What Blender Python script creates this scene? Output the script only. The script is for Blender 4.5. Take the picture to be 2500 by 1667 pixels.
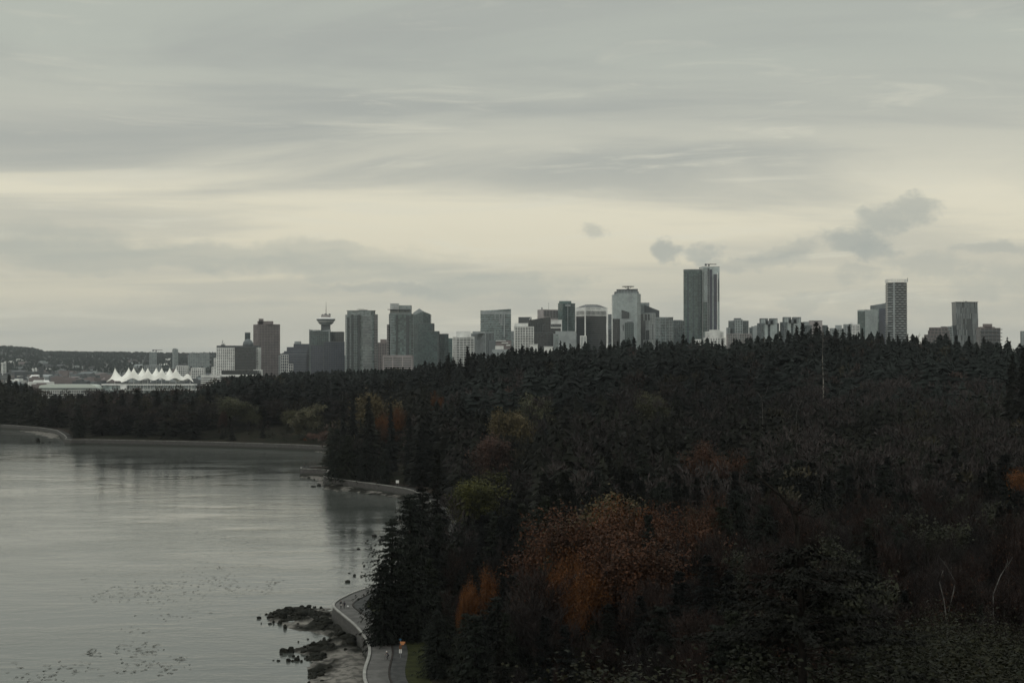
import bpy, math, random
import numpy as np
from mathutils import Vector, Matrix

for o in list(bpy.data.objects):
    bpy.data.objects.remove(o)
SC = bpy.context.scene
COL = SC.collection
R = math.radians

# ------------------------------------------------------------------ camera
CAM_H = 61.0
F = 3500.0                      # focal length in pixels of the 2500 px wide photograph
PITCH = math.atan((875 - 833.5) / F)
cam = bpy.data.cameras.new('camera')
camo = bpy.data.objects.new('camera', cam)
COL.objects.link(camo)
cam.sensor_width = 36.0
cam.lens = F / 2500 * 36.0
cam.clip_start = 1.0
cam.clip_end = 60000
camo.location = (0, 0, CAM_H)
camo.rotation_euler = (R(90) + PITCH, 0, 0)
SC.camera = camo

# ------------------------------------------------------------------ view and render
SC.view_settings.view_transform = 'Standard'
SC.view_settings.look = 'None'
SC.view_settings.exposure = 0.0
SC.view_settings.gamma = 1.0
SC.view_settings.use_curve_mapping = False
SC.render.engine = 'CYCLES'
SC.cycles.use_denoising = True
SC.cycles.max_bounces = 6
SC.cycles.diffuse_bounces = 2
SC.cycles.glossy_bounces = 3
SC.cycles.transmission_bounces = 3
SC.cycles.transparent_max_bounces = 6
SC.cycles.volume_bounces = 0
SC.cycles.use_adaptive_sampling = True
SC.cycles.adaptive_threshold = 0.02
SC.cycles.caustics_reflective = False
SC.cycles.caustics_refractive = False

# ------------------------------------------------------------------ sun behind cloud
SUN_EL, SUN_AZ = R(36), R(-142)     # azimuth from +Y towards +X
sun = bpy.data.lights.new('sun', 'SUN')
sun.energy = 0.8
sun.angle = R(25)
sun.color = (1.0, 0.96, 0.9)
suno = bpy.data.objects.new('sun', sun)
COL.objects.link(suno)
sd_ = Vector((math.sin(SUN_AZ) * math.cos(SUN_EL), math.cos(SUN_AZ) * math.cos(SUN_EL), math.sin(SUN_EL)))
suno.rotation_euler = sd_.to_track_quat('Z', 'Y').to_euler()

# ------------------------------------------------------------------ node helper
class NT:
    def __init__(self, tree):
        self.t = tree
    def new(self, typ, **kw):
        n = self.t.nodes.new(typ)
        for k, v in kw.items():
            setattr(n, k, v)
        return n
    def put(self, sock, v):
        if isinstance(v, bpy.types.NodeSocket):
            self.t.links.new(v, sock)
        elif v is not None:
            if hasattr(sock.default_value, '__len__') and not hasattr(v, '__len__'):
                v = (v,) * len(sock.default_value)
            if hasattr(v, '__len__') and len(v) == 3 and len(sock.default_value) == 4:
                v = (*v, 1)
            sock.default_value = v
    def m(self, op, a, b=None, c=None, clamp=False):
        n = self.new('ShaderNodeMath', operation=op, use_clamp=clamp)
        self.put(n.inputs[0], a)
        if b is not None: self.put(n.inputs[1], b)
        if c is not None: self.put(n.inputs[2], c)
        return n.outputs[0]
    def vec(self, x, y, z=0.0):
        n = self.new('ShaderNodeCombineXYZ')
        self.put(n.inputs[0], x); self.put(n.inputs[1], y); self.put(n.inputs[2], z)
        return n.outputs[0]
    def noise(self, vec, scale, detail=4, rough=0.55, dist=0.0):
        n = self.new('ShaderNodeTexNoise')
        if vec is not None: self.t.links.new(vec, n.inputs['Vector'])
        n.inputs['Scale'].default_value = scale
        n.inputs['Detail'].default_value = detail
        n.inputs['Roughness'].default_value = rough
        n.inputs['Distortion'].default_value = dist
        return n.outputs[0]
    def mix(self, f, a, b, mode='MIX'):
        n = self.new('ShaderNodeMix', data_type='RGBA', blend_type=mode)
        self.put(n.inputs[0], f); self.put(n.inputs[6], a); self.put(n.inputs[7], b)
        return n.outputs[2]
    def ss(self, v, lo, hi, a=0.0, b=1.0):
        n = self.new('ShaderNodeMapRange', interpolation_type='SMOOTHSTEP')
        self.put(n.inputs[0], v)
        for i, k in enumerate((lo, hi, a, b)): self.put(n.inputs[i + 1], k)
        return n.outputs[0]
    def ramp(self, v, stops):
        n = self.new('ShaderNodeValToRGB')
        el = n.color_ramp.elements
        while len(el) < len(stops): el.new(0.5)
        for e, (p, c) in zip(el, stops):
            e.position = p
            e.color = (*c, 1) if len(c) == 3 else c
        self.put(n.inputs[0], v)
        return n.outputs[0]

# ------------------------------------------------------------------ sky
SKY_GAIN = 1.06
w = bpy.data.worlds.new('World')
SC.world = w
w.use_nodes = True
w.node_tree.nodes.clear()
T = NT(w.node_tree)
tc = T.new('ShaderNodeTexCoord')
sp = T.new('ShaderNodeSeparateXYZ')
w.node_tree.links.new(tc.outputs['Generated'], sp.inputs[0])
sx, sy, sz = sp.outputs
hl = T.m('SQRT', T.m('ADD', T.m('MULTIPLY', sx, sx), T.m('MULTIPLY', sy, sy)))
el = T.m('ARCTAN2', sz, hl)                 # elevation
az = T.m('ARCTAN2', sx, sy)                 # azimuth, 0 ahead
zz = T.m('ADD', T.m('MAXIMUM', sz, 0.0), 0.11)
q = T.vec(T.m('MULTIPLY', T.m('DIVIDE', sx, zz), 0.42), T.m('DIVIDE', sy, zz), 0.0)
n_str = T.noise(q, 1.1, 6, 0.55, 0.6)       # long stratus streaks
n_fine = T.noise(T.vec(T.m('MULTIPLY', az, 7.0), T.m('MULTIPLY', el, 60.0), 3.0), 1.0, 7, 0.64, 0.8)
w1 = T.noise(T.vec(az, T.m('MULTIPLY', el, 1.6), 0), 14.0, 5, 0.62)
w2 = T.noise(T.vec(az, T.m('MULTIPLY', el, 1.6), 7.7), 14.0, 5, 0.62)
elw = T.m('ADD', el, T.m('MULTIPLY', T.m('SUBTRACT', n_fine, 0.5), 0.022))
base = T.ramp(T.m('MULTIPLY', elw, 2.0), [
    (0.00, (0.51, 0.50, 0.425)), (0.045, (0.52, 0.505, 0.425)), (0.10, (0.60, 0.57, 0.455)), (0.135, (0.65, 0.61, 0.48)),
    (0.19, (0.70, 0.66, 0.52)), (0.225, (0.70, 0.665, 0.53)), (0.26, (0.60, 0.585, 0.485)), (0.32, (0.49, 0.495, 0.43)),
    (0.42, (0.445, 0.47, 0.415)), (0.55, (0.43, 0.455, 0.405)), (0.70, (0.45, 0.475, 0.43)), (1.0, (0.56, 0.58, 0.54))])
grey = (0.365, 0.382, 0.355)
c = T.mix(T.m('MULTIPLY', T.ss(n_str, 0.40, 0.62, 0.0, 0.85), T.ss(el, 0.06, 0.15, 0.45, 1.0)), base, grey)
lit = T.ss(n_fine, 0.53, 0.72, 0.0, 0.6)
lit = T.m('MULTIPLY', lit, T.ss(el, 0.30, 0.10))
c = T.mix(lit, c, (0.66, 0.64, 0.53))
# named cloud bodies: pixel centre, radii, strength, converted to direction
def ang(px, py):
    return math.atan((px - 1250) / F), math.atan((875 - py) / F * math.cos(math.atan((px - 1250) / F)))
CLOUDS = [  # px, py, rx, ry, strength
    (350, 618, 760, 34, .52), (850, 655, 420, 22, .42), (-80, 575, 420, 36, .45),
    (1210, 690, 230, 34, .60), (930, 697, 150, 14, .5), (1270, 740, 120, 18, .3),
    (1445, 570, 40, 22, .5), (1618, 618, 48, 32, .8), (1735, 612, 50, 26, .66), (1840, 642, 110, 22, .55), (1930, 618, 70, 20, .5),
    (1650, 722, 60, 24, .3), (2085, 585, 95, 32, .8), (2135, 612, 50, 34, .85), (2190, 522, 80, 32, .7), (2270, 650, 110, 26, .45),
    (2420, 612, 50, 16, .5), (2480, 690, 140, 34, .45), (1970, 725, 60, 20, .4), (2110, 685, 70, 22, .45), (2170, 745, 150, 20, .26), (2350, 770, 180, 24, .26),
    (300, 790, 900, 50, .25)]
azw = T.m('ADD', az, T.m('MULTIPLY', T.m('SUBTRACT', w1, 0.5), 0.085))
elc = T.m('ADD', el, T.m('MULTIPLY', T.m('SUBTRACT', w2, 0.5), 0.050))
cn = T.noise(T.vec(az, T.m('MULTIPLY', el, 1.5), 2.2), 42.0, 6, 0.68)
cw = T.m('MULTIPLY', T.m('SUBTRACT', cn, 0.5), 3.4)
cw2 = T.m('MULTIPLY', T.m('SUBTRACT', n_fine, 0.5), 2.6)
for (px, py, rx, ry, s) in CLOUDS:
    a0, e0 = ang(px, py)
    dx = T.m('MULTIPLY', T.m('SUBTRACT', azw, a0), F / rx)
    dy = T.m('MULTIPLY', T.m('SUBTRACT', elc, e0), F / ry)
    d2 = T.m('ADD', T.m('MULTIPLY', dx, dx), T.m('MULTIPLY', dy, dy))
    d2 = T.m('ADD', d2, cw if rx < 260 else cw2)
    c = T.mix(T.ss(d2, 1.8, 0.1, 0.0, s) if rx < 260 else T.ss(d2, 1.9, 0.1, 0.0, s), c, (0.375, 0.395, 0.36) if rx < 200 else (0.40, 0.42, 0.375))
c = T.mix(T.ss(el, 0.35, 1.2, 0.0, 1.0), c, (0.80, 0.83, 0.80))       # overcast skies brighten towards the zenith
c = T.mix(T.ss(el, 0.0, -0.06, 0.0, 1.0), c, (0.16, 0.17, 0.15))
nis = T.new('ShaderNodeTexSky', sky_type='NISHITA', sun_disc=False, sun_elevation=SUN_EL, sun_rotation=SUN_AZ)
bg1 = T.new('ShaderNodeBackground'); w.node_tree.links.new(nis.outputs[0], bg1.inputs[0]); bg1.inputs[1].default_value = 0.08
bg2 = T.new('ShaderNodeBackground'); w.node_tree.links.new(c, bg2.inputs[0]); bg2.inputs[1].default_value = SKY_GAIN
mx = T.new('ShaderNodeMixShader'); mx.inputs[0].default_value = 0.97
out = T.new('ShaderNodeOutputWorld')
w.node_tree.links.new(bg1.outputs[0], mx.inputs[1]); w.node_tree.links.new(bg2.outputs[0], mx.inputs[2])
w.node_tree.links.new(mx.outputs[0], out.inputs[0])

# ------------------------------------------------------------------ geometry helpers
CA, SA = math.cos(PITCH), math.sin(PITCH)
def P(px, py, d):
    """point seen at photo pixel (px, py) at distance d ahead"""
    u, v = (px - 1250) / F, -(py - 833.5) / F
    k = d / (CA - v * SA)
    return Vector((u * k, d, CAM_H + (SA + v * CA) * k))
def G(px, py, z):
    u, v = (px - 1250) / F, -(py - 833.5) / F
    k = (z - CAM_H) / (SA + v * CA)
    return Vector((u * k, (CA - v * SA) * k, z))
def X(px, d): return P(px, 875, d).x
def Z(py, d): return P(1250, py, d).z

def tag(o, label=None, cat=None, group=None, kind=None):
    if label: o['label'] = label
    if cat: o['category'] = cat
    if group: o['group'] = group
    if kind: o['kind'] = kind
    return o

def link(name, me, parent=None, mat=None):
    if mat is not None and not me.materials:
        for m_ in (mat if isinstance(mat, (list, tuple)) else [mat]):
            me.materials.append(m_)
    o = bpy.data.objects.new(name, me)
    COL.objects.link(o)
    if parent is not None: o.parent = parent
    return o

def empty(name, loc=(0, 0, 0), rz=0):
    o = bpy.data.objects.new(name, None)
    COL.objects.link(o)
    o.location = loc
    o.rotation_euler = (0, 0, rz)
    o.empty_display_size = 0.5
    return o

def mesh(name, V, Fc, mats=None, mi=None, smooth=False):
    me = bpy.data.meshes.new(name)
    V = np.asarray(V, dtype=np.float32)
    if isinstance(Fc, np.ndarray):
        n, k = Fc.shape
        me.vertices.add(len(V)); me.vertices.foreach_set('co', V.ravel())
        me.loops.add(n * k); me.loops.foreach_set('vertex_index', Fc.astype(np.int32).ravel())
        me.polygons.add(n)
        me.polygons.foreach_set('loop_start', np.arange(0, n * k, k, dtype=np.int32))
        me.polygons.foreach_set('loop_total', np.full(n, k, dtype=np.int32))
        me.update(calc_edges=True)
    else:
        me.from_pydata([tuple(map(float, v)) for v in V], [], [tuple(f) for f in Fc])
        me.update()
    if mats is not None:
        for m_ in (mats if isinstance(mats, (list, tuple)) else [mats]):
            me.materials.append(m_)
    if mi is not None:
        me.polygons.foreach_set('material_index', np.asarray(mi, dtype=np.int32))
    if smooth:
        me.polygons.foreach_set('use_smooth', np.ones(len(me.polygons), dtype=bool))
    return me

def attr(me, name, vals):
    a = me.attributes.new(name, 'FLOAT', 'POINT')
    a.data.foreach_set('value', np.asarray(vals, dtype=np.float32))

class MB:
    """collects boxes, prisms, lathes and tubes into one mesh"""
    def __init__(s): s.v = []; s.f = []; s.m = []
    def add(s, vs, fs, mi=0):
        b = len(s.v); s.v += [tuple(v) for v in vs]
        s.f += [tuple(b + i for i in f) for f in fs]; s.m += [mi] * len(fs)
    def box(s, x0, x1, y0, y1, z0, z1, mi=0):
        s.add([(x0,y0,z0),(x1,y0,z0),(x1,y1,z0),(x0,y1,z0),(x0,y0,z1),(x1,y0,z1),(x1,y1,z1),(x0,y1,z1)],
              [(0,3,2,1),(4,5,6,7),(0,1,5,4),(1,2,6,5),(2,3,7,6),(3,0,4,7)], mi)
    def obox(s, p, ax, ay, az, mi=0):
        """box with corner p and edge vectors ax, ay, az"""
        p, ax, ay, az = map(Vector, (p, ax, ay, az))
        c = [p, p+ax, p+ax+ay, p+ay, p+az, p+ax+az, p+ax+ay+az, p+ay+az]
        s.add(c, [(0,3,2,1),(4,5,6,7),(0,1,5,4),(1,2,6,5),(2,3,7,6),(3,0,4,7)], mi)
    def prism(s, pts, z0, z1, mi=0, tops=None):
        n = len(pts)
        vs = [(x, y, z0) for x, y in pts] + [(x, y, (tops[i] if tops else z1)) for i, (x, y) in enumerate(pts)]
        fs = [tuple(reversed(range(n))), tuple(range(n, 2*n))] + [(i, (i+1) % n, n + (i+1) % n, n + i) for i in range(n)]
        s.add(vs, fs, mi)
    def lathe(s, prof, cx=0, cy=0, n=24, mi=0):
        vs = []; fs = []
        for (r, z) in prof:
            for k in range(n):
                a = 2*math.pi*k/n; vs.append((cx + r*math.cos(a), cy + r*math.sin(a), z))
        for j in range(len(prof)-1):
            for k in range(n):
                a, b = j*n+k, j*n+(k+1) % n
                fs.append((a, b, b+n, a+n))
        fs.append(tuple(reversed(range(n)))); fs.append(tuple(range((len(prof)-1)*n, len(prof)*n)))
        s.add(vs, fs, mi)
    def tube(s, pts, rad, n=6, mi=0):
        pts = [Vector(p) for p in pts]
        rad = rad if hasattr(rad, '__len__') else [rad]*len(pts)
        vs = []; fs = []
        for i, p in enumerate(pts):
            t = (pts[min(i+1, len(pts)-1)] - pts[max(i-1, 0)]).normalized()
            u = t.cross(Vector((0, 0, 1)))
            if u.length < 1e-3: u = Vector((1, 0, 0))
            u.normalize(); v = t.cross(u)
            for k in range(n):
                a = 2*math.pi*k/n
                vs.append(p + (u*math.cos(a) + v*math.sin(a))*rad[i])
        for i in range(len(pts)-1):
            for k in range(n):
                a, b = i*n+k, i*n+(k+1) % n
                fs.append((a, b, b+n, a+n))
        fs.append(tuple(reversed(range(n)))); fs.append(tuple(range((len(pts)-1)*n, len(pts)*n)))
        s.add(vs, fs, mi)
    def mesh(s, name, mats, smooth=False):
        return mesh(name, s.v, s.f, mats, s.m, smooth)
    def build(s, name, mats, parent=None, smooth=False):
        return link(name, s.mesh(name, mats, smooth), parent)

# ------------------------------------------------------------------ materials
MATS = {}
def mat(name, col, rough=0.8, spec=0.3, metal=0.0, nscale=None, namt=0.25, bump=None, col2=None, rand=0.0, ior=None):
    """principled with object-space noise between col and col2 (or a darker col), optional bump and per-object variation"""
    if name in MATS: return MATS[name]
    m_ = bpy.data.materials.new(name); m_.use_nodes = True
    nt = m_.node_tree; N = NT(nt)
    b = nt.nodes['Principled BSDF']
    b.inputs['Roughness'].default_value = rough
    b.inputs['Specular IOR Level'].default_value = spec
    b.inputs['Metallic'].default_value = metal
    if ior: b.inputs['IOR'].default_value = ior
    geo = N.new('ShaderNodeTexCoord')
    colr = (*col, 1)
    if nscale:
        n = N.noise(geo.outputs['Object'], nscale, 5, 0.6)
        c2 = col2 if col2 else tuple(k*(1-namt*1.6) for k in col)
        c1 = tuple(min(1, k*(1+namt*0.5)) for k in col)
        colr = N.mix(N.ss(n, 0.32, 0.68), c1, c2)
    if rand:
        oi = N.new('ShaderNodeObjectInfo')
        f = N.m('ADD', N.m('MULTIPLY', oi.outputs['Random'], rand), 1 - rand/2)
        colr = N.mix(1.0, colr, N.vec(f, f, f), 'MULTIPLY')
    N.put(b.inputs['Base Color'], colr)
    if bump:
        bn = N.new('ShaderNodeBump'); bn.inputs['Strength'].default_value = bump[1]; bn.inputs['Distance'].default_value = bump[2]
        nt.links.new(N.noise(geo.outputs['Object'], bump[0], 6, 0.65), bn.inputs['Height'])
        nt.links.new(bn.outputs[0], b.inputs['Normal'])
    MATS[name] = m_
    return m_
# ================================================================== land, coast, water
NEAR = [(891,1667),(889,1640.6),(893.4,1623.6),(903,1598),(901.9,1572.6),(887,1549),(870,1528),(844.5,1506.7),(823,1489.7),(812.6,1479),
        (816.8,1470.5),(833.8,1460),(865.7,1445),(891,1437.6)]
MID = [(1019,1197.4),(944,1184.5),(874,1176),(827,1169),(794.7,1164.6),(788.8,1161),(801.7,1151.8),(800.5,1147),(734,1143.6),(736,1139.6),(776,1137.6),(806,1137)]
FAR = [(717,1085),(500,1078),(319,1074.6),(223,1072.5),(157,1073.5),(165,1066),(132,1046),(0,1036)]
WZ = 3.8
def wpts(lst): return [(G(a, b, WZ).x, G(a, b, WZ).y) for a, b in lst]
def chaikin(pts, n=2):
    for _ in range(n):
        o = [pts[0]]
        for a, b in zip(pts[:-1], pts[1:]):
            o.append((a[0]*.75+b[0]*.25, a[1]*.75+b[1]*.25)); o.append((a[0]*.25+b[0]*.75, a[1]*.25+b[1]*.75))
        o.append(pts[-1]); pts = o
    return pts
near_l = chaikin([(-6, 150), (-16, 205)] + wpts(NEAR) + [(-31, 376)], 2)
mid_l = chaikin([(-30, 560)] + wpts(MID)[:8], 2) + wpts(MID)[8:]
far_l = chaikin(wpts(FAR), 1)
COAST = [(0, -80), (-2, 80)] + near_l + [(-27, 400), (-22, 450), (-22, 510)] + mid_l + [(-86, 800), (-84, 860), (-105, 925)] + far_l + [(-640, 1330), (-900, 1500)]
LAND = np.array(COAST + [(-900, 1750), (1500, 1750), (1500, -80)])

def sdf(x, y, poly=LAND):
    """signed distance, positive inside"""
    x = np.asarray(x, float); y = np.asarray(y, float)
    sh = x.shape; x = x.ravel(); y = y.ravel()
    best = np.full(x.shape, 1e18); inside = np.zeros(x.shape, bool)
    n = len(poly)
    for i in range(n):
        ax, ay = poly[i]; bx, by = poly[(i+1) % n]
        dx, dy = bx-ax, by-ay
        L = dx*dx+dy*dy + 1e-12
        t = np.clip(((x-ax)*dx+(y-ay)*dy)/L, 0, 1)
        best = np.minimum(best, (x-ax-t*dx)**2+(y-ay-t*dy)**2)
        c = ((ay > y) != (by > y)) & (x < (bx-ax)*(y-ay)/(by-ay+1e-12)+ax)
        inside ^= c
    return (np.sqrt(best)*np.where(inside, 1, -1)).reshape(sh)

E_PX = np.array([-400, 0, 300, 600, 900, 1050, 1250, 1500, 1800, 2000, 2300, 2500, 3200])
E_D = np.array([0, 120, 200, 350, 600, 900, 1150, 1750])
E_T = np.array([
    [5, 5, 5, 5, 5, 5, 6, 9, 14, 16, 18, 19, 22],
    [5, 5, 5, 5, 5, 5, 6, 10, 17, 17, 19, 20, 22],
    [5, 5, 5, 5, 5, 5, 6, 12, 16, 16, 17, 18, 21],
    [5, 5, 5, 5, 5, 5, 6, 9, 13, 14, 14, 15, 20],
    [5, 5, 5, 5, 5, 6, 11, 16, 19, 20, 21, 22, 26],
    [5, 5, 5, 8, 14, 25, 34, 37, 39, 44, 40, 37, 36],
    [9, 9, 9, 14, 18, 24, 29, 31, 33, 36, 33, 31, 31],
    [9, 9, 9, 12, 14, 16, 18, 20, 20, 20, 20, 20, 20]], float)
def _vnoise(x, y, s, seed=0):
    x = x/s; y = y/s
    xi = np.floor(x).astype(np.int64); yi = np.floor(y).astype(np.int64)
    fx = x-xi; fy = y-yi; fx = fx*fx*(3-2*fx); fy = fy*fy*(3-2*fy)
    def h(a, b):
        n = (a*374761393 + b*668265263 + seed*1442695041) & 0xffffffff
        n = ((n ^ (n >> 13))*1274126177) & 0xffffffff
        return ((n ^ (n >> 16)) & 0xffff)/65535.0
    return (h(xi, yi)*(1-fx)+h(xi+1, yi)*fx)*(1-fy) + (h(xi, yi+1)*(1-fx)+h(xi+1, yi+1)*fx)*fy
def fbm(x, y, s, o=4, seed=0):
    r = 0; a = 1; t = 0
    for k in range(o):
        r = r + a*_vnoise(x, y, s/2**k, seed+k); t += a; a *= .5
    return r/t
def HT(x, y, sd=None):
    """ground height of the park"""
    x = np.asarray(x, float); y = np.asarray(y, float)
    if sd is None: sd = sdf(x, y)
    px = 1250 + F*x/np.maximum(y, 30)
    px = np.clip(px, E_PX[0], E_PX[-1]-1); d = np.clip(y, 0, E_D[-1]-1)
    i = np.searchsorted(E_PX, px, side='right')-1; j = np.searchsorted(E_D, d, side='right')-1
    fx = (px-E_PX[i])/(E_PX[i+1]-E_PX[i]); fy = (d-E_D[j])/(E_D[j+1]-E_D[j])
    e = (E_T[j, i]*(1-fx)+E_T[j, i+1]*fx)*(1-fy) + (E_T[j+1, i]*(1-fx)+E_T[j+1, i+1]*fx)*fy
    t = np.clip((sd-9)/70, 0, 1); t = t*t*(3-2*t)
    return 3.9 + (np.maximum(e, 4.5)-3.9)*t + (fbm(x, y, 40)-.5)*5*np.clip((sd-9)/40, 0, 1)

def clip_cells(xs, ys, field, lo, hi, zf):
    """cells of a grid cut to lo <= field <= hi"""
    V = []; Fs = []; idx = {}
    nx, ny = len(xs), len(ys)
    def vid(p):
        k = (round(p[0], 3), round(p[1], 3))
        if k not in idx: idx[k] = len(V); V.append((p[0], p[1], 0.0))
        return idx[k]
    def cut(poly, thr, sgn):
        o = []
        for a, b in zip(poly, poly[1:]+poly[:1]):
            fa, fb = sgn*(a[2]-thr), sgn*(b[2]-thr)
            if fa >= 0: o.append(a)
            if (fa >= 0) != (fb >= 0):
                t = fa/(fa-fb); o.append((a[0]+(b[0]-a[0])*t, a[1]+(b[1]-a[1])*t, thr))
        return o
    mn = np.minimum(np.minimum(field[:-1, :-1], field[1:, :-1]), np.minimum(field[:-1, 1:], field[1:, 1:]))
    mx_ = np.maximum(np.maximum(field[:-1, :-1], field[1:, :-1]), np.maximum(field[:-1, 1:], field[1:, 1:]))
    for j, i in np.argwhere((mx_ > lo) & (mn < hi)):
        poly = [(xs[i], ys[j], field[j, i]), (xs[i+1], ys[j], field[j, i+1]), (xs[i+1], ys[j+1], field[j+1, i+1]), (xs[i], ys[j+1], field[j+1, i])]
        if mn[j, i] < lo: poly = cut(poly, lo, 1)
        if poly and mx_[j, i] > hi: poly = cut(poly, hi, -1)
        if len(poly) >= 3:
            f = []
            for p in poly:
                k = vid(p)
                if k not in f: f.append(k)
            if len(f) >= 3: Fs.append(f)
    V = np.array(V)
    V[:, 2] = zf(V[:, 0], V[:, 1]) if callable(zf) else zf
    return V, Fs

# --- water
def water_mat():
    m_ = bpy.data.materials.new('sea_water'); m_.use_nodes = True
    nt = m_.node_tree; N = NT(nt); b = nt.nodes['Principled BSDF']
    b.inputs['Base Color'].default_value = (0.076, 0.084, 0.076, 1)
    b.inputs['IOR'].default_value = 1.58
    g = N.new('ShaderNodeNewGeometry')
    s = N.new('ShaderNodeSeparateXYZ'); nt.links.new(g.outputs['Position'], s.inputs[0])
    big = N.noise(N.vec(N.m('MULTIPLY', s.outputs[0], .5), s.outputs[1], 0), 0.02, 5, 0.6, 1.2)      # slicks and ruffled lanes
    big2 = N.noise(N.vec(N.m('MULTIPLY', s.outputs[0], .35), s.outputs[1], 5), 0.06, 4, 0.55, .8)
    lane = N.m('ADD', N.m('MULTIPLY', big, .65), N.m('MULTIPLY', big2, .35))
    rough = N.ss(lane, 0.38, 0.60, 0.06, 0.14)
    nt.links.new(rough, b.inputs['Roughness'])
    w1 = N.noise(N.vec(s.outputs[0], N.m('MULTIPLY', s.outputs[1], 1.3), 0), 0.55, 3, 0.6, .3)
    w2 = N.noise(N.vec(N.m('MULTIPLY', s.outputs[0], .6), s.outputs[1], 2), 0.16, 3, 0.6, .6)
    w3 = N.noise(N.vec(N.m('MULTIPLY', s.outputs[0], .7), s.outputs[1], 9), 1.5, 2, 0.5, .3)
    hgt = N.m('MULTIPLY', N.m('ADD', N.m('ADD', N.m('MULTIPLY', w1, .40), w2), N.m('MULTIPLY', w3, .16)), N.ss(lane, 0.36, 0.62, 0.35, 1.0))
    bn = N.new('ShaderNodeBump'); bn.inputs['Strength'].default_value = 1.0; bn.inputs['Distance'].default_value = 0.16
    nt.links.new(hgt, bn.inputs['Height']); nt.links.new(bn.outputs[0], b.inputs['Normal'])
    return m_
me = mesh('sea', [(-14000, -3000, 0), (14000, -3000, 0), (14000, 13000, 0), (-14000, 13000, 0)], [(0, 1, 2, 3)], water_mat())
tag(link('sea', me), kind='structure')
me = mesh('seabed', [(-14000, -3000, -4), (14000, -3000, -4), (14000, 14000, -4), (-14000, 14000, -4)], [(0, 1, 2, 3)], mat('seabed_mud', (.06, .06, .05), .9, nscale=.02))
tag(link('seabed', me), kind='structure')

# --- park ground
M_soil = mat('forest_floor', (.024, .021, .015), .95, .05, nscale=.12, col2=(.013, .016, .010), bump=(.8, .6, .3))
xs = np.arange(-900, 1500, 12.0); ys = np.arange(-70, 1740, 12.0)
gx, gy = np.meshgrid(xs, ys); fld = sdf(gx, gy)
V, Fs = clip_cells(xs, ys, fld, 30, 1e9, lambda x, y: HT(x, y))
tag(link('park_ground', mesh('park_ground', V, Fs, M_soil, smooth=True)), kind='structure')
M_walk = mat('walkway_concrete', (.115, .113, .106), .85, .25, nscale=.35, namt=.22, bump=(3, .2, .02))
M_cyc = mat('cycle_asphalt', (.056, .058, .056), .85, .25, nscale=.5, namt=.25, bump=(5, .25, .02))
M_kerb = mat('kerb_concrete', (.035, .030, .026), .8, .2, nscale=1, namt=.3)
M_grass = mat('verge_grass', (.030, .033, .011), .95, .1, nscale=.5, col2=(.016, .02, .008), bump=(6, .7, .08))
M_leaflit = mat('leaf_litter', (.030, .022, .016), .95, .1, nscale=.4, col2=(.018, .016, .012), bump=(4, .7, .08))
STRIPS = [('walkway', .5, 4.3, 3.80, M_walk), ('kerb', 4.3, 4.65, 3.93, M_kerb), ('cycle_path', 4.65, 7.4, 3.82, M_cyc),
          ('grass_verge', 7.4, 11.5, 3.90, M_grass)]
for reg, (bx0, bx1, by0, by1, st) in {'near': (-62, 12, 140, 400, 1.0), 'mid': (-128, -16, 400, 800, 1.7), 'far': (-760, -70, 800, 1420, 3.0)}.items():
    xs = np.arange(bx0, bx1+st, st); ys = np.arange(by0, by1+.01, st)
    gx, gy = np.meshgrid(xs, ys); fld = sdf(gx, gy)
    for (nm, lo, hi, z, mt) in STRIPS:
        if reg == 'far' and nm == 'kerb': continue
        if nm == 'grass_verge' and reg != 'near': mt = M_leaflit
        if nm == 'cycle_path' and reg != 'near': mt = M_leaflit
        if nm == 'walkway' and reg != 'near': mt = mat('shaded_walkway', (.04, .04, .037), .9, .15, nscale=.2)  # same walkway in a darker colour that stands for shade
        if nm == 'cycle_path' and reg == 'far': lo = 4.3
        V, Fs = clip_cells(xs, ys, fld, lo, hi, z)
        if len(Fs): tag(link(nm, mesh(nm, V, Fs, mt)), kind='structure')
    V, Fs = clip_cells(xs, ys, fld, 11.5, 31, lambda x, y: HT(x, y))
    tag(link('woodland_floor', mesh('woodland_floor', V, Fs, M_soil, smooth=True)), kind='structure')

# --- sea walls
M_wall = bpy.data.materials.new('seawall_masonry'); M_wall.use_nodes = True
N = NT(M_wall.node_tree); b = M_wall.node_tree.nodes['Principled BSDF']
uv = N.new('ShaderNodeTexCoord'); br = N.new('ShaderNodeTexBrick')
M_wall.node_tree.links.new(uv.outputs['UV'], br.inputs['Vector'])
br.inputs['Scale'].default_value = 1.0; br.inputs['Brick Width'].default_value = .9; br.inputs['Row Height'].default_value = .42
br.inputs['Mortar Size'].default_value = .03; br.inputs['Color1'].default_value = (.045, .043, .040, 1); br.inputs['Color2'].default_value = (.080, .077, .073, 1)
br.inputs['Mortar'].default_value = (.035, .035, .032, 1)
sp_ = N.new('ShaderNodeSeparateXYZ'); M_wall.node_tree.links.new(uv.outputs['Object'], sp_.inputs[0])
wet = N.ss(N.m('ADD', sp_.outputs[2], N.m('MULTIPLY', N.noise(uv.outputs['Object'], .5, 4), 1.2)), 1.3, 2.9)
N.put(b.inputs['Base Color'], N.mix(wet, (.022, .024, .018), br.outputs[0]))
bn = N.new('ShaderNodeBump'); bn.inputs['Strength'].default_value = .8; bn.inputs['Distance'].default_value = .06
M_wall.node_tree.links.new(br.outputs['Fac'], bn.inputs['Height']); bn.invert = True
M_wall.node_tree.links.new(bn.outputs[0], b.inputs['Normal']); b.inputs['Roughness'].default_value = .85
M_cap = mat('coping_stone', (.33, .33, .305), .85, .25, nscale=2.5, namt=.35, rand=.28, bump=(6, .3, .02))
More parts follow.
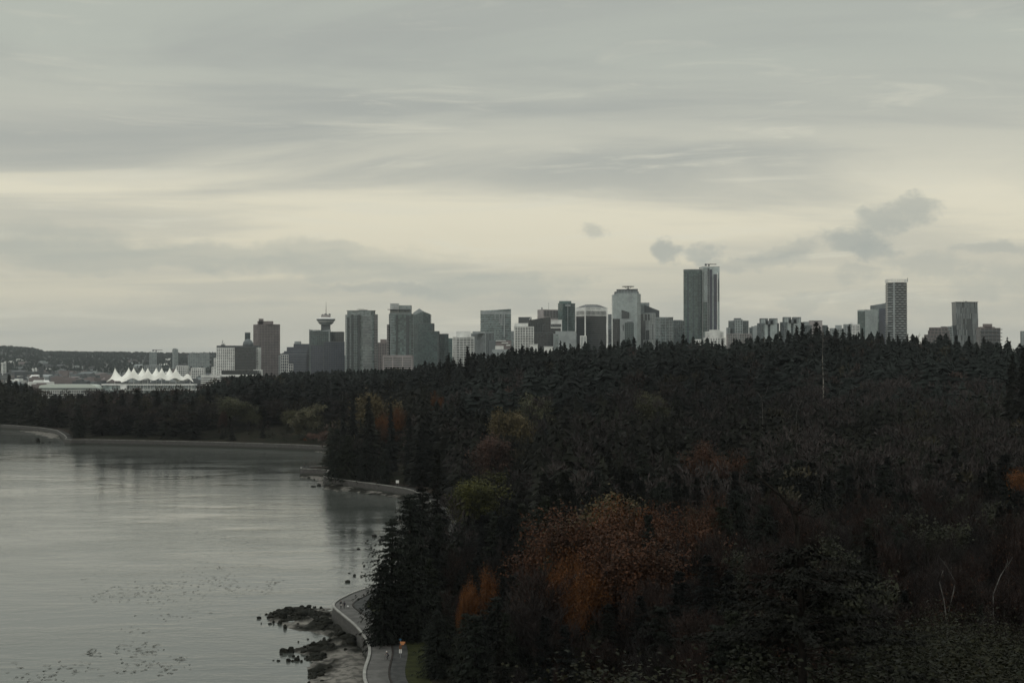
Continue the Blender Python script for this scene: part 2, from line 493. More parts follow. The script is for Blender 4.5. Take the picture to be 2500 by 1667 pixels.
def resample(pts, step):
    pts = [Vector((*p, 0)) for p in pts]; out_ = [pts[0].copy()]; need = step
    for a, b_ in zip(pts[:-1], pts[1:]):
        L = (b_-a).length; t = 0
        while L-t >= need:
            t += need; out_.append(a+(b_-a)*(t/L)); need = step
        need -= L-t
    return out_
def seawall(pts, name, label, capstep, stones):
    root = empty(name, (pts[0][0], pts[0][1], 0)); tag(root, label, 'sea wall')
    O = Vector((pts[0][0], pts[0][1], 0))
    rs = resample(pts, 1.0 if stones else 2.0); V = []; Fs = []; UV = []
    n = len(rs); off = []
    for i, p in enumerate(rs):
        t = (rs[min(i+1, n-1)]-rs[max(i-1, 0)]).normalized(); nr = Vector((t.y, -t.x, 0))     # land side
        if sdf([p.x+nr.x*2], [p.y+nr.y*2])[0] < 0: nr = -nr
        off.append(nr)
    for i, (p, nr) in enumerate(zip(rs, off)):
        q_ = p-O
        V += [q_-nr*.75+Vector((0, 0, -1.0)), q_-nr*.1+Vector((0, 0, 3.72)), q_+nr*.5+Vector((0, 0, 3.72)), q_+nr*.5+Vector((0, 0, -1.0))]
    for i in range(n-1):
        for k in range(3):
            Fs.append((i*4+k, i*4+k+1, i*4+k+5, i*4+k+4))
    me_ = mesh('wall_face', V, Fs, M_wall)
    ul = me_.uv_layers.new(name='UVMap'); st_ = (rs[1]-rs[0]).length
    for poly in me_.polygons:
        for li in poly.loop_indices:
            vi = me_.loops[li].vertex_index
            ul.data[li].uv = (vi//4*st_, me_.vertices[vi].co.z)
    link('wall_face', me_, root)
    if stones:
        cs = resample(pts, capstep); protos = []
        rr = random.Random(3)
        for k in range(5):
            mb = MB(); L = capstep-.05; h = .30+rr.uniform(-.02, .03); w_ = .62+rr.uniform(-.03, .03); e = .05
            mb.box(-L/2, L/2, -w_/2, w_/2, 0, h-e); mb.prism([(-L/2+e, -w_/2+e), (L/2-e, -w_/2+e), (L/2-e, w_/2-e), (-L/2+e, w_/2-e)], h-e-.001, h)
            protos.append(mb.mesh('cap_stone', M_cap))
        for a, b_ in zip(cs[:-1], cs[1:]):
            m2 = (a+b_)/2
            if m2.y < 225: continue
            o = link('cap_stone', rr.choice(protos), root)
            t = (b_-a).normalized(); nr = Vector((t.y, -t.x, 0))
            o.location = m2-O+Vector((0, 0, 3.725))
            o.rotation_euler = (0, 0, math.atan2(t.y, t.x)+rr.uniform(-.01, .01)); o.scale = ((b_-a).length/capstep, 1, 1)
    mb = MB()
    for i in range(n-1):
        if stones and rs[i].y >= 225: continue
        a, b_ = rs[i]-O, rs[i+1]-O; na, nb = off[i], off[i+1]
        mb.add([a-na*.3+Vector((0,0,3.725)), a+na*.32+Vector((0,0,3.725)), b_+nb*.32+Vector((0,0,3.725)), b_-nb*.3+Vector((0,0,3.725)),
                a-na*.3+Vector((0,0,4.03)), a+na*.32+Vector((0,0,4.03)), b_+nb*.32+Vector((0,0,4.03)), b_-nb*.3+Vector((0,0,4.03))],
               [(4,5,6,7),(0,3,7,4),(1,5,6,2),(0,4,5,1),(3,2,6,7)])
    if mb.v: mb.build('coping', M_cap if stones else mat('coping_dark', (.24, .24, .22), .9, .15, nscale=.3), root)  # mid and far walls take a darker coping tone
seawall(near_l, 'seawall', 'curving stone sea wall with pale coping blocks beside the nearest walkway and rocky beach', 1.15, True)
seawall(mid_l, 'seawall', 'stone sea wall around the square jetty and the wooded middle headland', 0, False)
seawall([(-86, 800), (-84, 860), (-105, 925)] + far_l, 'seawall', 'long low sea wall along the far wooded shore below the city', 0, False)

# --- tidal beaches
def beach(name, poly_px, rocky_px, box, amp=1.0):
    st = box[4]
    poly = np.array([(G(a, b_, 0).x, G(a, b_, 0).y) for a, b_ in poly_px])
    xs = np.arange(box[0], box[1], st); ys = np.arange(box[2], box[3], st); gx, gy = np.meshgrid(xs, ys)
    s1 = sdf(gx, gy, poly) + (fbm(gx, gy, 7, 5, 5)-.5)*11
    z = np.clip(s1*.11, -.9, 1.5)
    rk = np.zeros_like(z)
    for rp in rocky_px:
        rpoly = np.array([(G(a, b_, .2).x, G(a, b_, .2).y) for a, b_ in rp])
        rk = np.maximum(rk, np.clip((sdf(gx, gy, rpoly) + (fbm(gx, gy, 4, 4, 9)-.5)*9)/2.0+.3, 0, 1))
    rk = rk*np.clip((fbm(gx, gy, 3.4, 4, 21)-.34)/.10+(s1 < 3)*.6, 0, 1)
    z = z + rk*amp*np.clip(s1/1.5+1.2, 0, 1)*(fbm(gx, gy, 3.2, 4, 2)-.36)*2.2
    land = sdf(gx, gy)
    V = np.stack([gx, gy, z], -1).reshape(-1, 3)
    nx, ny = len(xs), len(ys)
    idx = np.arange(nx*ny).reshape(ny, nx)
    Fq = np.stack([idx[:-1, :-1], idx[:-1, 1:], idx[1:, 1:], idx[1:, :-1]], -1).reshape(-1, 4)
    keep = (land[:-1, :-1].ravel() < .8) & (z[:-1, :-1].ravel() > -.6)
    me_ = mesh(name, V, Fq[keep], M_beach, smooth=True)
    attr(me_, 'rocky', rk.ravel())
    BEACH.append((xs, ys, z))
    return tag(link(name, me_), kind='structure')
BEACH = []
def beach_z(x, y):
    for bx_, by_, bz_ in BEACH:
        i, j = int((x-bx_[0])/(bx_[1]-bx_[0])), int((y-by_[0])/(by_[1]-by_[0]))
        if 0 <= i < len(bx_) and 0 <= j < len(by_): return max(0.0, float(bz_[j, i]))
    return 0.0
M_beach = bpy.data.materials.new('tidal_beach'); M_beach.use_nodes = True
N = NT(M_beach.node_tree); b = M_beach.node_tree.nodes['Principled BSDF']
at = N.new('ShaderNodeAttribute', attribute_name='rocky'); tcn = N.new('ShaderNodeTexCoord')
sandc = N.mix(N.ss(N.noise(tcn.outputs['Object'], .55, 7, .68), .40, .60), (.20, .19, .168), (.085, .082, .074))
rockc = N.mix(N.ss(N.noise(tcn.outputs['Object'], 1.2, 5, .7), .40, .66), (.007, .008, .006), (.026, .025, .020))
N.put(b.inputs['Base Color'], N.mix(at.outputs['Fac'], sandc, rockc))
b.inputs['Roughness'].default_value = .95; b.inputs['Specular IOR Level'].default_value = .12
bn = N.new('ShaderNodeBump'); bn.inputs['Strength'].default_value = .7; bn.inputs['Distance'].default_value = .15
M_beach.node_tree.links.new(N.noise(tcn.outputs['Object'], 1.8, 6, .7), bn.inputs['Height']); M_beach.node_tree.links.new(bn.outputs[0], b.inputs['Normal'])
beach('near_beach', [(815,1478),(780,1484),(735,1482),(690,1494),(655,1500),(672,1512),(700,1520),(722,1542),(770,1540),(800,1554),(768,1570),(748,1578),(738,1590),(742,1606),(760,1616),(752,1634),(774,1638),(792,1652),(772,1664),(790,1688),(735,1790),(900,1790),(960,1600),(900,1540)],
      [[(655,1500),(690,1484),(812,1478),(850,1512),(905,1575),(890,1592),(840,1602),(800,1606),(762,1612),(742,1606),(740,1584),(770,1568),(790,1552),(760,1545),(730,1540)], [(754,1636),(772,1622),(800,1604),(812,1618),(796,1636),(776,1644)], [(772,1662),(790,1650),(800,1654),(784,1672)]],
      (-80, -8, 205, 352, .6))
beach('middle_beach', [(728,1164),(795,1149),(801,1150),(800,1170),(900,1190),(1019,1215),(1019,1222),(900,1204),(850,1200),(800,1196),(788,1180),(760,1166)],
      [[(790,1165),(1020,1205),(1030,1230),(850,1202),(785,1190)], [(725,1160),(760,1148),(790,1150),(740,1166)]], (-130, -36, 560, 790, 1.2))
beach('far_beach', [(30,1044),(60,1043),(128,1048),(170,1060),(190,1070),(128,1070),(85,1058),(40,1049)], [[(120,1072),(160,1062),(200,1078),(140,1084)]], (-620, -270, 985, 1330, 2.5), .6)
beach('cove_beach', [(640,1083),(717,1087),(810,1100),(810,1107),(720,1097),(640,1092)], [], (-190, -95, 880, 985, 2.0), .4)
# ================================================================== trees
def leaf_mat(name, c1, c2, rand=.5, rough=.7, hue=None):
    m_ = bpy.data.materials.new(name); m_.use_nodes = True
    nt = m_.node_tree; N = NT(nt); b = nt.nodes['Principled BSDF']
    tcn = N.new('ShaderNodeTexCoord'); oi = N.new('ShaderNodeObjectInfo')
    f = N.ss(N.noise(tcn.outputs['Object'], .35, 4, .65), .38, .62)
    c = N.mix(f, c1, c2)
    rn = N.m('ADD', N.m('MULTIPLY', oi.outputs['Random'], rand), 1-rand/2)
    at = N.new('ShaderNodeAttribute', attribute_name='tint')
    rn = N.m('MULTIPLY', rn, N.m('ADD', N.m('MULTIPLY', at.outputs['Fac'], 1.0), .42))
    c = N.mix(1.0, c, N.vec(rn, rn, rn), 'MULTIPLY')
    if hue:
        r2 = N.m('FRACT', N.m('MULTIPLY', oi.outputs['Random'], 7.31))
        c = N.mix(N.ss(r2, .45, .9), c, N.mix(1.0, c, hue, 'MULTIPLY'))
    N.put(b.inputs['Base Color'], c)
    b.inputs['Roughness'].default_value = rough; b.inputs['Specular IOR Level'].default_value = .12
    return m_
M_bark = mat('bark_brown', (.030, .026, .022), .95, .1, nscale=2, namt=.4, rand=.4)
M_pale = mat('bark_pale', (.11, .107, .10), .9, .15, nscale=1.5, namt=.4, rand=.3)
M_snag = mat('dead_wood', (.20, .19, .17), .9, .1, nscale=1.2, namt=.5)
M_fir = leaf_mat('fir_needles', (.0125, .0165, .0145), (.008, .0105, .0095), .6, hue=(1.25, 1.05, .75))
M_cedar = leaf_mat('cedar_foliage', (.024, .031, .021), (.014, .019, .0135), .5, hue=(1.15, 1.1, .8))
M_twig = leaf_mat('bare_twigs', (.044, .034, .031), (.029, .024, .023), .6, hue=(.85, .95, 1.0))
M_twigr = leaf_mat('reddish_twigs', (.052, .033, .028), (.036, .026, .022), .5)
M_rust = leaf_mat('rust_leaves', (.150, .066, .034), (.075, .038, .022), .4)
M_gold = leaf_mat('orange_leaves', (.28, .11, .031), (.15, .060, .023), .3)
M_lime = leaf_mat('yellow_green_leaves', (.16, .16, .045), (.085, .09, .03), .3)
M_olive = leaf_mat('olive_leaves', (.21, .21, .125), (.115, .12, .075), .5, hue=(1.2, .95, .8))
M_moss = leaf_mat('moss_leaves', (.040, .045, .022), (.020, .024, .014), .5, hue=(1.15, 1.0, .8))
M_olive2 = leaf_mat('olive_leaves_mass', (.034, .036, .026), (.021, .024, .018), .5, hue=(1.2, .95, .8))  # darker olive for the joined tree masses
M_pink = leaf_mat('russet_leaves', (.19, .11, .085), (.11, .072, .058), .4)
M_dim = leaf_mat('olive_leaves_dim', (.062, .065, .040), (.036, .040, .027), .5)
M_pb = leaf_mat('pale_yellow_leaves', (.36, .34, .21), (.22, .21, .13), .3)
M_rs = leaf_mat('rose_brown_leaves', (.36, .22, .17), (.22, .14, .11), .3)
M_pink2 = leaf_mat('russet_leaves_mass', (.050, .036, .030), (.032, .025, .022), .4)  # darker russet for the joined trees of the far shore

def spray(rng, p, d, L, wd, droop):
    """batch of leaf sprays: p,d (n,3), returns verts (n*4,3)"""
    n = len(p)
    up = np.array([0, 0, 1.0]) + rng.normal(0, .45, (n, 3))
    s = np.cross(d, up); s /= np.linalg.norm(s, axis=1, keepdims=True)+1e-9
    L = L[:, None]; wd = wd[:, None]
    a = p; t = p + d*L; t[:, 2] -= droop*L[:, 0]
    m1 = p + d*L*.45 + s*wd; m2 = p + d*L*.45 - s*wd
    return np.stack([a, m1, t, m2], 1).reshape(-1, 3)
def quads(n): return np.arange(n*4).reshape(-1, 4)

def conifer_crown(seed, H=28., Rr=4.6, base=.12, whorls=44, br=7, pts=6, spr=3, size=1.0, shape=.8, droop=.35, gaps=.1, lean=0):
    rng = np.random.default_rng(seed)
    P_, D_, L_, W_ = [], [], [], []
    az_n = rng.uniform(.72, 1.2, 8)
    for i in range(whorls):
        t = (i+rng.uniform(0, 1))/whorls
        z = H*(base+(1-base)*t)
        env = Rr*((1-t)**shape*.93+.05)*(.75+.45*rng.random()) * min(1, .55+t*4)
        for k in range(br):
            if rng.random() < gaps: continue
            a = rng.uniform(0, 2*math.pi)
            L = env*az_n[int(a/(2*math.pi)*8) % 8]*rng.uniform(.6, 1.15)
            el_ = R(-18+45*t+rng.uniform(-10, 10))
            dr = np.array([math.cos(a)*math.cos(el_), math.sin(a)*math.cos(el_), math.sin(el_)])
            fr = np.linspace(.22, 1, pts)+rng.uniform(-.05, .05, pts)
            for f in fr:
                c = np.array([0, 0, z])+dr*L*f; c[2] -= droop*.25*L*f*f
                for q_ in range(spr):
                    sa = rng.normal(0, .75)
                    d2 = np.array([math.cos(a+sa), math.sin(a+sa), math.sin(el_)-.25*rng.random()])
                    P_.append(c+rng.normal(0, .12*size, 3)); D_.append(d2)
                    l = size*rng.uniform(.55, 1.15)*(1.15-.45*f)*(1-.35*t); L_.append(l); W_.append(l*rng.uniform(.20, .34))
    n = int(12)
    for k in range(n):
        P_.append(np.array([0, 0, H*(.93+.06*k/n)])); a = rng.uniform(0, 6.28)
        D_.append(np.array([math.cos(a)*.6, math.sin(a)*.6, .9])); L_.append(.55*size); W_.append(.12*size)
    V = spray(rng, np.array(P_), np.array(D_), np.array(L_), np.array(W_), droop)
    return V
def skirts(seed, H=30., Rr=5.0, base=.06, tiers=16, seg=9, shape=.8, jag=.28, gap=.2):
    """tiers of ragged drooping boughs"""
    rg = np.random.default_rng(seed); Q_ = []
    for k in range(tiers):
        t = (k+rg.uniform(0, .6))/tiers; z = H*(base+(1-base)*t); r = Rr*((1-t)**shape*.95+.04)*rg.uniform(.72, 1.12); dz = H*(1-base)/tiers
        n = max(5, int(seg*(1-.45*t))); a0 = rg.uniform(0, 6.28); cx, cy = rg.normal(0, .12*r, 2)
        rim = [(a0+2*math.pi*i/n+rg.uniform(-.2, .2), r*(1+(jag if i % 2 else -jag)*rg.uniform(.4, 1.4)), z-r*.22*rg.uniform(.5, 1.4)) for i in range(n)]
        for i in range(n):
            if rg.random() < gap: continue
            (a1, r1, z1), (a2, r2, z2) = rim[i], rim[(i+1) % n]
            Q_ += [(cx+math.cos(a1)*r1, cy+math.sin(a1)*r1, z1), (cx+math.cos(a2)*r2, cy+math.sin(a2)*r2, z2),
                   (math.cos(a2)*.12*r, math.sin(a2)*.12*r, z+dz*1.25), (math.cos(a1)*.12*r, math.sin(a1)*.12*r, z+dz*1.25)]
    V = np.array(Q_); V[:, 2] = np.minimum(V[:, 2], H)
    return V
def tree_trunk(H, r, seed=0, n=7, top=1.0):
    rr = random.Random(seed); mb = MB()
    pts = [(rr.uniform(-.12, .12)*k/4, rr.uniform(-.12, .12)*k/4, H*top*k/6-(.8 if k == 0 else 0)) for k in range(7)]
    mb.tube(pts, [r*1.25, r, r*.85, r*.68, r*.5, r*.3, r*.07], n)
    return mb.mesh('trunk', M_bark, True)

def grow(seed, H=17., spread=.6, upright=.4, n=(6, 5, 4, 4), trunkf=.35, r0=.22, lr=.62, jitter=.16):
    """branching skeleton -> list of (p0,p1,r0,r1,level)"""
    rng = random.Random(seed); segs = []
    def go(p, d, L, r, lv):
        k = 3 if lv < 2 else 2
        pts = [p]; dirs = [d]
        for i in range(k):
            d = (d + Vector([rng.gauss(0, jitter) for _ in range(3)]) + Vector((0, 0, upright*.18))).normalized()
            q_ = pts[-1]+d*L/k; r1 = r*(1-.30*(i+1)/k) if lv == 0 else r*(1-.6*(i+1)/k)
            ra = r*(1-.30*i/k) if lv == 0 else r*(1-.6*i/k)
            segs.append((pts[-1], q_, ra, r1, lv)); pts.append(q_); dirs.append(d)
        if lv < len(n):
            for c_ in range(n[lv]):
                t = rng.uniform(.35 if lv else .55, 1.0) if c_ else 1.0
                fi = min(int(t*k), k-1); bp = pts[fi].lerp(pts[fi+1], min(1, t*k-fi)); bd = dirs[fi+1]
                side = bd.cross(Vector([rng.gauss(0, 1) for _ in range(3)])).normalized()
                an = spread*rng.uniform(.6, 1.25)*(.6 if c_ == 0 else 1)
                nd = (bd*math.cos(an)+side*math.sin(an)+Vector((0, 0, upright*.25))).normalized()
                go(bp, nd, L*lr*rng.uniform(.75, 1.15)*(1.25 if lv == 0 else 1), max(r*(.42 if lv else .5), .012), lv+1)
    go(Vector((0, 0, -.4)), Vector((rng.gauss(0, .05), rng.gauss(0, .05), 1)).normalized(), H*trunkf, r0, 0)
    zm = max(s[1].z for s in segs); k = H/zm
    return [(a*k, b_*k, ra, rb, lv) for a, b_, ra, rb, lv in segs]
def seg_mesh(segs, lo, hi, mt, name, minr=0):
    V = []; Fs = []
    for a, b_, ra, rb, lv in segs:
        if not lo <= lv <= hi: continue
        d = (b_-a).normalized(); u = d.cross(Vector((.3, .2, 1))).normalized(); v = d.cross(u)
        i = len(V); ra = max(ra, minr); rb = max(rb, minr*.5)
        for k in range(3):
            c_, s_ = math.cos(k*2.0944), math.sin(k*2.0944)
            V.append(a+(u*c_+v*s_)*ra)
        for k in range(3):
            c_, s_ = math.cos(k*2.0944), math.sin(k*2.0944)
            V.append(b_+(u*c_+v*s_)*rb)
        for k in range(3): Fs.append((i+k, i+(k+1) % 3, i+3+(k+1) % 3, i+3+k))
    return mesh(name, V, Fs, mt)
def twig_fan(segs, seed, mt, per=5, L=1.1, wdt=.035, name='twigs', lv0=3):
    """fine terminal twigs as slim blades round the last branches"""
    rng = np.random.default_rng(seed)
    A = [s for s in segs if s[4] >= lv0]
    P_ = []; D_ = []
    for a, b_, *_ in A:
        d = np.array((b_-a).normalized())
        for k in range(per):
            f = rng.random(); P_.append(np.array(a)*(1-f)+np.array(b_)*f)
            q_ = d+rng.normal(0, .45, 3)+np.array([0, 0, .35]); D_.append(q_/np.linalg.norm(q_))
    n = len(P_)
    l = rng.uniform(.5, 1.2, n)*L
    V = spray(rng, np.array(P_), np.array(D_), l, np.full(n, wdt), .02)
    return mesh(name, V, quads(n), mt)
def leaf_cloud(segs, seed, mt, per=10, size=.30, spreadr=.7, name='leaves', lv0=3, frac=1.0, zlo=0):
    rng = np.random.default_rng(seed)
    A = [s for s in segs if s[4] >= lv0 and s[1].z >= zlo]
    P_ = []
    for a, b_, *_ in A:
        if rng.random() > frac: continue
        for k in range(per):
            f = rng.random(); P_.append(np.array(a)*(1-f)+np.array(b_)*f+rng.normal(0, spreadr*.5, 3))
    P_ = np.array(P_); n = len(P_)
    D_ = rng.normal(0, 1, (n, 3)); D_[:, 2] -= .4; D_ /= np.linalg.norm(D_, axis=1, keepdims=True)
    l = rng.uniform(.6, 1.3, n)*size
    return mesh(name, spray(rng, P_, D_, l, l*.42, .1), quads(n), mt)

# --- prototypes: each is a list of (part name, mesh), with a nominal height
PRO = {}
def proto(kind, parts, H): PRO.setdefault(kind, []).append((parts, H))
for s in range(5):      # near conifers
    H = 26.; V = conifer_crown(10+s, H, 4.6+.5*(s % 3), .06+.05*(s % 2), 46, 7, 6, 3, .95, .72+.08*(s % 3), .4, .12)
    proto('fir', [('trunk', tree_trunk(H, .38, s)), ('crown', mesh('crown', V, quads(len(V)//4), M_fir))], H)
for s in range(3):      # cedars: denser, rounder, foliage to the ground
    H = 22.; V = conifer_crown(40+s, H, 5.2, .02, 46, 8, 6, 3, .85, .5, .75, .06)
    proto('cedar', [('trunk', tree_trunk(H, .45, s)), ('crown', mesh('crown', V, quads(len(V)//4), M_cedar))], H)
for s in range(5):      # tall ragged ridge firs with thin tops
    H = 36.; V = np.concatenate([skirts(60+s, H, 5.2+.5*(s % 3), .08, 34, 13, .72, .34), conifer_crown(60+s, H, 6.4+.6*(s % 3), .10, 42, 7, 4, 2, 1.25, .70+.1*(s % 2), .4, .15)])
    proto('ragged', [('trunk', tree_trunk(H, .5, s)), ('crown', mesh('crown', V, quads(len(V)//4), M_fir))], H)
for s in range(4):      # bare deciduous
    H = 17.; g = grow(80+s, H, .50, .9, (6, 5, 4, 3))
    proto('bare', [('trunk', seg_mesh(g, 0, 1, M_bark, 'trunk')), ('branches', seg_mesh(g, 2, 4, M_twig, 'branches', .018)), ('twigs', twig_fan(g, s, M_twig, 3, 1.3, .03))], H)
    proto('barered', [('trunk', seg_mesh(g, 0, 1, M_bark, 'trunk')), ('branches', seg_mesh(g, 2, 4, M_twigr, 'branches', .018)), ('twigs', twig_fan(g, s, M_twigr, 4, 1.3, .035)),
                      ('leaves', leaf_cloud(g, s+5, M_rust, 2, .22, 1.0, frac=.35))], H)
for s in range(3):      # rusty maples
    H = 17.; g = grow(120+s, H, .62, .55, (6, 5, 4, 4))
    proto('rust', [('trunk', seg_mesh(g, 0, 1, M_bark, 'trunk')), ('branches', seg_mesh(g, 2, 3, M_twig, 'branches', .02)), ('leaves', leaf_cloud(g, s, M_rust, 13, .25, 1.2, lv0=3, zlo=H*.58))], H)
    proto('gold', [('trunk', seg_mesh(g, 0, 1, M_bark, 'trunk')), ('branches', seg_mesh(g, 2, 3, M_twig, 'branches', .02)), ('leaves', leaf_cloud(g, s, M_gold, 15, .26, 1.2, lv0=3, zlo=H*.6))], H)
for s in range(3):      # leafy round crowns
    H = 14.; g = grow(140+s, H, .7, .35, (6, 5, 4, 3))
    for kind, mt in (('lime', M_lime), ('olive', M_olive), ('russet', M_pink), ('dimolive', M_dim), ('palebush', M_pb), ('roseate', M_rs)):
        proto(kind, [('trunk', seg_mesh(g, 0, 1, M_bark, 'trunk')), ('branches', seg_mesh(g, 2, 3, M_twig, 'branches', .02)), ('leaves', leaf_cloud(g, s, mt, 14, .38, 1.2, lv0=3))], H)

for s in range(3):      # mossy evergreen thicket trees with fine leaves
    H = 9.; g = grow(160+s, H, .8, .25, (6, 5, 4, 3))
    proto('moss', [('trunk', seg_mesh(g, 0, 1, M_bark, 'trunk')), ('branches', seg_mesh(g, 2, 3, M_twig, 'branches', .015)), ('leaves', leaf_cloud(g, s, M_moss, 34, .085, .9, lv0=3))], H)
KN = {'moss': 'evergreen_shrub', 'fir': 'fir_tree', 'cedar': 'cedar_tree', 'ragged': 'fir_tree', 'bare': 'bare_tree', 'barered': 'bare_tree', 'rust': 'maple_tree', 'gold': 'maple_tree',
      'lime': 'broadleaf_tree', 'dimolive': 'broadleaf_tree', 'palebush': 'broadleaf_tree', 'roseate': 'broadleaf_tree', 'olive': 'broadleaf_tree', 'russet': 'broadleaf_tree'}
TR = random.Random(77)
TREES = []          # (x, y, radius) of things already standing
def tree(kind, x, y, h, label, group=None, z=None, wide=1.0, which=None):
    pr = PRO[kind]; parts, H = pr[TR.randrange(len(pr)) if which is None else which % len(pr)]
    if z is None: z = float(HT([x], [y])[0])
    root = empty(KN[kind], (x, y, z-.1), TR.uniform(0, 6.28))
    s = h/H; sw = s*wide*TR.uniform(.92, 1.1)
    root.scale = (sw, sw, s)
    tag(root, label, 'tree', group)
    for nm, me_ in parts: link(nm, me_, root)
    TREES.append((x, y, 2.5))
    return root
def treep(kind, px, ytop, d, label, wide=1.0, which=None, group=None, lift=0):
    """tree whose top stands at photo pixel (px, ytop) at distance d"""
    x = X(px, d); zg = max(float(HT([x], [d])[0]), 3.9)
    return tree(kind, x, d, Z(ytop, d)-zg, label, group, z=zg, wide=wide, which=which)

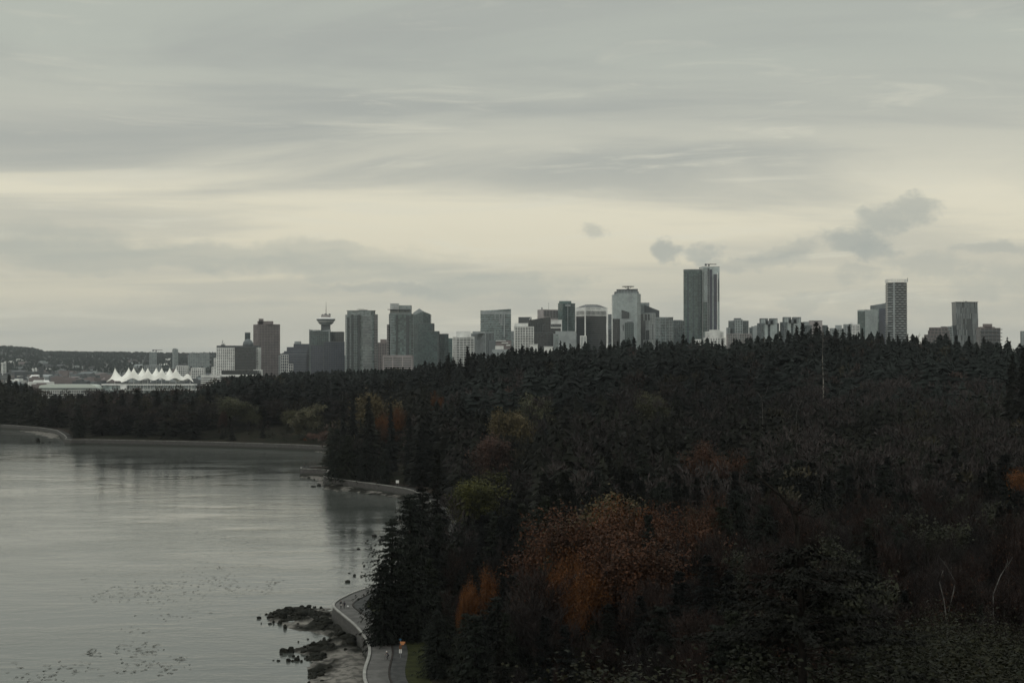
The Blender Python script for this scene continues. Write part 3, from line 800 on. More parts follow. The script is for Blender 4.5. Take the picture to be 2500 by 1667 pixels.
# --- singled-out trees
S_ = [
 ('cedar', 958, 1268, 296, 'dark cedar leaning over the nearest walkway, its pointed top against the water', 1.25, 0),
 ('cedar', 935, 1375, 288, 'low broad cedar overhanging the walkway bend', 1.35, 1),
 ('cedar', 1000, 1205, 318, 'tall dark cedar rising behind the one at the walkway bend', 1.15, 2),
 ('cedar', 1012, 1330, 292, 'dense dark cedar inland of the walkway bend', 1.3, 0),
 ('fir', 1032, 1150, 372, 'fir at the bay edge where the middle sea wall disappears', 1.1, 1),
 ('cedar', 1008, 1235, 345, 'ragged cedar at the water edge beyond the walkway bend', 1.1, 1),
 ('fir', 1068, 1095, 430, 'tall fir left of the yellow-green tree', 1.0, 2),
 ('cedar', 1080, 1440, 270, 'shadowy cedar behind the orange sign post', 1.3, 2),
 ('cedar', 1068, 1490, 258, 'squat cedar on the bank above the orange sign post', 1.3, 0),
 ('lime', 1182, 1150, 455, 'rounded yellow-green tree glowing among dark firs above the middle cove', 1.35, 0),
 ('lime', 1140, 1172, 440, 'smaller green tree touching the yellow-green one on its left', 1.1, 1),
 ('gold', 1188, 1376, 262, 'vivid orange maple standing left of the big rust-coloured grove', .5, 0),
 ('gold', 1140, 1425, 254, 'narrow golden orange maple in front of the vivid orange one', .30, 1),
 ('rust', 1485, 1225, 256, 'tall rust maple filling the crest between the two sides of the grove', 1.15, 0),
 ('gold', 1362, 1372, 232, 'low orange maple at the left foot of the rust grove', .5, 2),
 ('gold', 1392, 1335, 238, 'bright orange maple at the left end of the rust grove', .58, 0),
 ('rust', 1442, 1238, 262, 'dark rust maple rising behind the bright orange one', 1.05, 1),
 ('rust', 1500, 1285, 238, 'spreading rust-brown maple in the middle of the autumn grove', 1.2, 2),
 ('gold', 1560, 1205, 272, 'orange maple at the crest of the autumn grove', .85, 1),
 ('rust', 1628, 1222, 262, 'broad rust maple at the right shoulder of the autumn grove', .95, 0),
 ('rust', 1700, 1195, 276, 'thin rusty maple with upright twigs on the right of the grove', .6, 1),
 ('rust', 1580, 1330, 246, 'half-bare maple with scattered orange leaves in front of the grove', 1.1, 0),
 ('moss', 2305, 1528, 150, 'mossy green tree hiding the foot of the pale forked trunk', 1.5, 0),
 ('moss', 2440, 1480, 152, 'mossy green tree before the pale slanting trunk', 1.4, 1),
 ('moss', 1800, 1612, 120, 'mossy green bush-like tree left of the thick near trunk', 1.6, 2),
 ('moss', 2060, 1605, 119, 'mossy green bush-like tree right of the thick near trunk', 1.6, 0),
 ('moss', 2190, 1590, 121, 'second mossy green tree right of the thick near trunk', 1.5, 1),
 ('moss', 2370, 1570, 122, 'mossy green tree in the bottom right corner', 1.6, 2),
 ('moss', 2480, 1585, 118, 'mossy green tree cut by the bottom right corner', 1.5, 0),
 ('moss', 1700, 1640, 118, 'mossy green tree at the bottom edge left of the near trunk', 1.5, 1),
 ('cedar', 1583, 1255, 246, 'small dark green cone-shaped cedar inside the autumn grove', .62, 1),
 ('barered', 1290, 1440, 236, 'bare reddish tree hiding the foot of the bright orange maple', 1.3, 0),
 ('bare', 1340, 1420, 225, 'bare grey tree in front of the bright orange maple', 1.2, 1),
 ('barered', 1400, 1400, 222, 'bare reddish tree in front of the dark rust maple', 1.3, 2),
 ('cedar', 1210, 1455, 240, 'dark cedar in front of the vivid orange maple', 1.3, 2),
 ('fir', 1255, 1405, 250, 'fir between the vivid orange maple and the rust grove', 1.2, 0),
 ('cedar', 1160, 1500, 226, 'low dark cedar below the narrow golden maple', 1.4, 1),
 ('olive', 1490, 1212, 285, 'pale green tree peeping over the autumn grove', .9, 2),
 ('rust', 1705, 1075, 420, 'reddish brown maple halfway up the wooded slope', 1.2, 0),
 ('gold', 2492, 1112, 330, 'orange-leaved maple at the right edge of the picture', .8, 1),
 ('gold', 975, 990, 770, 'slanting orange tree among the firs above the middle headland', .8, 0),
 ('rust', 940, 1030, 745, 'brownish-orange tree below the slanting orange one', .9, 1),
 ('olive', 930, 960, 800, 'grey-green broadleaf above the middle headland', 1.1, 2),
 ('gold', 1072, 955, 860, 'small amber tree on the slope right of the faceted tower', .6, 1),
 ('olive', 1290, 960, 690, 'olive broadleaf on the slope below the black slanted office block', 1.2, 0),
 ('olive', 1255, 1000, 640, 'olive broadleaf with a yellowish top just below its larger neighbour', 1.0, 1),
 ('olive', 1590, 955, 640, 'light olive tree in the middle of the upper slope', .8, 2),
 ('russet', 1190, 1065, 560, 'dull russet tree high behind the yellow-green one', 1.0, 1),
 ('palebush', 772, 985, 985, 'large pale green broadleaf on the far shore left of the headland', 1.35, 0),
 ('olive', 700, 1000, 1010, 'grey-green broadleaf left of the large pale one on the far shore', 1.1, 1),
 ('olive', 560, 968, 1035, 'wide olive broadleaf on the far shore below the brown office tower', 1.3, 2),
 ('olive', 605, 980, 1030, 'second olive broadleaf below the brown office tower', 1.2, 0),
 ('russet', 545, 1003, 1020, 'slim reddish tree in front of the olive broadleaves', .45, 1),
 ('palebush', 733, 1040, 985, 'round yellowish bush-like tree near the cove', 1.2, 1),
 ('gold', 742, 1068, 960, 'small tree with an orange top at the cove', 1.0, 2),
 ('roseate', 792, 1050, 960, 'russet tree beside the middle headland', 1.5, 0),
 ('roseate', 765, 1056, 965, 'low pinkish-brown shrub tree between the cove bushes', 1.4, 2),
 ('ragged', 838, 985, 700, 'outermost dark fir of the middle headland', .75, 0),
 ('ragged', 862, 955, 715, 'second fir in from the tip of the middle headland', .8, 1),
 ('cedar', 822, 1045, 690, 'low spreading cedar over the jetty', 1.5, 1),
 ('cedar', 850, 1060, 680, 'dark cedar just inland of the jetty', 1.6, 2),
 ('ragged', 900, 965, 705, 'broad fir in the middle of the headland wood', .85, 2),
 ('cedar', 895, 1075, 668, 'cedar low on the headland beside the white sign', 1.4, 0),
 ('ragged', 955, 985, 690, 'fir to the left of the headland white sign', .7, 3),
 ('fir', 1000, 1020, 660, 'fir above the headland white sign', .9, 0),
 ('cedar', 940, 1095, 655, 'squat cedar behind the headland white sign', 1.4, 1),
 ('fir', 1030, 1040, 640, 'fir at the right end of the headland path', .9, 1),
 ('ragged', 1096, 862, 905, 'pointed fir spiring in front of the white banded office block', 0.69, 0),
 ('ragged', 1141, 846, 900, 'tallest slim fir spire over the white banded office block', 0.63, 1),
 ('ragged', 1206, 862, 890, 'pair-forming fir before the low brown buildings', 0.86, 2),
 ('ragged', 1238, 856, 895, 'fir directly in front of the white balcony tower', 0.69, 3),
 ('ragged', 1287, 848, 900, 'bushy fir overlapping the black slanted block', 1.26, 4),
 ('ragged', 1332, 858, 900, 'loose fir in front of the two small white roofs', 1.15, 0),
 ('ragged', 1378, 836, 930, 'fir with thin top left of the white-crowned tower', 0.86, 1),
 ('ragged', 1412, 838, 930, 'fir at the foot of the white-crowned tower', 0.80, 2),
 ('ragged', 1508, 832, 950, 'fir below the big pale glass tower', 0.92, 3),
 ('ragged', 1548, 822, 960, 'fir before the helipad tower', 0.92, 4),
 ('ragged', 1604, 828, 950, 'fir between the glass tower and the residential towers', 0.80, 0),
 ('ragged', 1633, 836, 950, 'short fir below the residential towers', 0.69, 1),
 ('ragged', 1668, 815, 960, 'fir just left of the twin tallest towers', 0.92, 2),
 ('ragged', 1692, 822, 960, 'fir at the foot of the curved tall tower', 0.92, 3),
 ('ragged', 1706, 838, 950, 'small fir beneath the curved tall tower', 0.57, 4),
 ('ragged', 1764, 826, 930, 'isolated fir with see-through crown right of the twin towers', 0.63, 0),
 ('ragged', 1792, 828, 960, 'fir at the left foot of the brick apartment tower', 0.80, 1),
 ('ragged', 1808, 834, 960, 'fir at the right foot of the brick apartment tower', 0.92, 2),
 ('ragged', 1863, 826, 960, 'fir below the first notched apartment tower', 0.92, 3),
 ('ragged', 1893, 815, 960, 'slim fir before the first notched apartment tower', 0.63, 4),
 ('ragged', 1945, 795, 930, 'tall ridge fir left of the highest one', 1.03, 0),
 ('ragged', 1960, 788, 925, 'tall twin-topped ridge fir under the second notched tower', 1.03, 1),
 ('ragged', 1993, 785, 930, 'highest bushy fir of the ridge', 1.26, 2),
 ('ragged', 1925, 806, 930, 'ridge fir sloping down left of the tall ones', 1.03, 3),
 ('ragged', 2022, 806, 930, 'ridge fir sloping down right of the tall ones', 1.03, 4),
 ('ragged', 2074, 792, 930, 'dense pointed fir in front of the pale low blocks', 0.86, 0),
 ('ragged', 2105, 802, 950, 'slender fir under the pale glass slab', 0.57, 1),
 ('ragged', 2142, 808, 950, 'slender fir at the foot of the dark slanted slab', 0.69, 2),
 ('ragged', 2170, 812, 950, 'fir left of the wavy banded tower', 0.69, 3),
 ('ragged', 2192, 818, 950, 'fir in front of the wavy banded tower', 0.69, 4),
 ('ragged', 2216, 816, 950, 'fir at the right foot of the wavy banded tower', 0.69, 0),
 ('ragged', 2310, 815, 960, 'fir before the stepped dark apartments', 0.80, 1),
 ('ragged', 2335, 818, 960, 'fir at the left foot of the slatted tower', 0.80, 2),
 ('ragged', 2366, 820, 960, 'fir at the foot of the slatted tower', 0.80, 3),
 ('ragged', 2402, 822, 960, 'fir below the dark balcony block', 0.80, 4),
 ('ragged', 2432, 836, 960, 'ridge fir right of the dark balcony block', 0.92, 0),
 ('ragged', 2465, 834, 940, 'rounded ridge fir near the right edge', 1.03, 1),
 ('ragged', 2490, 838, 900, 'ridge fir touching the right edge of the picture', 1.15, 2),
 ('ragged', 2470, 868, 560, 'nearer dark fir at the right edge of the picture', .9, 3),
 ('ragged', 2500, 850, 520, 'large dark fir cut by the right edge of the picture', .9, 4),
 ('ragged', 22, 914, 1330, 'dark fir at the left edge on the far shore', 1.3, 0),
 ('ragged', 40, 930, 1320, 'fir second from the left edge on the far shore', 1.3, 1),
 ('ragged', 0, 925, 1340, 'fir cut by the left edge on the far shore', .9, 2),
 ('ragged', 430, 948, 1040, 'broad dark fir on the far shore under the last sail', 1.7, 0),
 ('ragged', 385, 955, 1045, 'broad dark fir on the far shore under the middle sails', 1.7, 1),
 ('ragged', 335, 950, 1050, 'broad dark fir on the far shore under the first sails', 1.6, 2),
 ('ragged', 300, 960, 1045, 'dark fir on the far shore left of the sails', 1.6, 3),
 ('ragged', 250, 955, 1050, 'dark fir on the far shore under the terminal hall end', 1.6, 4),
 ('ragged', 508, 940, 1060, 'dark fir on the far shore left of the olive crowns', 1.5, 0),
 ('ragged', 655, 935, 1060, 'dark fir on the far shore between the olive crowns', 1.7, 1),
 ('bare', 470, 985, 1020, 'rounded brown leafless tree in front of the far-shore firs', 1.9, 0),
 ('bare', 145, 985, 1180, 'brown leafless tree near the far beach', 1.9, 1),
 ('bare', 60, 985, 1270, 'brown leafless tree on the far left shore', 1.9, 2),
 ('cedar', 192, 990, 1035, 'dark round cedar behind the far beach', 1.2, 0),
 ('cedar', 100, 1018, 1240, 'little dark bushy cedar on the lawn of the far shore', 1.2, 1),
]
for (k, px, yt, d, lab, wd, wh) in S_:
    treep(k, px, yt, d, lab, wd, wh)

# --- hero fir: wind-bent top on a thick trunk at the lower right
def hero():
    d0 = 130.; bx = X(1960, d0)
    zg = float(HT([bx], [d0])[0])
    root = tag(empty('fir_tree', (bx, d0, zg)), 'big near fir with a thick trunk and a bent forked bare top', 'tree')
    O = Vector((bx, d0, zg))
    tp = [P(px, py, d0) for px, py in ((1960, 1667), (1958, 1560), (1955, 1440), (1950, 1340), (1945, 1280), (1932, 1240), (1905, 1208), (1872, 1182), (1848, 1160), (1828, 1148))]
    pts = [Vector((bx+.1, d0, zg-1)), Vector((bx+.05, d0, (zg+tp[0].z)/2))] + tp
    mb = MB(); mb.tube([p-O for p in pts], [.55, .47, .42, .38, .30, .23, .19, .17, .15, .12, .08, .03], 9)
    M_hb = mat('bark_dark', (.016, .014, .012), .95, .05, nscale=2, namt=.4)
    mb.build('trunk', M_hb, root, True)
    limbs = [([(1940, 1255), (1975, 1235), (2000, 1205), (2004, 1150), (2003, 1090)], .13, 2), ([(1925, 1232), (1950, 1240), (1990, 1238), (2040, 1225)], .09, -2),
             ([(1872, 1182), (1900, 1188), (1945, 1183), (1975, 1178)], .07, 1), ([(1850, 1162), (1880, 1155), (1903, 1140), (1912, 1105)], .08, -1),
             ([(1905, 1208), (1940, 1208), (1970, 1200)], .06, 1.5), ([(1845, 1158), (1838, 1120), (1850, 1080), (1862, 1040)], .07, 2),
             ([(1935, 1245), (1985, 1262), (2030, 1240), (2060, 1215)], .08, 3), ([(1860, 1172), (1820, 1185), (1780, 1180), (1740, 1190)], .07, -2)]
    rr = random.Random(5); ends = []
    for lp, r, dy in limbs:
        q_ = [P(px, py, d0+dy*i/len(lp)) for i, (px, py) in enumerate(lp)]
        mb = MB(); mb.tube([p-O for p in q_], [r*.6*(1-.75*i/(len(q_)-1)) for i in range(len(q_))], 6)
        mb.build('limb', M_hb, root, True)
        ends += [(p, 1.3+.5*rr.random()) for p in q_[2:]]
    rng = np.random.default_rng(8); Pn = []; Dn = []; Ln = []
    for c_, s_ in ends:
        for k in range(46):
            v = rng.normal(0, 1, 3)*np.array([s_, s_, s_*.55]); Pn.append(np.array(c_-O)+v+np.array([0, 0, .3]))
            D = rng.normal(0, .6, 3)+np.array([v[0], v[1], .1])*.4; Dn.append(D/np.linalg.norm(D)); Ln.append(rng.uniform(.2, .5))
    n = len(Pn); V = spray(rng, np.array(Pn), np.array(Dn), np.array(Ln), np.array(Ln)*.22, .1)
    link('upper_foliage', mesh('upper_foliage', V, quads(n), M_fir), root)
    # layered lower crown
    Pn = []; Dn = []; Ln = []; bmb = MB()
    z0 = Z(1592, d0)-zg; z1 = Z(1345, d0)-zg
    for i in range(64):
        t = (i+rng.random())/64; z = z0+(z1-z0)*t
        a = rng.uniform(0, 6.28); L = (11.8*(1-t)**.55*rng.uniform(.55, 1.08)+1.2)
        dr = np.array([math.cos(a), math.sin(a), rng.uniform(-.03, .16)])
        bmb.tube([(0, 0, z), tuple(dr*L*.5+np.array([0, 0, z+.15])), tuple(dr*L+np.array([0, 0, z-.3]))], [.09, .055, .015], 4)
        m_ = int(L*3.2)
        for f in np.linspace(.18, 1.0, m_):
            c_ = np.array([0, 0, z])+dr*L*f; c_[2] += .25*math.sin(f*3)-.4*f*f
            for q_ in range(9):
                sa = rng.normal(0, .9); Pn.append(c_+rng.normal(0, .28, 3)*np.array([1, 1, .5]))
                Dn.append(np.array([math.cos(a+sa), math.sin(a+sa), -.1+rng.normal(0, .2)])); Ln.append(rng.uniform(.25, .65)*(1.2-.4*f))
    bmb.build('branches', M_bark, root)
    n = len(Pn); Ln = np.array(Ln)
    V = spray(rng, np.array(Pn), np.array(Dn), Ln, Ln*.24, .25)
    link('crown', mesh('crown', V, quads(n), M_fir), root)
    TREES.append((bx, d0, 9))
hero()

# --- dead and pale trees
def stick_tree(name, label, paths, d, mt, r=.14, cat='tree', stubs=0):
    p0 = P(*paths[0][0], d); zg = float(HT([p0.x], [d])[0])
    root = tag(empty(name, (p0.x, d, zg)), label, cat); O = Vector((p0.x, d, zg)); rr = random.Random(len(label))
    for i, lp in enumerate(paths):
        q_ = [P(px, py, d+rr.uniform(-.4, .4)) for px, py in lp]
        if i == 0: q_ = [Vector((p0.x, d, zg-.5))]+q_
        mb = MB(); k = len(q_); rad = [(r if i == 0 else r*.55)*(1-.75*j/(k-1)) for j in range(k)]
        mb.tube([p-O for p in q_], rad, 6)
        if i == 0:
            for s in range(stubs):
                f = rr.uniform(.25, .97)*(k-1); j = int(f); b_ = q_[j].lerp(q_[min(j+1, k-1)], f-j)-O
                a = rr.uniform(0, 6.28); L = rr.uniform(.6, 2.2)
                mb.tube([b_, b_+Vector((math.cos(a)*L, math.sin(a)*L, rr.uniform(-.3, .5)))], [r*.25, .01], 4)
        mb.build('trunk' if i == 0 else 'branch', mt, root, True)
    TREES.append((p0.x, d, 1))
stick_tree('dead_tree', 'tall pale dead trunk standing bare below the highest ridge firs', [[(2011, 985), (2010, 930), (2008, 880), (2009, 830), (2010, 806)]], 640, M_snag, .30, stubs=26)
stick_tree('dead_tree', 'crooked dead spike sticking up right of the wavy banded tower', [[(2240, 850), (2242, 830), (2243, 818), (2246, 813)], [(2243, 822), (2249, 815)]], 940, M_snag, .28, stubs=6)
stick_tree('dead_tree', 'short dead spike beside the crooked one on the ridge', [[(2252, 850), (2252, 830), (2251, 819)]], 940, M_snag, .14, stubs=8)
stick_tree('bare_tree', 'pale forked bare trunk at the lower right', [[(2312, 1530), (2311, 1515), (2305, 1467), (2294, 1422), (2298, 1403), (2303, 1392)], [(2318, 1482), (2328, 1446), (2332, 1420), (2311, 1381), (2290, 1355)], [(2312, 1515), (2319, 1480), (2329, 1433)]], 168, M_pale, .085)
stick_tree('bare_tree', 'pale slanting bare trunk near the right edge', [[(2425, 1450), (2442, 1406), (2453, 1388), (2464, 1374), (2472, 1360)], [(2453, 1388), (2460, 1372), (2457, 1352)]], 172, M_pale, .075)
stick_tree('dead_tree', 'thin pale broken branches of a dead tree on the upper right slope', [[(1862, 1000), (1860, 975), (1853, 962), (1848, 958)], [(1858, 970), (1868, 965), (1874, 948), (1876, 930)]], 520, M_pale, .16, stubs=8)
stick_tree('dead_tree', 'small pale dead treetop right of the broken branches', [[(1944, 1010), (1948, 994), (1954, 984), (1957, 976)], [(1949, 992), (1943, 984)]], 500, M_pale, .14, stubs=6)

# --- the forest: jittered positions, nearest as individuals, the rest as one mass
LM = [(500, 'below the white sail roofs'), (640, 'below the domed office block'), (760, 'below the brown office tower'), (850, 'below the lookout tower'),
      (1010, 'below the pale apartment towers'), (1170, 'below the faceted tower'), (1290, 'left of the yellow-green tree line'), (1420, 'below the black slanted block'),
      (1600, 'below the helipad tower'), (1790, 'below the twin tallest towers'), (1960, 'below the notched apartment towers'), (2110, 'below the highest ridge firs'),
      (2260, 'below the wavy banded tower'), (2400, 'below the slatted tower'), (9999, 'at the right edge')]
def zone(px, d):
    e0 = 0
    for e, n in LM:
        if px < e: break
        e0 = e
    lm = n if e > 3000 else n.replace('below the ', 'below the left of the ' if px < (e0+e)/2 else 'below the right of the ')
    dz = ('in the bottom foreground', 'on the lowest slope', 'on the lower slope', 'on the middle slope', 'on the upper slope', 'near the skyline')[int(np.searchsorted([175, 240, 330, 460, 700], d))]
    return f'{dz} {lm}'
rng = np.random.default_rng(2024)
cand = []
y = 92.
while y < 1500:
    st = 7.2 if y < 260 else (8.2 if y < 460 else 10.0)
    x0, x1 = -1450/F*y, 1420/F*y
    x = x0
    while x < x1:
        cand.append((x+rng.uniform(-.42, .42)*st, y+rng.uniform(-.42, .42)*st)); x += st
    y += st
cand = np.array(cand); sdv = sdf(cand[:, 0], cand[:, 1])
lim = np.where(cand[:, 1] < 400, 13.5, np.where(cand[:, 1] < 900, 9.0, 7.5))
seen = (sdv > lim) & ~((cand[:, 1] > 1090) & (cand[:, 0] > -250/F*cand[:, 1])) & (cand[:, 1] < 1400)
cand = cand[seen]; sdv = sdv[seen]
TA = np.array(TREES)
ok = np.array([np.min(np.hypot(TA[:, 0]-x, TA[:, 1]-y)-TA[:, 2]) > 1.2 for x, y in cand])
cand = cand[ok]; sdv = sdv[ok]
hz = HT(cand[:, 0], cand[:, 1], sdv)
counts = {'con': 0, 'dec': 0}
SCREEN = [(46 if d > 600 else 70, px, yt, d, 44*wd*(1000/d if d < 1000 else 1)*(.5 if d < 400 else 1)) for (k, px, yt, d, lab, wd, wh) in S_ if k in ('olive', 'palebush', 'roseate', 'lime', 'gold', 'rust', 'russet') and d > 300]
MASS = []
n_spec = sum(1 for s in S_ if s[0] in ('fir', 'cedar', 'ragged'))
for (x, y), z, sd_v in zip(cand, hz, sdv):
    px = 1250+F*x/y
    r1, r2, r3 = rng.random(3)
    bushy = fbm(np.array([x]), np.array([y]), 55, 3, 3)[0]
    # limit crown tops: no tree rises in front of what the photograph shows open
    if y < 330 and px > 1380: dec = r1 < (.85 if bushy > .38 else .55)
    elif y < 330: dec = r1 < .22
    elif y < 520: dec = r1 < (.42 if bushy > .5 else .12)
    elif px < 860 and y < 1180 and sd_v < 60: dec = r1 < .75
    else: dec = r1 < .20
    h = rng.uniform(.82, 1.12)*(16 if y < 175 else 20 if y < 240 else 20 if y < 330 else 24 if y < 420 else 29 if y < 600 else 34 if px > 900 or y > 1150 else 30)
    if sd_v < 30: h *= .85 if y < 500 else .95
    if dec: h *= .86 if y < 600 else .72
    ztop_max = CAM_H-(np.interp(y, [90, 130, 175, 240, 330, 460, 700, 860, 1500], [1640, 1560, 1400, 1230, 1130, 1030, 915, 0, 0])-875)/F*y
    if y > 800: ztop_max = CAM_H-(np.interp(px, [1000, 1060, 1130, 1250, 1500, 1750, 1850, 1920, 1960, 2010, 2070, 2150, 2300, 2500], [882, 866, 850, 838, 828, 828, 816, 798, 788, 789, 806, 812, 820, 832])-875)/F*y+rng.normal(0, 2.0)+(5 if rng.random() < .1 else 0)
    if px < 1010 and y > 800: ztop_max = min(ztop_max, CAM_H-(np.interp(px, [-200, 60, 110, 300, 480, 560, 700, 1010], [925, 930, 962, 955, 950, 915, 905, 893])-875)/F*y)
    if px < 1250 and y < 330: ztop_max = min(ztop_max, CAM_H-(np.interp(px, [880, 960, 1060, 1250], [1560, 1330, 1180, 1150])-875)/F*y) if y > 255 else min(ztop_max, CAM_H-(np.interp(px, [900, 1000, 1250], [1700, 1560, 1440])-875)/F*y)
    for (sk, spx, syt, sd0, srad) in SCREEN:
        if sd0-150 < y < sd0-2 and abs(px-spx) < srad: ztop_max = min(ztop_max, CAM_H-(syt+sk-875)/F*y)
    if z+h > ztop_max: h = max(ztop_max-z-(rng.random()**1.2)*(6.5 if y > 800 else 9 if y > 460 else 6), 5.0 if y > 175 else 3.5)
    if dec:
        kind = 'barered' if (y < 330 and r2 < .5) else 'bare' if r2 < .88 or y > 600 else 'olive'
        if y > 700: kind = 'olive' if r2 < .35 else 'russet' if r2 < .5 else 'bare'
        lab = {'bare': 'bare grey-brown tree', 'barered': 'bare reddish-brown tree', 'olive': 'olive broadleaf tree', 'russet': 'faded russet tree'}[kind]
        lab = ('low ' if h < 12.5 else 'mid-sized ' if h < 16 else 'tall ')+lab
        if counts['dec'] < 240 and y < 330:
            counts['dec'] += 1; zn = zone(px, y)
            tree('dimolive' if kind == 'olive' else kind, x, y, h, f'{lab} {zn}', f'{lab}s {zn}', z=z)
        else: MASS.append((x, y, z, h, kind, 1.0))
    else:
        if counts['con']+n_spec < 290 and y < 470 and h > 7:
            counts['con'] += 1; zn = zone(px, y)
            kind = 'cedar' if r2 < .35 else 'fir'
            lab = ('low ' if h < 16 else 'mid-sized ' if h < 20 else 'tall ')+('dark drooping cedar' if kind == 'cedar' else 'dark pointed fir')
            tree(kind, x, y, h, f'{lab} {zn}', f'{lab}s {zn}', z=z, wide=1.15)
        else: MASS.append((x, y, z, h, 'con', rng.uniform(.8, 1.25)*(1.5 if px < 860 and y > 850 else 1.15), y < 640 or sd_v < 45))

def joined(name, items, templ, mt, label, tk=1.0):
    Vs = []; Qs = []; Ts = []; base_ = 0
    for (x, y, z, h, kind, wd, *_) in items:
        tv, H = templ[int(rng.integers(len(templ)))]
        a = rng.uniform(0, 6.28); c_, s_ = math.cos(a), math.sin(a); k = h/H
        v = np.empty_like(tv); v[:, 0] = (tv[:, 0]*c_-tv[:, 1]*s_)*k*wd+x; v[:, 1] = (tv[:, 0]*s_+tv[:, 1]*c_)*k*wd+y; v[:, 2] = tv[:, 2]*k+z
        Vs.append(v); Qs.append(np.arange(len(v)).reshape(-1, 4)+base_); base_ += len(v); Ts.append(np.full(len(v), np.clip((fbm(np.array([x]), np.array([y]), 90, 3, 17)[0]-.5)*2.2+.4+rng.normal(0, .13), 0, 1)*tk))
    if not Vs: return
    me_ = mesh(name, np.concatenate(Vs), np.concatenate(Qs), mt); attr(me_, 'tint', np.concatenate(Ts))
    tag(link(name, me_), label, kind='stuff')
ct_hi = [(np.concatenate([skirts(200+s, 30., 5.0, .04, 25, 11, .55+.08*s, .40, .25), conifer_crown(200+s, 30., 5.6, .05, 14, 5, 2, 1, 1.5, .75, .4, .1)]), 30.) for s in range(6)]
ct_lo = [(skirts(230+s, 30., 4.7, .40, 23, 12, .58+.08*s, .46, .30), 30.) for s in range(6)]
def dec_templ(seed, n, size):
    rg = np.random.default_rng(seed)
    lob = [(rg.normal(0, 2.6, 3)*np.array([1, 1, .9])+np.array([0, 0, 12.])) for _ in range(7)]
    P_ = []; D_ = []
    for k in range(n):
        c_ = lob[rg.integers(7)]; v = rg.normal(0, 1, 3); v /= np.linalg.norm(v); v[2] = abs(v[2])*.9-.15
        P_.append(c_+v*rg.uniform(1.0, 2.6)); q_ = v*.5+rg.normal(0, .35, 3)+np.array([0, 0, .75]); D_.append(q_/np.linalg.norm(q_))
    L = rg.uniform(.6, 1.4, n)*size
    return spray(rg, np.array(P_), np.array(D_), L, L*(.09 if seed < 320 else .22), .05)
dt_bare = [(dec_templ(300+s, 330, 1.3), 16.) for s in range(4)]
dt_leaf = [(dec_templ(320+s, 280, 1.1), 16.) for s in range(4)]
con = [m for m in MASS if m[4] == 'con']
joined('conifer_wood', [m for m in con if m[6]], ct_hi, M_fir, 'mass of dark conifers covering the park slope')
joined('distant_conifer_wood', [m for m in con if not m[6]], ct_lo, M_fir, 'distant mass of dark conifers along the ridge and far shore')
joined('bare_wood', [m for m in MASS if m[4] in ('bare', 'barered')], dt_bare, M_twig, 'brown-grey leafless trees mixed into the wooded slope', .55)
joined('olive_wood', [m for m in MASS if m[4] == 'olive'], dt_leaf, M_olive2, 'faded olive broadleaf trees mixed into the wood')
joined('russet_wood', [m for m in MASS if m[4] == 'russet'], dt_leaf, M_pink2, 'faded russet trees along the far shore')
print('TREES', counts, len(MASS), n_spec, {k: sum(1 for m in MASS if m[4] == k) for k in ('con', 'bare', 'barered', 'olive', 'russet')})
# undergrowth
us = []
for k in range(850):
    y_ = float(rng.uniform(185, 380)); x_ = float(rng.uniform(-60/430*y_-20, 1400/F*y_)); us.append((x_, y_))
for k in range(500):
    y_ = float(rng.uniform(560, 1300)); x_ = float(rng.uniform(-1350/F*y_, -50)); us.append((x_, y_))
us = np.array(us); s1 = sdf(us[:, 0], us[:, 1]); us = us[s1 > 10.5]; s1 = s1[s1 > 10.5]
uz = HT(us[:, 0], us[:, 1], s1)
def bush_t(seed):
    rg = np.random.default_rng(seed); n = 150
    v = rg.normal(0, 1, (n, 3)); v /= np.linalg.norm(v, axis=1, keepdims=True); v[:, 2] = np.abs(v[:, 2])
    L = rg.uniform(.10, .22, n)
    return spray(rg, v*np.array([1.3, 1.3, 1.0])*rg.uniform(.5, 1, (n, 1)), v+rg.normal(0, .4, (n, 3)), L, L*.35, .2)
bt = [(bush_t(s), 1.5) for s in range(4)]
sel = rng.random(len(us)) < .6
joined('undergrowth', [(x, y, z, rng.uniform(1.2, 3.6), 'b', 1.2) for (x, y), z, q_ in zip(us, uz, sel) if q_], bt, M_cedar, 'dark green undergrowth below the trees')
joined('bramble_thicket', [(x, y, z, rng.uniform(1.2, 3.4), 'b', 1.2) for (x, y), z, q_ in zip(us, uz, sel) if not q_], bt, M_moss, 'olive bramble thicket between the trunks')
# ================================================================== city
CR = {'A': (0, 740, 5.6), 'B': (400, 740, 5.6), 'C': (800, 700, 7.35), 'D': (1080, 700, 7.35), 'E': (1380, 680, 7.35), 'F': (1640, 620, 6.534), 'G': (1900, 720, 7.35), 'H': (2150, 660, 6.72)}
def qx(c, x): return CR[c][0]+x/CR[c][2]
def qy(c, y): return CR[c][1]+y/CR[c][2]
def conc(name, col, rough=.75, **k): return mat(name, col, rough, .3, nscale=.06, namt=.16, **k)
M_white = conc('white_concrete', (.74, .75, .72)); M_pale_c = conc('pale_concrete', (.31, .34, .34)); M_grey_c = conc('grey_concrete', (.145, .165, .17))
M_dark_c = conc('dark_cladding', (.09, .10, .105)); M_brown_c = conc('brown_stone', (.19, .165, .16)); M_pink_c = conc('pinkish_stone', (.33, .305, .30)); M_teal_c = conc('teal_spandrel', (.13, .19, .18))
M_lead = conc('roof_membrane', (.16, .17, .17)); M_fabric = mat('sail_fabric', (.86, .86, .80), .7, .2, nscale=.08, namt=.05)
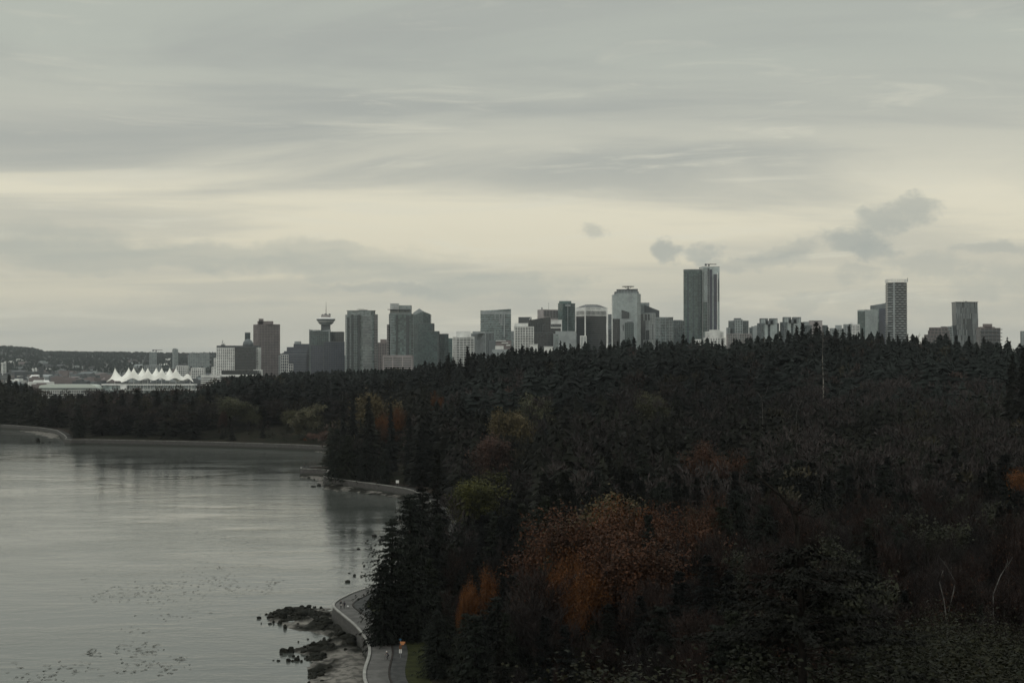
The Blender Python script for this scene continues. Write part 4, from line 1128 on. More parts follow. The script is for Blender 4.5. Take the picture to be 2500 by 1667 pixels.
def glass(name, col, rough=.16, spec=.6, wav=.35, tile=3.4, var=.5, metal=0.0):
    m_ = bpy.data.materials.new(name); m_.use_nodes = True
    nt = m_.node_tree; N = NT(nt); b = nt.nodes['Principled BSDF']
    tcn = N.new('ShaderNodeTexCoord')
    sp2 = N.new('ShaderNodeSeparateXYZ'); nt.links.new(tcn.outputs['Object'], sp2.inputs[0])
    cell = N.vec(N.m('FLOOR', N.m('DIVIDE', sp2.outputs[0], tile)), N.m('FLOOR', N.m('DIVIDE', sp2.outputs[1], tile)), N.m('FLOOR', N.m('DIVIDE', sp2.outputs[2], 3.3)))
    wn = N.new('ShaderNodeTexWhiteNoise'); nt.links.new(cell, wn.inputs[0])
    f = N.m('ADD', N.m('MULTIPLY', wn.outputs[0], var), 1-var/2)
    lg = N.noise(tcn.outputs['Object'], .035, 3, .6)
    f = N.m('MULTIPLY', f, N.m('ADD', N.m('MULTIPLY', lg, 1.2), .4))
    N.put(b.inputs['Base Color'], N.mix(1.0, col, N.vec(f, f, f), 'MULTIPLY'))
    b.inputs['Roughness'].default_value = rough; b.inputs['Specular IOR Level'].default_value = spec; b.inputs['IOR'].default_value = 1.55; b.inputs['Metallic'].default_value = metal
    bn = N.new('ShaderNodeBump'); bn.inputs['Strength'].default_value = wav; bn.inputs['Distance'].default_value = .25
    nt.links.new(N.noise(tcn.outputs['Object'], .12, 3), bn.inputs['Height']); nt.links.new(bn.outputs[0], b.inputs['Normal'])
    return m_
G_dark = glass('dark_glass', (.030, .040, .044)); G_navy = glass('navy_glass', (.030, .038, .060)); G_teal = glass('teal_glass', (.055, .085, .082), var=.8)
G_mid = glass('grey_green_glass', (.085, .12, .118), var=1.1); G_light = glass('silver_glass', (.32, .37, .365), .2, var=.22); G_black = glass('black_glass', (.014, .018, .020), var=.4)
G_res = glass('apartment_glass', (.06, .085, .085), var=1.6); G_pale = glass('pale_glass', (.20, .24, .235), var=.7)

# city ground and hills
def hill_h(x, y):
    px = 1250+F*x/np.maximum(y, 100)
    t = np.clip((y-4300)/4700, 0, 1); t = t*t*(3-2*t)
    top = np.interp(px, [-300, 0, 80, 110, 300, 420, 520, 700, 1500, 3000], [128, 126, 118, 96, 88, 82, 84, 80, 60, 60])
    return 4+(top-4)*t+(fbm(x, y, 900, 4, 4)-.5)*26*t
xs = np.linspace(-4200, 7500, 118); ys = np.linspace(2250, 9600, 90); gx, gy = np.meshgrid(xs, ys)
V = np.stack([gx, gy, hill_h(gx, gy)-.0], -1).reshape(-1, 3); i_ = np.arange(118*90).reshape(90, 118)
V[(gx.ravel() < -420) & (gy.ravel() < 2480), 2] = -3
me = mesh('city_ground', V, np.stack([i_[:-1, :-1], i_[:-1, 1:], i_[1:, 1:], i_[1:, :-1]], -1).reshape(-1, 4), mat('city_ground', (.05, .056, .052), .9, .2, nscale=.006, namt=.5), smooth=True)
tag(link('city_ground', me), kind='structure')
# wooded hillside: one far-off wood
rg = np.random.default_rng(9); n = 5200
hy = 4700+(rg.random(n)**.75)*4400; hpx = rg.uniform(-150, 760, n); hx = (hpx-1250)/F*hy; hzv = hill_h(hx, hy)
tv = []; q0 = 0; Q = []; Tn = []
for x, y, z in zip(hx, hy, hzv):
    s = rg.uniform(9, 20)*(y/7000); h = rg.uniform(9, 17)
    for k in range(3):
        a = rg.uniform(0, 3.14); c_, s_ = math.cos(a)*s*.5, math.sin(a)*s*.5
        tv += [(x-c_, y-s_, z), (x-c_*.7, y-s_*.7, z+h*rg.uniform(.5, .8)), (x+c_*rg.uniform(-.2, .5), y+s_*.3, z+h), (x+c_, y+s_, z+h*rg.uniform(.2, .5))]
        Q.append((q0, q0+1, q0+2, q0+3)); q0 += 4; Tn += [rg.random()]*4
me = mesh('hillside_wood', tv, np.array(Q), leaf_mat('hill_foliage', (.022, .034, .028), (.014, .024, .02), .1)); attr(me, 'tint', Tn)
tag(link('hillside_wood', me), 'far wooded hillside behind the harbour', kind='stuff')

GZ = 4.0
class Bld:
    def __init__(s, name, label, d, pxc, zg=GZ, cat='building', group=None):
        s.d = d; s.O = Vector((X(pxc, d), d, zg)); s.zg = zg
        s.root = tag(empty(name, s.O), label, cat, group)
        s.frame = {}
    def x(s, px, dd=0): return X(px, s.d+dd)-s.O.x
    def z(s, py): return Z(py, s.d)-s.zg
    def core(s, pts, top, mt, name='wall', bottom=0., tops=None):
        mb = MB(); mb.prism(pts, bottom, top, 0, tops); return mb.build(name, mt, s.root)
    def lattice(s, pts, z0, z1, mt, fl=3.4, bay=0, sp=.9, pw=.5, pr=.35, name='facade_frame', faces=None, skip=0, jit=0, mul=0):
        """spandrels every floor and piers every bay, standing proud of the glazed core"""
        mb = MB(); n = len(pts); nf = max(1, int(round((z1-z0)/fl))); fl = (z1-z0)/nf; rr = random.Random(int(z1*7))
        for i in range(n):
            if faces is not None and i not in faces: continue
            a = Vector((*pts[i], 0)); b_ = Vector((*pts[(i+1) % n], 0)); e = b_-a; L = e.length
            if L < .8: continue
            e.normalize(); nr = Vector((e.y, -e.x, 0))          # outward for counter-clockwise outlines
            if sp > 0:
                for k in range(nf+1):
                    zb = z0+k*fl-(sp/2 if 0 < k < nf else 0 if k == 0 else sp); hh = sp
                    mb.obox(a-nr*.05+Vector((0, 0, zb)), e*L, nr*(pr+.05), Vector((0, 0, hh)))
            if bay:
                nb = max(1, int(round(L/bay))); bb = L/nb
                for k in range(nb+1):
                    if skip and 0 < k < nb and rr.random() < skip: continue
                    c_ = min(max(k*bb-pw/2, 0), L-pw)
                    mb.obox(a-nr*.05+e*c_+Vector((0, 0, z0)), e*pw, nr*(pr+.08), Vector((0, 0, z1-z0)))
        if mb.v:
            o = mb.build(name, mt, s.root); o['kind'] = 'stuff'; return o
    def slab(s, pts, z, mt, grow_=.6, th=.7, name='roof_slab'):
        cx = sum(p[0] for p in pts)/len(pts); cy = sum(p[1] for p in pts)/len(pts)
        pp = []
        for x, y in pts:
            d_ = math.hypot(x-cx, y-cy)+1e-6; k = (d_+grow_)/d_; pp.append((cx+(x-cx)*k, cy+(y-cy)*k))
        mb = MB(); mb.prism(pp, z, z+th); return mb.build(name, mt, s.root)
    def box(s, xl, xr, yt, yb, mt, name='wall', depth=14, front=0., py=True):
        mb = MB(); z0 = s.z(yb) if yb is not None else 0
        mb.box(s.x(xl), s.x(xr), front, front+depth, z0, s.z(yt)); return mb.build(name, mt, s.root)
    def rect(s, xl, xs_, xr, th=25, depth=None):
        """footprint with its near corner at xs_, left face to xl, right face to xr"""
        th = R(th); lw = s.x(xs_)-s.x(xl); rw = s.x(xr)-s.x(xs_)
        cx = s.x(xs_)
        if rw < .5 or lw < .5:
            W = lw+rw; D = depth or W*.7; return [(s.x(xl), 0), (s.x(xr), 0), (s.x(xr)-W*.02, D), (s.x(xl)+W*.02, D)]
        b_ = rw/math.cos(th); a_ = lw/math.sin(th)
        p0 = (cx, 0); pr_ = (cx+rw, b_*math.sin(th)); pl = (cx-lw, a_*math.cos(th)); pb = (pr_[0]+pl[0]-cx, pr_[1]+pl[1])
        return [p0, pr_, pb, pl]

def tower(name, label, c, xl, xs_, xr, yt, d, gl, fr, fl=3.6, bay=0, sp=.9, pw=.5, pr=.35, th=25, roof=None, pent=(), yb=None, slab=True, steps=(), skip=0, group=None, bot=0.):
    pxl, pxs, pxr = qx(c, xl), qx(c, xs_), qx(c, xr)
    B = Bld(name, label, d, pxs, group=group)
    pts = B.rect(pxl, pxs, pxr, th); top = B.z(qy(c, yt)); B.pts = pts; B.top = top
    B.core(pts, top-.01, gl, bottom=bot)
    B.lattice(pts, bot, top, fr, fl, bay, sp, pw, pr, skip=skip)
    if slab: B.slab(pts, top, roof or fr, .5, .9)
    for (a, b_, y_) in pent:
        mb = MB(); x0, x1 = B.x(qx(c, a)), B.x(qx(c, b_)); yy = min(p[1] for p in pts)+6
        mb.box(x0, x1, yy, yy+max(6, (x1-x0)*.6), top, B.z(qy(c, y_))); mb.build('penthouse', roof or fr, B.root)
    return B

# ---- waterfront hotel with the dome (crop B)
B = Bld('office_building', 'white gridded stepped office block with a dark glass front and a grey dome', 3250, qx('B', 1010))
def bx(v): return qx('B', v)
def by(v): return qy('B', v)
for nm, a, b_, t in (('wall', 720, 1300, 605), ('wing', 685, 720, 750), ('wing', 655, 685, 870)):
    pts = [(B.x(bx(a)), 0), (B.x(bx(b_)), 0), (B.x(bx(b_)), 26), (B.x(bx(a)), 26)]
    B.core(pts, B.z(by(t)), G_dark, nm); B.lattice(pts, 0, B.z(by(t)), M_white, 3.5, 4.6, 1.7, 1.5, .5, faces=(0, 1, 3))
pts = [(B.x(bx(722)), -.8), (B.x(bx(1292)), -.8), (B.x(bx(1292)), 27), (B.x(bx(722)), 27)]
mb = MB(); mb.prism(pts, B.z(by(607)), B.z(by(580))); mb.build('roof_band', M_dark_c, B.root)
pts = [(B.x(bx(975)), -5), (B.x(bx(1040)), -9), (B.x(bx(1265)), -9), (B.x(bx(1265)), -.9), (B.x(bx(975)), -.9)]
B.core(pts, B.z(by(600)), G_black, 'glass_front'); B.lattice(pts, 0, B.z(by(600)), M_dark_c, 3.5, 0, .35, .3, .2)
cx, rr_ = B.x(bx(1145)), (B.x(bx(1217))-B.x(bx(1073)))/2; zt, zb = B.z(by(490)), B.z(by(572))
mb = MB(); mb.lathe([(rr_*math.cos(a), zb+(zt-zb)*math.sin(a)) for a in [i*math.pi/2/9 for i in range(9)]]+[(.3, zt)], cx, 6, 28); mb.build('dome', M_grey_c, B.root, True)
mb = MB(); mb.lathe([(rr_*1.03, B.z(by(600))), (rr_*1.03, zb)], cx, 6, 28); mb.build('dome_drum', M_dark_c, B.root)
mb = MB(); zz_ = B.z(by(580)); x_ = B.x(bx(800))
mb.tube([(x_-3, 6, zz_), (x_, 6, B.z(by(505)))], .5); mb.tube([(x_-4, 6, zz_+2), (x_+5, 6, zz_+5)], .45); mb.tube([(x_+3, 6, zz_), (x_-1, 6, zz_+9)], .4); mb.box(x_-4, x_+5, 4, 9, zz_, zz_+2.2)
mb.build('roof_antenna', M_dark_c, B.root)
tower('office_tower', 'brown gridded office tower behind the domed block', 'B', 1172, 1290, 1567, 292, 3500, G_dark, M_brown_c, 4.0, 3.9, 1.7, 1.5, .6, 22, pent=[(1272, 1470, 245), (1290, 1350, 212)])
tower('office_tower', 'thin dark tower half hidden behind the brown office tower', 'B', 1107, 1110, 1175, 405, 3600, G_teal, M_grey_c, 4, 6, .8, .4)
B = tower('office_building', 'dark stepped glass block with white lattice corner left of the lookout tower', 'B', 1600, 1602, 1950, 700, 3350, G_navy, M_grey_c, 4.0, 0, .7)
for a, b_, t in ((1640, 1950, 655), (1675, 1960, 600), (1765, 2000, 556), (1772, 1850, 522)):
    x0, x1 = B.x(bx(a)), B.x(bx(b_)); k = {655: 3, 600: 6, 556: 10, 522: 14}[t]
    pts = [(x0, k), (x1, k), (x1, k+18), (x0, k+18)]; B.core(pts, B.z(by(t)), G_navy if t > 530 else M_pale_c, 'step' if t > 530 else 'penthouse'); B.lattice(pts, B.z(by(700)), B.z(by(t)), M_grey_c, 4.0, 0, .6) if t > 530 else None
pts = [(B.x(bx(1600)), -2), (B.x(bx(1705)), -2), (B.x(bx(1705)), -.2), (B.x(bx(1600)), -.2)]
B.lattice(pts, 0, B.z(by(705)), M_white, 6.4, 5, 1.0, .9, .5, name='white_lattice', faces=(0,))
pts = [(B.x(bx(1705)), -2), (B.x(bx(1770)), -2), (B.x(bx(1770)), -.2), (B.x(bx(1705)), -.2)]
B.lattice(pts, 0, B.z(by(830)), M_white, 6.4, 5, 1.0, .9, .5, name='white_lattice', faces=(0,))
tower('office_tower', 'narrow pale slab left of the stepped dark glass block', 'B', 1568, 1570, 1604, 722, 3500, M_grey_c, M_pale_c, 4, 0, .8)
B = tower('office_tower', 'glass office tower with a curved roofline under the lookout pod', 'B', 1975, 2010, 2265, 372, 3300, G_teal, M_grey_c, 4.3, 4.4, .75, .4, .35, 20)
mb = MB()
for k in range(12):
    f = k/11; xx = B.x(bx(1990+275*f)); mb.box(xx-1.2, xx+2.6, 1, 3, B.top-2, B.top+2.2-3.6*math.sin(f*math.pi))
mb.build('curved_parapet', M_pale_c, B.root)
mb = MB(); mb.box(B.x(bx(2255)), B.x(bx(2268)), -1.2, .4, 0, B.top+1); mb.build('corner_pier', M_pale_c, B.root)
# ---- lookout tower
B = Bld('lookout_tower', 'lookout tower with a flying-saucer pod and tall antenna', 3420, bx(2212), cat='tower')
u_ = 1/5.6*B.d/F
def lz(v): return B.z(by(v))
mb = MB(); mb.box(-58*u_, 55*u_, -5, 14, 0, lz(292)); mb.build('shaft', M_dark_c, B.root)
mb = MB()
for k in range(9): mb.box((-58+k*13.4)*u_-.3, (-58+k*13.4)*u_+.6, -5.5, -4.9, lz(372), lz(300))
o = mb.build('shaft_ribs', M_grey_c, B.root); o['kind'] = 'stuff'
for nm, prof, mt in (('pod_base', [(58, 302), (62, 296), (84, 290), (92, 278), (98, 272)], M_pale_c), ('lower_window_ring', [(98, 272), (108, 258)], M_dark_c), ('middle_ring', [(110, 258), (114, 248)], M_white),
                     ('window_ring', [(112, 248), (122, 236)], M_dark_c), ('floor_ring', [(126, 236), (128, 230)], M_pale_c), ('rim_ring', [(127, 230), (127, 216)], M_dark_c), ('roof_disc', [(127, 216), (118, 210), (100, 204), (62, 196)], M_white)):
    mb = MB(); mb.lathe([(r*u_, lz(z_)) for r, z_ in prof], 0, 4, 40); mb.build(nm, mt, B.root)
mb = MB(); mb.box(-60*u_, 60*u_, -2, 10, lz(196), lz(160)); mb.build('plant_room', M_pink_c, B.root)
mb = MB()
for k, h in ((-50, 150), (-20, 147), (-5, 142), (8, 152), (40, 143), (50, 148)): mb.box(k*u_, (k+16)*u_, 0, 5, lz(160), lz(h))
mb.build('roof_equipment', M_grey_c, B.root)
mb = MB(); mb.tube([(2*u_, 4, lz(160)), (2*u_, 4, lz(70)), (2*u_, 4, lz(-20))], [.8, .55, .2], 6); mb.box(-1, 1.6, 3, 5, lz(92), lz(88)); mb.build('antenna', M_brown_c, B.root)
tower('office_tower', 'black slab tower right of the lookout tower', 'C', 25, 28, 280, 812, 3350, G_black, M_dark_c, 4, 6, .5, .3, .2)
tower('office_building', 'dark blue glass block in front of the lookout tower', 'C', -75, -70, 285, 990, 3000, G_navy, M_dark_c, 4, 5, .6, .35, .25)
tower('office_building', 'lower dark blue glass wing below the lookout tower', 'B', 2010, 2012, 2195, 578, 3020, G_navy, M_dark_c, 4, 5, .6, .35, .25)
# ---- pale apartment towers
def balconies(B, x0, x1, y0, z0, z1, fl, mt, name='balcony', dep=1.6):
    mb = MB(); z_ = z0
    while z_ < z1: mb.box(x0, x1, y0-dep, y0+.3, z_, z_+.28); mb.box(x0, x1, y0-dep, y0-dep+.12, z_+.28, z_+1.1); z_ += fl
    o = mb.build(name, mt, B.root); o['kind'] = 'stuff'
B = tower('apartment_tower', 'broad pale green apartment tower with a recessed flat crown', 'C', 280, 400, 880, 500, 2650, G_mid, M_pale_c, 3.0, 4.2, .8, .35, .3, 20, skip=.3)
x0, x1 = B.x(qx('C', 345)), B.x(qx('C', 825)); pts = [(x0, 6), (x1-6, 5), (x1, 10), (x1, 26), (x0, 26)]
B.core(pts, B.z(qy('C', 430)), G_pale, 'crown'); B.lattice(pts, B.top, B.z(qy('C', 430)), M_pale_c, 3, 2.6, .5, .4, .3); B.slab(pts, B.z(qy('C', 430)), M_grey_c, 1.6, .6)
mb = MB(); mb.tube([(B.x(qx('C', 510)), 12, B.z(qy('C', 425))), (B.x(qx('C', 525)), 12, B.z(qy('C', 398))), (B.x(qx('C', 640)), 12, B.z(qy('C', 398)))], .35); mb.box(B.x(qx('C', 540)), B.x(qx('C', 700)), 12, 16, B.z(qy('C', 425)), B.z(qy('C', 410))); mb.build('roof_equipment', M_dark_c, B.root)
for a, b_ in ((345, 372), (425, 458), (540, 580)):
    mb = MB(); mb.box(B.x(qx('C', a)), B.x(qx('C', b_)), -.6, 3, 0, B.top-(4 if a < 400 else 0)); mb.build('recess', G_dark, B.root)
balconies(B, B.x(qx('C', 630)), B.x(qx('C', 800)), 4.6, 6, B.top-3, 3.0, M_pale_c)
balconies(B, B.x(qx('C', 825)), B.x(qx('C', 882)), 11, 6, B.top-3, 3.0, M_pink_c)
B = tower('apartment_tower', 'tall pale apartment tower with a notched crown and a banded podium', 'C', 1090, 1130, 1530, 490, 2620, G_mid, M_pale_c, 3.0, 4.4, .85, .4, .3, 18, skip=.25)
for a, b_, t, mt, y0 in ((1115, 1490, 465, G_mid, 2), (1118, 1265, 298, M_pale_c, 4), (1190, 1490, 332, G_pale, 5)):
    x0, x1 = B.x(qx('C', a)), B.x(qx('C', b_)); pts = [(x0, y0), (x1, y0), (x1, y0+16), (x0, y0+16)]
    B.core(pts, B.z(qy('C', t)), mt, 'crown'); B.lattice(pts, B.top, B.z(qy('C', t)), M_white if t < 320 else M_pale_c, 3.4, 2.4, .6, .4, .3)
mb = MB(); mb.box(B.x(qx('C', 1075)), B.x(qx('C', 1470)), -2, 4, B.z(qy('C', 414)), B.z(qy('C', 404))); mb.build('canopy_slab', M_dark_c, B.root)
pts = [(B.x(qx('C', 1060)), 4), (B.x(qx('C', 1092)), 4), (B.x(qx('C', 1092)), 18), (B.x(qx('C', 1060)), 18)]
B.core(pts, B.z(qy('C', 675)), G_dark, 'side_wing'); B.lattice(pts, 0, B.z(qy('C', 675)), M_pink_c, 3.0, 0, .9, .5, .4)
for a, b_ in ((1225, 1255), (1405, 1462)):
    mb = MB(); mb.box(B.x(qx('C', a)), B.x(qx('C', b_)), -.4, 8, 10, B.top-2); mb.build('recess', G_dark, B.root)
pts = [(B.x(qx('C', 1000)), -10), (B.x(qx('C', 1527)), -10), (B.x(qx('C', 1527)), 20), (B.x(qx('C', 1000)), 20)]
B.core(pts, B.z(qy('C', 1228)), G_dark, 'podium'); B.lattice(pts, 0, B.z(qy('C', 1228)), M_pink_c, 3.9, 17, 2.0, 1.5, .6)
tower('apartment_building', 'small dark brick block between the two pale apartment towers', 'C', 880, 884, 1060, 1005, 3000, G_dark, M_brown_c, 3.2, 5, 1.3, 1.2, .4, pent=[(940, 1050, 942)])
# ---- faceted dark tower
B = Bld('office_tower', 'dark faceted glass tower with a pale sloping peak', 3150, qx('C', 1690))
def cx_(v): return B.x(qx('C', v))
def cz_(v): return B.z(qy('C', v))
pts = [(cx_(1530), 6), (cx_(1715), -4), (cx_(1845), 6), (cx_(1845), 34), (cx_(1530), 34)]
B.core(pts, 0, G_teal, 'wall', 0, [cz_(512), cz_(442), cz_(492), cz_(492), cz_(512)]); B.lattice([pts[0], pts[1], (cx_(1845), 6)], 0, cz_(520), M_dark_c, 4, 3, .3, .25, .2, faces=(0, 1))
mb = MB(); y0 = 16
mb.add([(cx_(1525), y0, cz_(462)), (cx_(1525), y0, cz_(520)), (cx_(1720), y0, cz_(520)), (cx_(1720), y0, cz_(442)), (cx_(1635), y0, cz_(386)),
        (cx_(1525), y0+9, cz_(462)), (cx_(1525), y0+9, cz_(520)), (cx_(1720), y0+9, cz_(520)), (cx_(1720), y0+9, cz_(442)), (cx_(1635), y0+9, cz_(386))],
       [(0,1,2,3,4), (9,8,7,6,5), (0,4,9,5), (4,3,8,9), (0,5,6,1), (3,2,7,8)]); mb.build('sloping_peak', M_pale_c, B.root)
for a, b_, t, y0 in ((1620, 1905, 662, -8), (1700, 1998, 802, -13)):
    pts = [(cx_(a), y0), (cx_(b_)-3, y0), (cx_(b_), y0+4), (cx_(b_), 20), (cx_(a), 20)]
    B.core(pts, cz_(t), G_teal, 'step'); B.lattice(pts, 0, cz_(t), M_dark_c, 4, 3.2, .35, .3, .25); B.slab(pts, cz_(t), M_grey_c, .3, .5)
tower('office_tower', 'dark glass block stepping down right of the faceted tower', 'C', 1998, 2090, 2165, 850, 3200, G_teal, M_dark_c, 4, 6, .5, .4, .3, 30)
tower('office_tower', 'sliver of a teal block left of the white banded tower', 'D', 103, 105, 180, 930, 3300, G_teal, M_teal_c, 4, 0, 1.2)
B = tower('apartment_tower', 'white banded tower with continuous ribbon windows', 'D', 185, 245, 565, 905, 2750, G_dark, M_white, 3.3, 7.5, 1.35, .8, .6, 18, pent=[(245, 500, 800)])
B = tower('office_tower', 'grey ribbed tower left of the curved glass slab', 'D', 505, 780, 925, 835, 3000, G_dark, M_pale_c, 4, 3.1, 0, .8, .7, 30, pent=[(540, 760, 800)])
# curved-top glass slab
B = Bld('office_tower', 'green glass office slab with a dipping curved parapet', 3300, qx('D', 960))
def dx_(v): return B.x(qx('D', v))
def dz_(v): return B.z(qy('D', v))
xs_ = [683+i*(1232-683)/10 for i in range(11)]; ytop = [425, 430, 433, 434, 431, 425, 418, 411, 406, 402, 399]
front = [(dx_(v), 5*math.sin(i/10*math.pi)*-1) for i, v in enumerate(xs_)]
pts = front+[(dx_(1232), 26), (dx_(683), 26)]
B.core(pts, 0, G_mid, 'wall', 0, [dz_(v) for v in ytop]+[dz_(399), dz_(425)]); B.lattice(pts, 0, dz_(490), M_pale_c, 5.2, 0, 1.1, .4, .3, faces=range(10))
B.lattice(pts, dz_(490), dz_(440), M_pale_c, 9, 3.0, .5, 2.2, .3, name='parapet_frame', faces=range(10))
for a, b_, t, u in ((940, 952, 490, 590), (1015, 1030, 490, 660), (1062, 1080, 490, 700), (1100, 1122, 490, 905), (1040, 1060, 560, 690)):
    mb = MB(); mb.box(dx_(a), dx_(b_), -6.0, -.4, dz_(u), dz_(t)); mb.build('light_fin', M_pale_c, B.root)
tower('apartment_building', 'small grey block right of the curved glass slab', 'D', 1234, 1236, 1302, 800, 3300, G_res, M_pale_c, 3.2, 5, 1.2, .6, .4)
B = Bld('shopping_centre', 'low brown and white stepped building behind the fir spires', 2700, qx('D', 1030))
for a, b_, t, u, mt, y0, nm in ((780, 940, 965, 1500, M_grey_c, 4, 'wing'), (935, 1285, 960, 1500, M_brown_c, 6, 'wall'), (940, 1165, 960, 975, M_white, 3, 'white_band'), (1070, 1215, 1000, 1015, M_white, 3, 'white_band'), (1170, 1262, 1040, 1058, M_white, 3, 'white_band'),
                              (930, 1112, 1060, 1122, M_white, 1, 'white_panel'), (860, 1240, 1125, 1500, M_pale_c, 0, 'lower_wing')):
    mb = MB(); mb.box(dx_(a)*2700/3300+0, dx_(b_)*2700/3300, y0, y0+14, 0 if u == 1500 else Z(qy('D', u), 2700)-GZ, Z(qy('D', t), 2700)-GZ)
    mb.build(nm, mt, B.root)
B2 = tower('apartment_tower', 'slim white balcony tower left of the black slanted block', 'D', 1290, 1300, 1490, 712, 2600, G_dark, M_white, 3.0, 4.6, 1.1, .9, .5, 18)
x0, x1 = B2.x(qx('D', 1300)), B2.x(qx('D', 1540)); mb = MB(); mb.box(x0, x1, 6, 20, B2.top-1, B2.z(qy('D', 652))); mb.build('penthouse', M_white, B2.root)
pts = [(B2.x(qx('D', 1490)), 7), (B2.x(qx('D', 1640)), 7), (B2.x(qx('D', 1640)), 22), (B2.x(qx('D', 1490)), 22)]
B2.core(pts, B2.z(qy('D', 712)), G_dark, 'wing'); B2.lattice(pts, 0, B2.z(qy('D', 712)), M_white, 3.0, 5, 1.0, .9, .5)
tower('office_building', 'dark grey block behind the white balcony tower', 'D', 1365, 1368, 1600, 550, 3500, G_dark, M_dark_c, 4, 0, .8)
# slanted black block
B = Bld('office_building', 'black office block with a slanting roof edge', 3000, qx('D', 1750))
pts = [(dx_(1535)*3000/3300, 5)]
def ex_(v): return B.x(qx('D', v))
def ez_(v): return B.z(qy('D', v))
pts = [(ex_(1540), 6), (ex_(1800), -4), (ex_(1945), 0), (ex_(1945), 30), (ex_(1540), 30)]
B.core(pts, 0, G_black, 'wall', 0, [ez_(604), ez_(560), ez_(541), ez_(541), ez_(604)]); B.lattice(pts[:3]+[pts[3]], 0, ez_(640), M_dark_c, 4, 5, .25, .2, .15, faces=(0, 1))
mb = MB(); mb.obox((ex_(1560), 3, ez_(600)), (ex_(1595)-ex_(1560), 0, ez_(553)-ez_(600)), (0, 2, 0), (0, 0, 1.8)); mb.build('white_edge', M_white, B.root)
B = tower('office_building', 'long black block below the slanting roofed one', 'D', 1490, 1492, 1990, 830, 2850, G_black, M_dark_c, 4, 6, .3, .3, .2, pent=())
B = Bld('roof_pavilion', 'small bright white roof left of the pair peeping over the firs', 2300, qx('D', 1640)); mb = MB(); mb.prism([(-6.2, 0), (6.2, 0), (6.2, 14), (-6.2, 14)], 0, B.z(qy('D', 1035))); mb.build('wall', M_white, B.root)
B.slab([(-6.2, 0), (6.2, 0), (6.2, 14), (-6.2, 14)], B.z(qy('D', 1035)), M_white, 1, .6)
B = Bld('roof_pavilion', 'small bright white roof right of the pair peeping over the firs', 2300, qx('D', 1905)); mb = MB(); mb.prism([(-6.8, 0), (6.8, 0), (6.8, 14), (-6.8, 14)], 0, B.z(qy('D', 1075))); mb.build('wall', M_white, B.root)
B.slab([(-6.8, 0), (6.8, 0), (6.8, 14), (-6.8, 14)], B.z(qy('D', 1075)), M_white, 1, .6)
B = tower('office_tower', 'pinkish white tower with upright slots and a rooftop mast', 'D', 1710, 1815, 2155, 408, 3400, M_pink_c, M_pink_c, 30, 0, .1, .5, .3, 25, slab=False)
mb = MB()
for k in range(10):
    x_ = B.x(qx('D', 1822+k*27)); yy = (k*27+7)/340*((B.x(qx('D', 2155))-B.x(qx('D', 1815)))*math.tan(R(25))); mb.box(x_, x_+1.7, yy-1.0, yy+1.2, B.z(qy('D', 525 if k < 5 else 560)), B.z(qy('D', 425)))
o = mb.build('slot_windows', G_dark, B.root); o['kind'] = 'stuff'
mb = MB(); x_ = B.x(qx('D', 1910)); mb.tube([(x_, 12, B.top), (x_, 12, B.z(qy('D', 272)))], [.35, .15]); mb.box(x_-1.2, x_+1.2, 11.5, 12.5, B.z(qy('D', 305)), B.z(qy('D', 300))); mb.build('mast', M_dark_c, B.root)
mb = MB(); x_ = B.x(qx('D', 1790)); mb.box(x_-1.5, x_+1.2, 10, 12, B.top, B.z(qy('D', 368))); mb.build('roof_equipment', M_dark_c, B.root)
B = tower('office_building', 'white framed block with a row of dark upright windows', 'D', 1940, 1942, 2145, 600, 3150, M_white, M_white, 30, 0, .1, slab=True)
mb = MB()
for k in range(9): x_ = B.x(qx('D', 1948+k*20.5)); mb.box(x_, x_+2.0, -.6, .5, B.z(qy('D', 722)), B.z(qy('D', 668)))
o = mb.build('upright_windows', G_dark, B.root); o['kind'] = 'stuff'
mb = MB(); mb.box(B.x(qx('D', 1942)), B.x(qx('D', 2125)), -.8, .5, 0, B.z(qy('D', 742))); mb.build('dark_base', G_black, B.root)
B = tower('office_tower', 'dark green tower with a notched top and pale left strip', 'D', 2080, 2160, 2388, 300, 3250, G_teal, M_teal_c, 4, 0, .45, th=30)
mb = MB(); mb.box(B.x(qx('D', 2100)), B.x(qx('D', 2318)), 8, 24, B.top, B.z(qy('D', 255))); mb.build('penthouse', M_teal_c, B.root)
mb = MB(); mb.box(B.x(qx('D', 2205)), B.x(qx('D', 2300)), -1, 4, B.z(qy('D', 350)), B.z(qy('D', 320))); mb.build('light_strip', M_pale_c, B.root)
mb = MB(); mb.box(B.x(qx('D', 2248)), B.x(qx('D', 2256)), -1, 6, 0, B.top); mb.build('pale_joint', M_pale_c, B.root)
mb = MB(); x_ = B.x(qx('D', 2240)); mb.tube([(x_, 12, B.top), (x_, 12, B.z(qy('D', 225)))], [.3, .1]); mb.build('mast', M_dark_c, B.root)
B = tower('office_building', 'low silvery block with a light roof left of the white-crowned tower', 'D', 1995, 2000, 2420, 850, 2700, G_pale, M_pale_c, 3.8, 5, .8, .5, .3)
pts = [(B.x(qx('D', 2030)), 4), (B.x(qx('D', 2400)), 4), (B.x(qx('D', 2370)), 22), (B.x(qx('D', 2060)), 22)]; B.core(pts, B.z(qy('D', 795)), M_pale_c, 'upper_roof')
tower('office_building', 'small pale block at the foot of the white-crowned tower', 'E', 270, 272, 380, 1035, 2500, M_pale_c, M_white, 3.5, 5, 1, .8, .4)
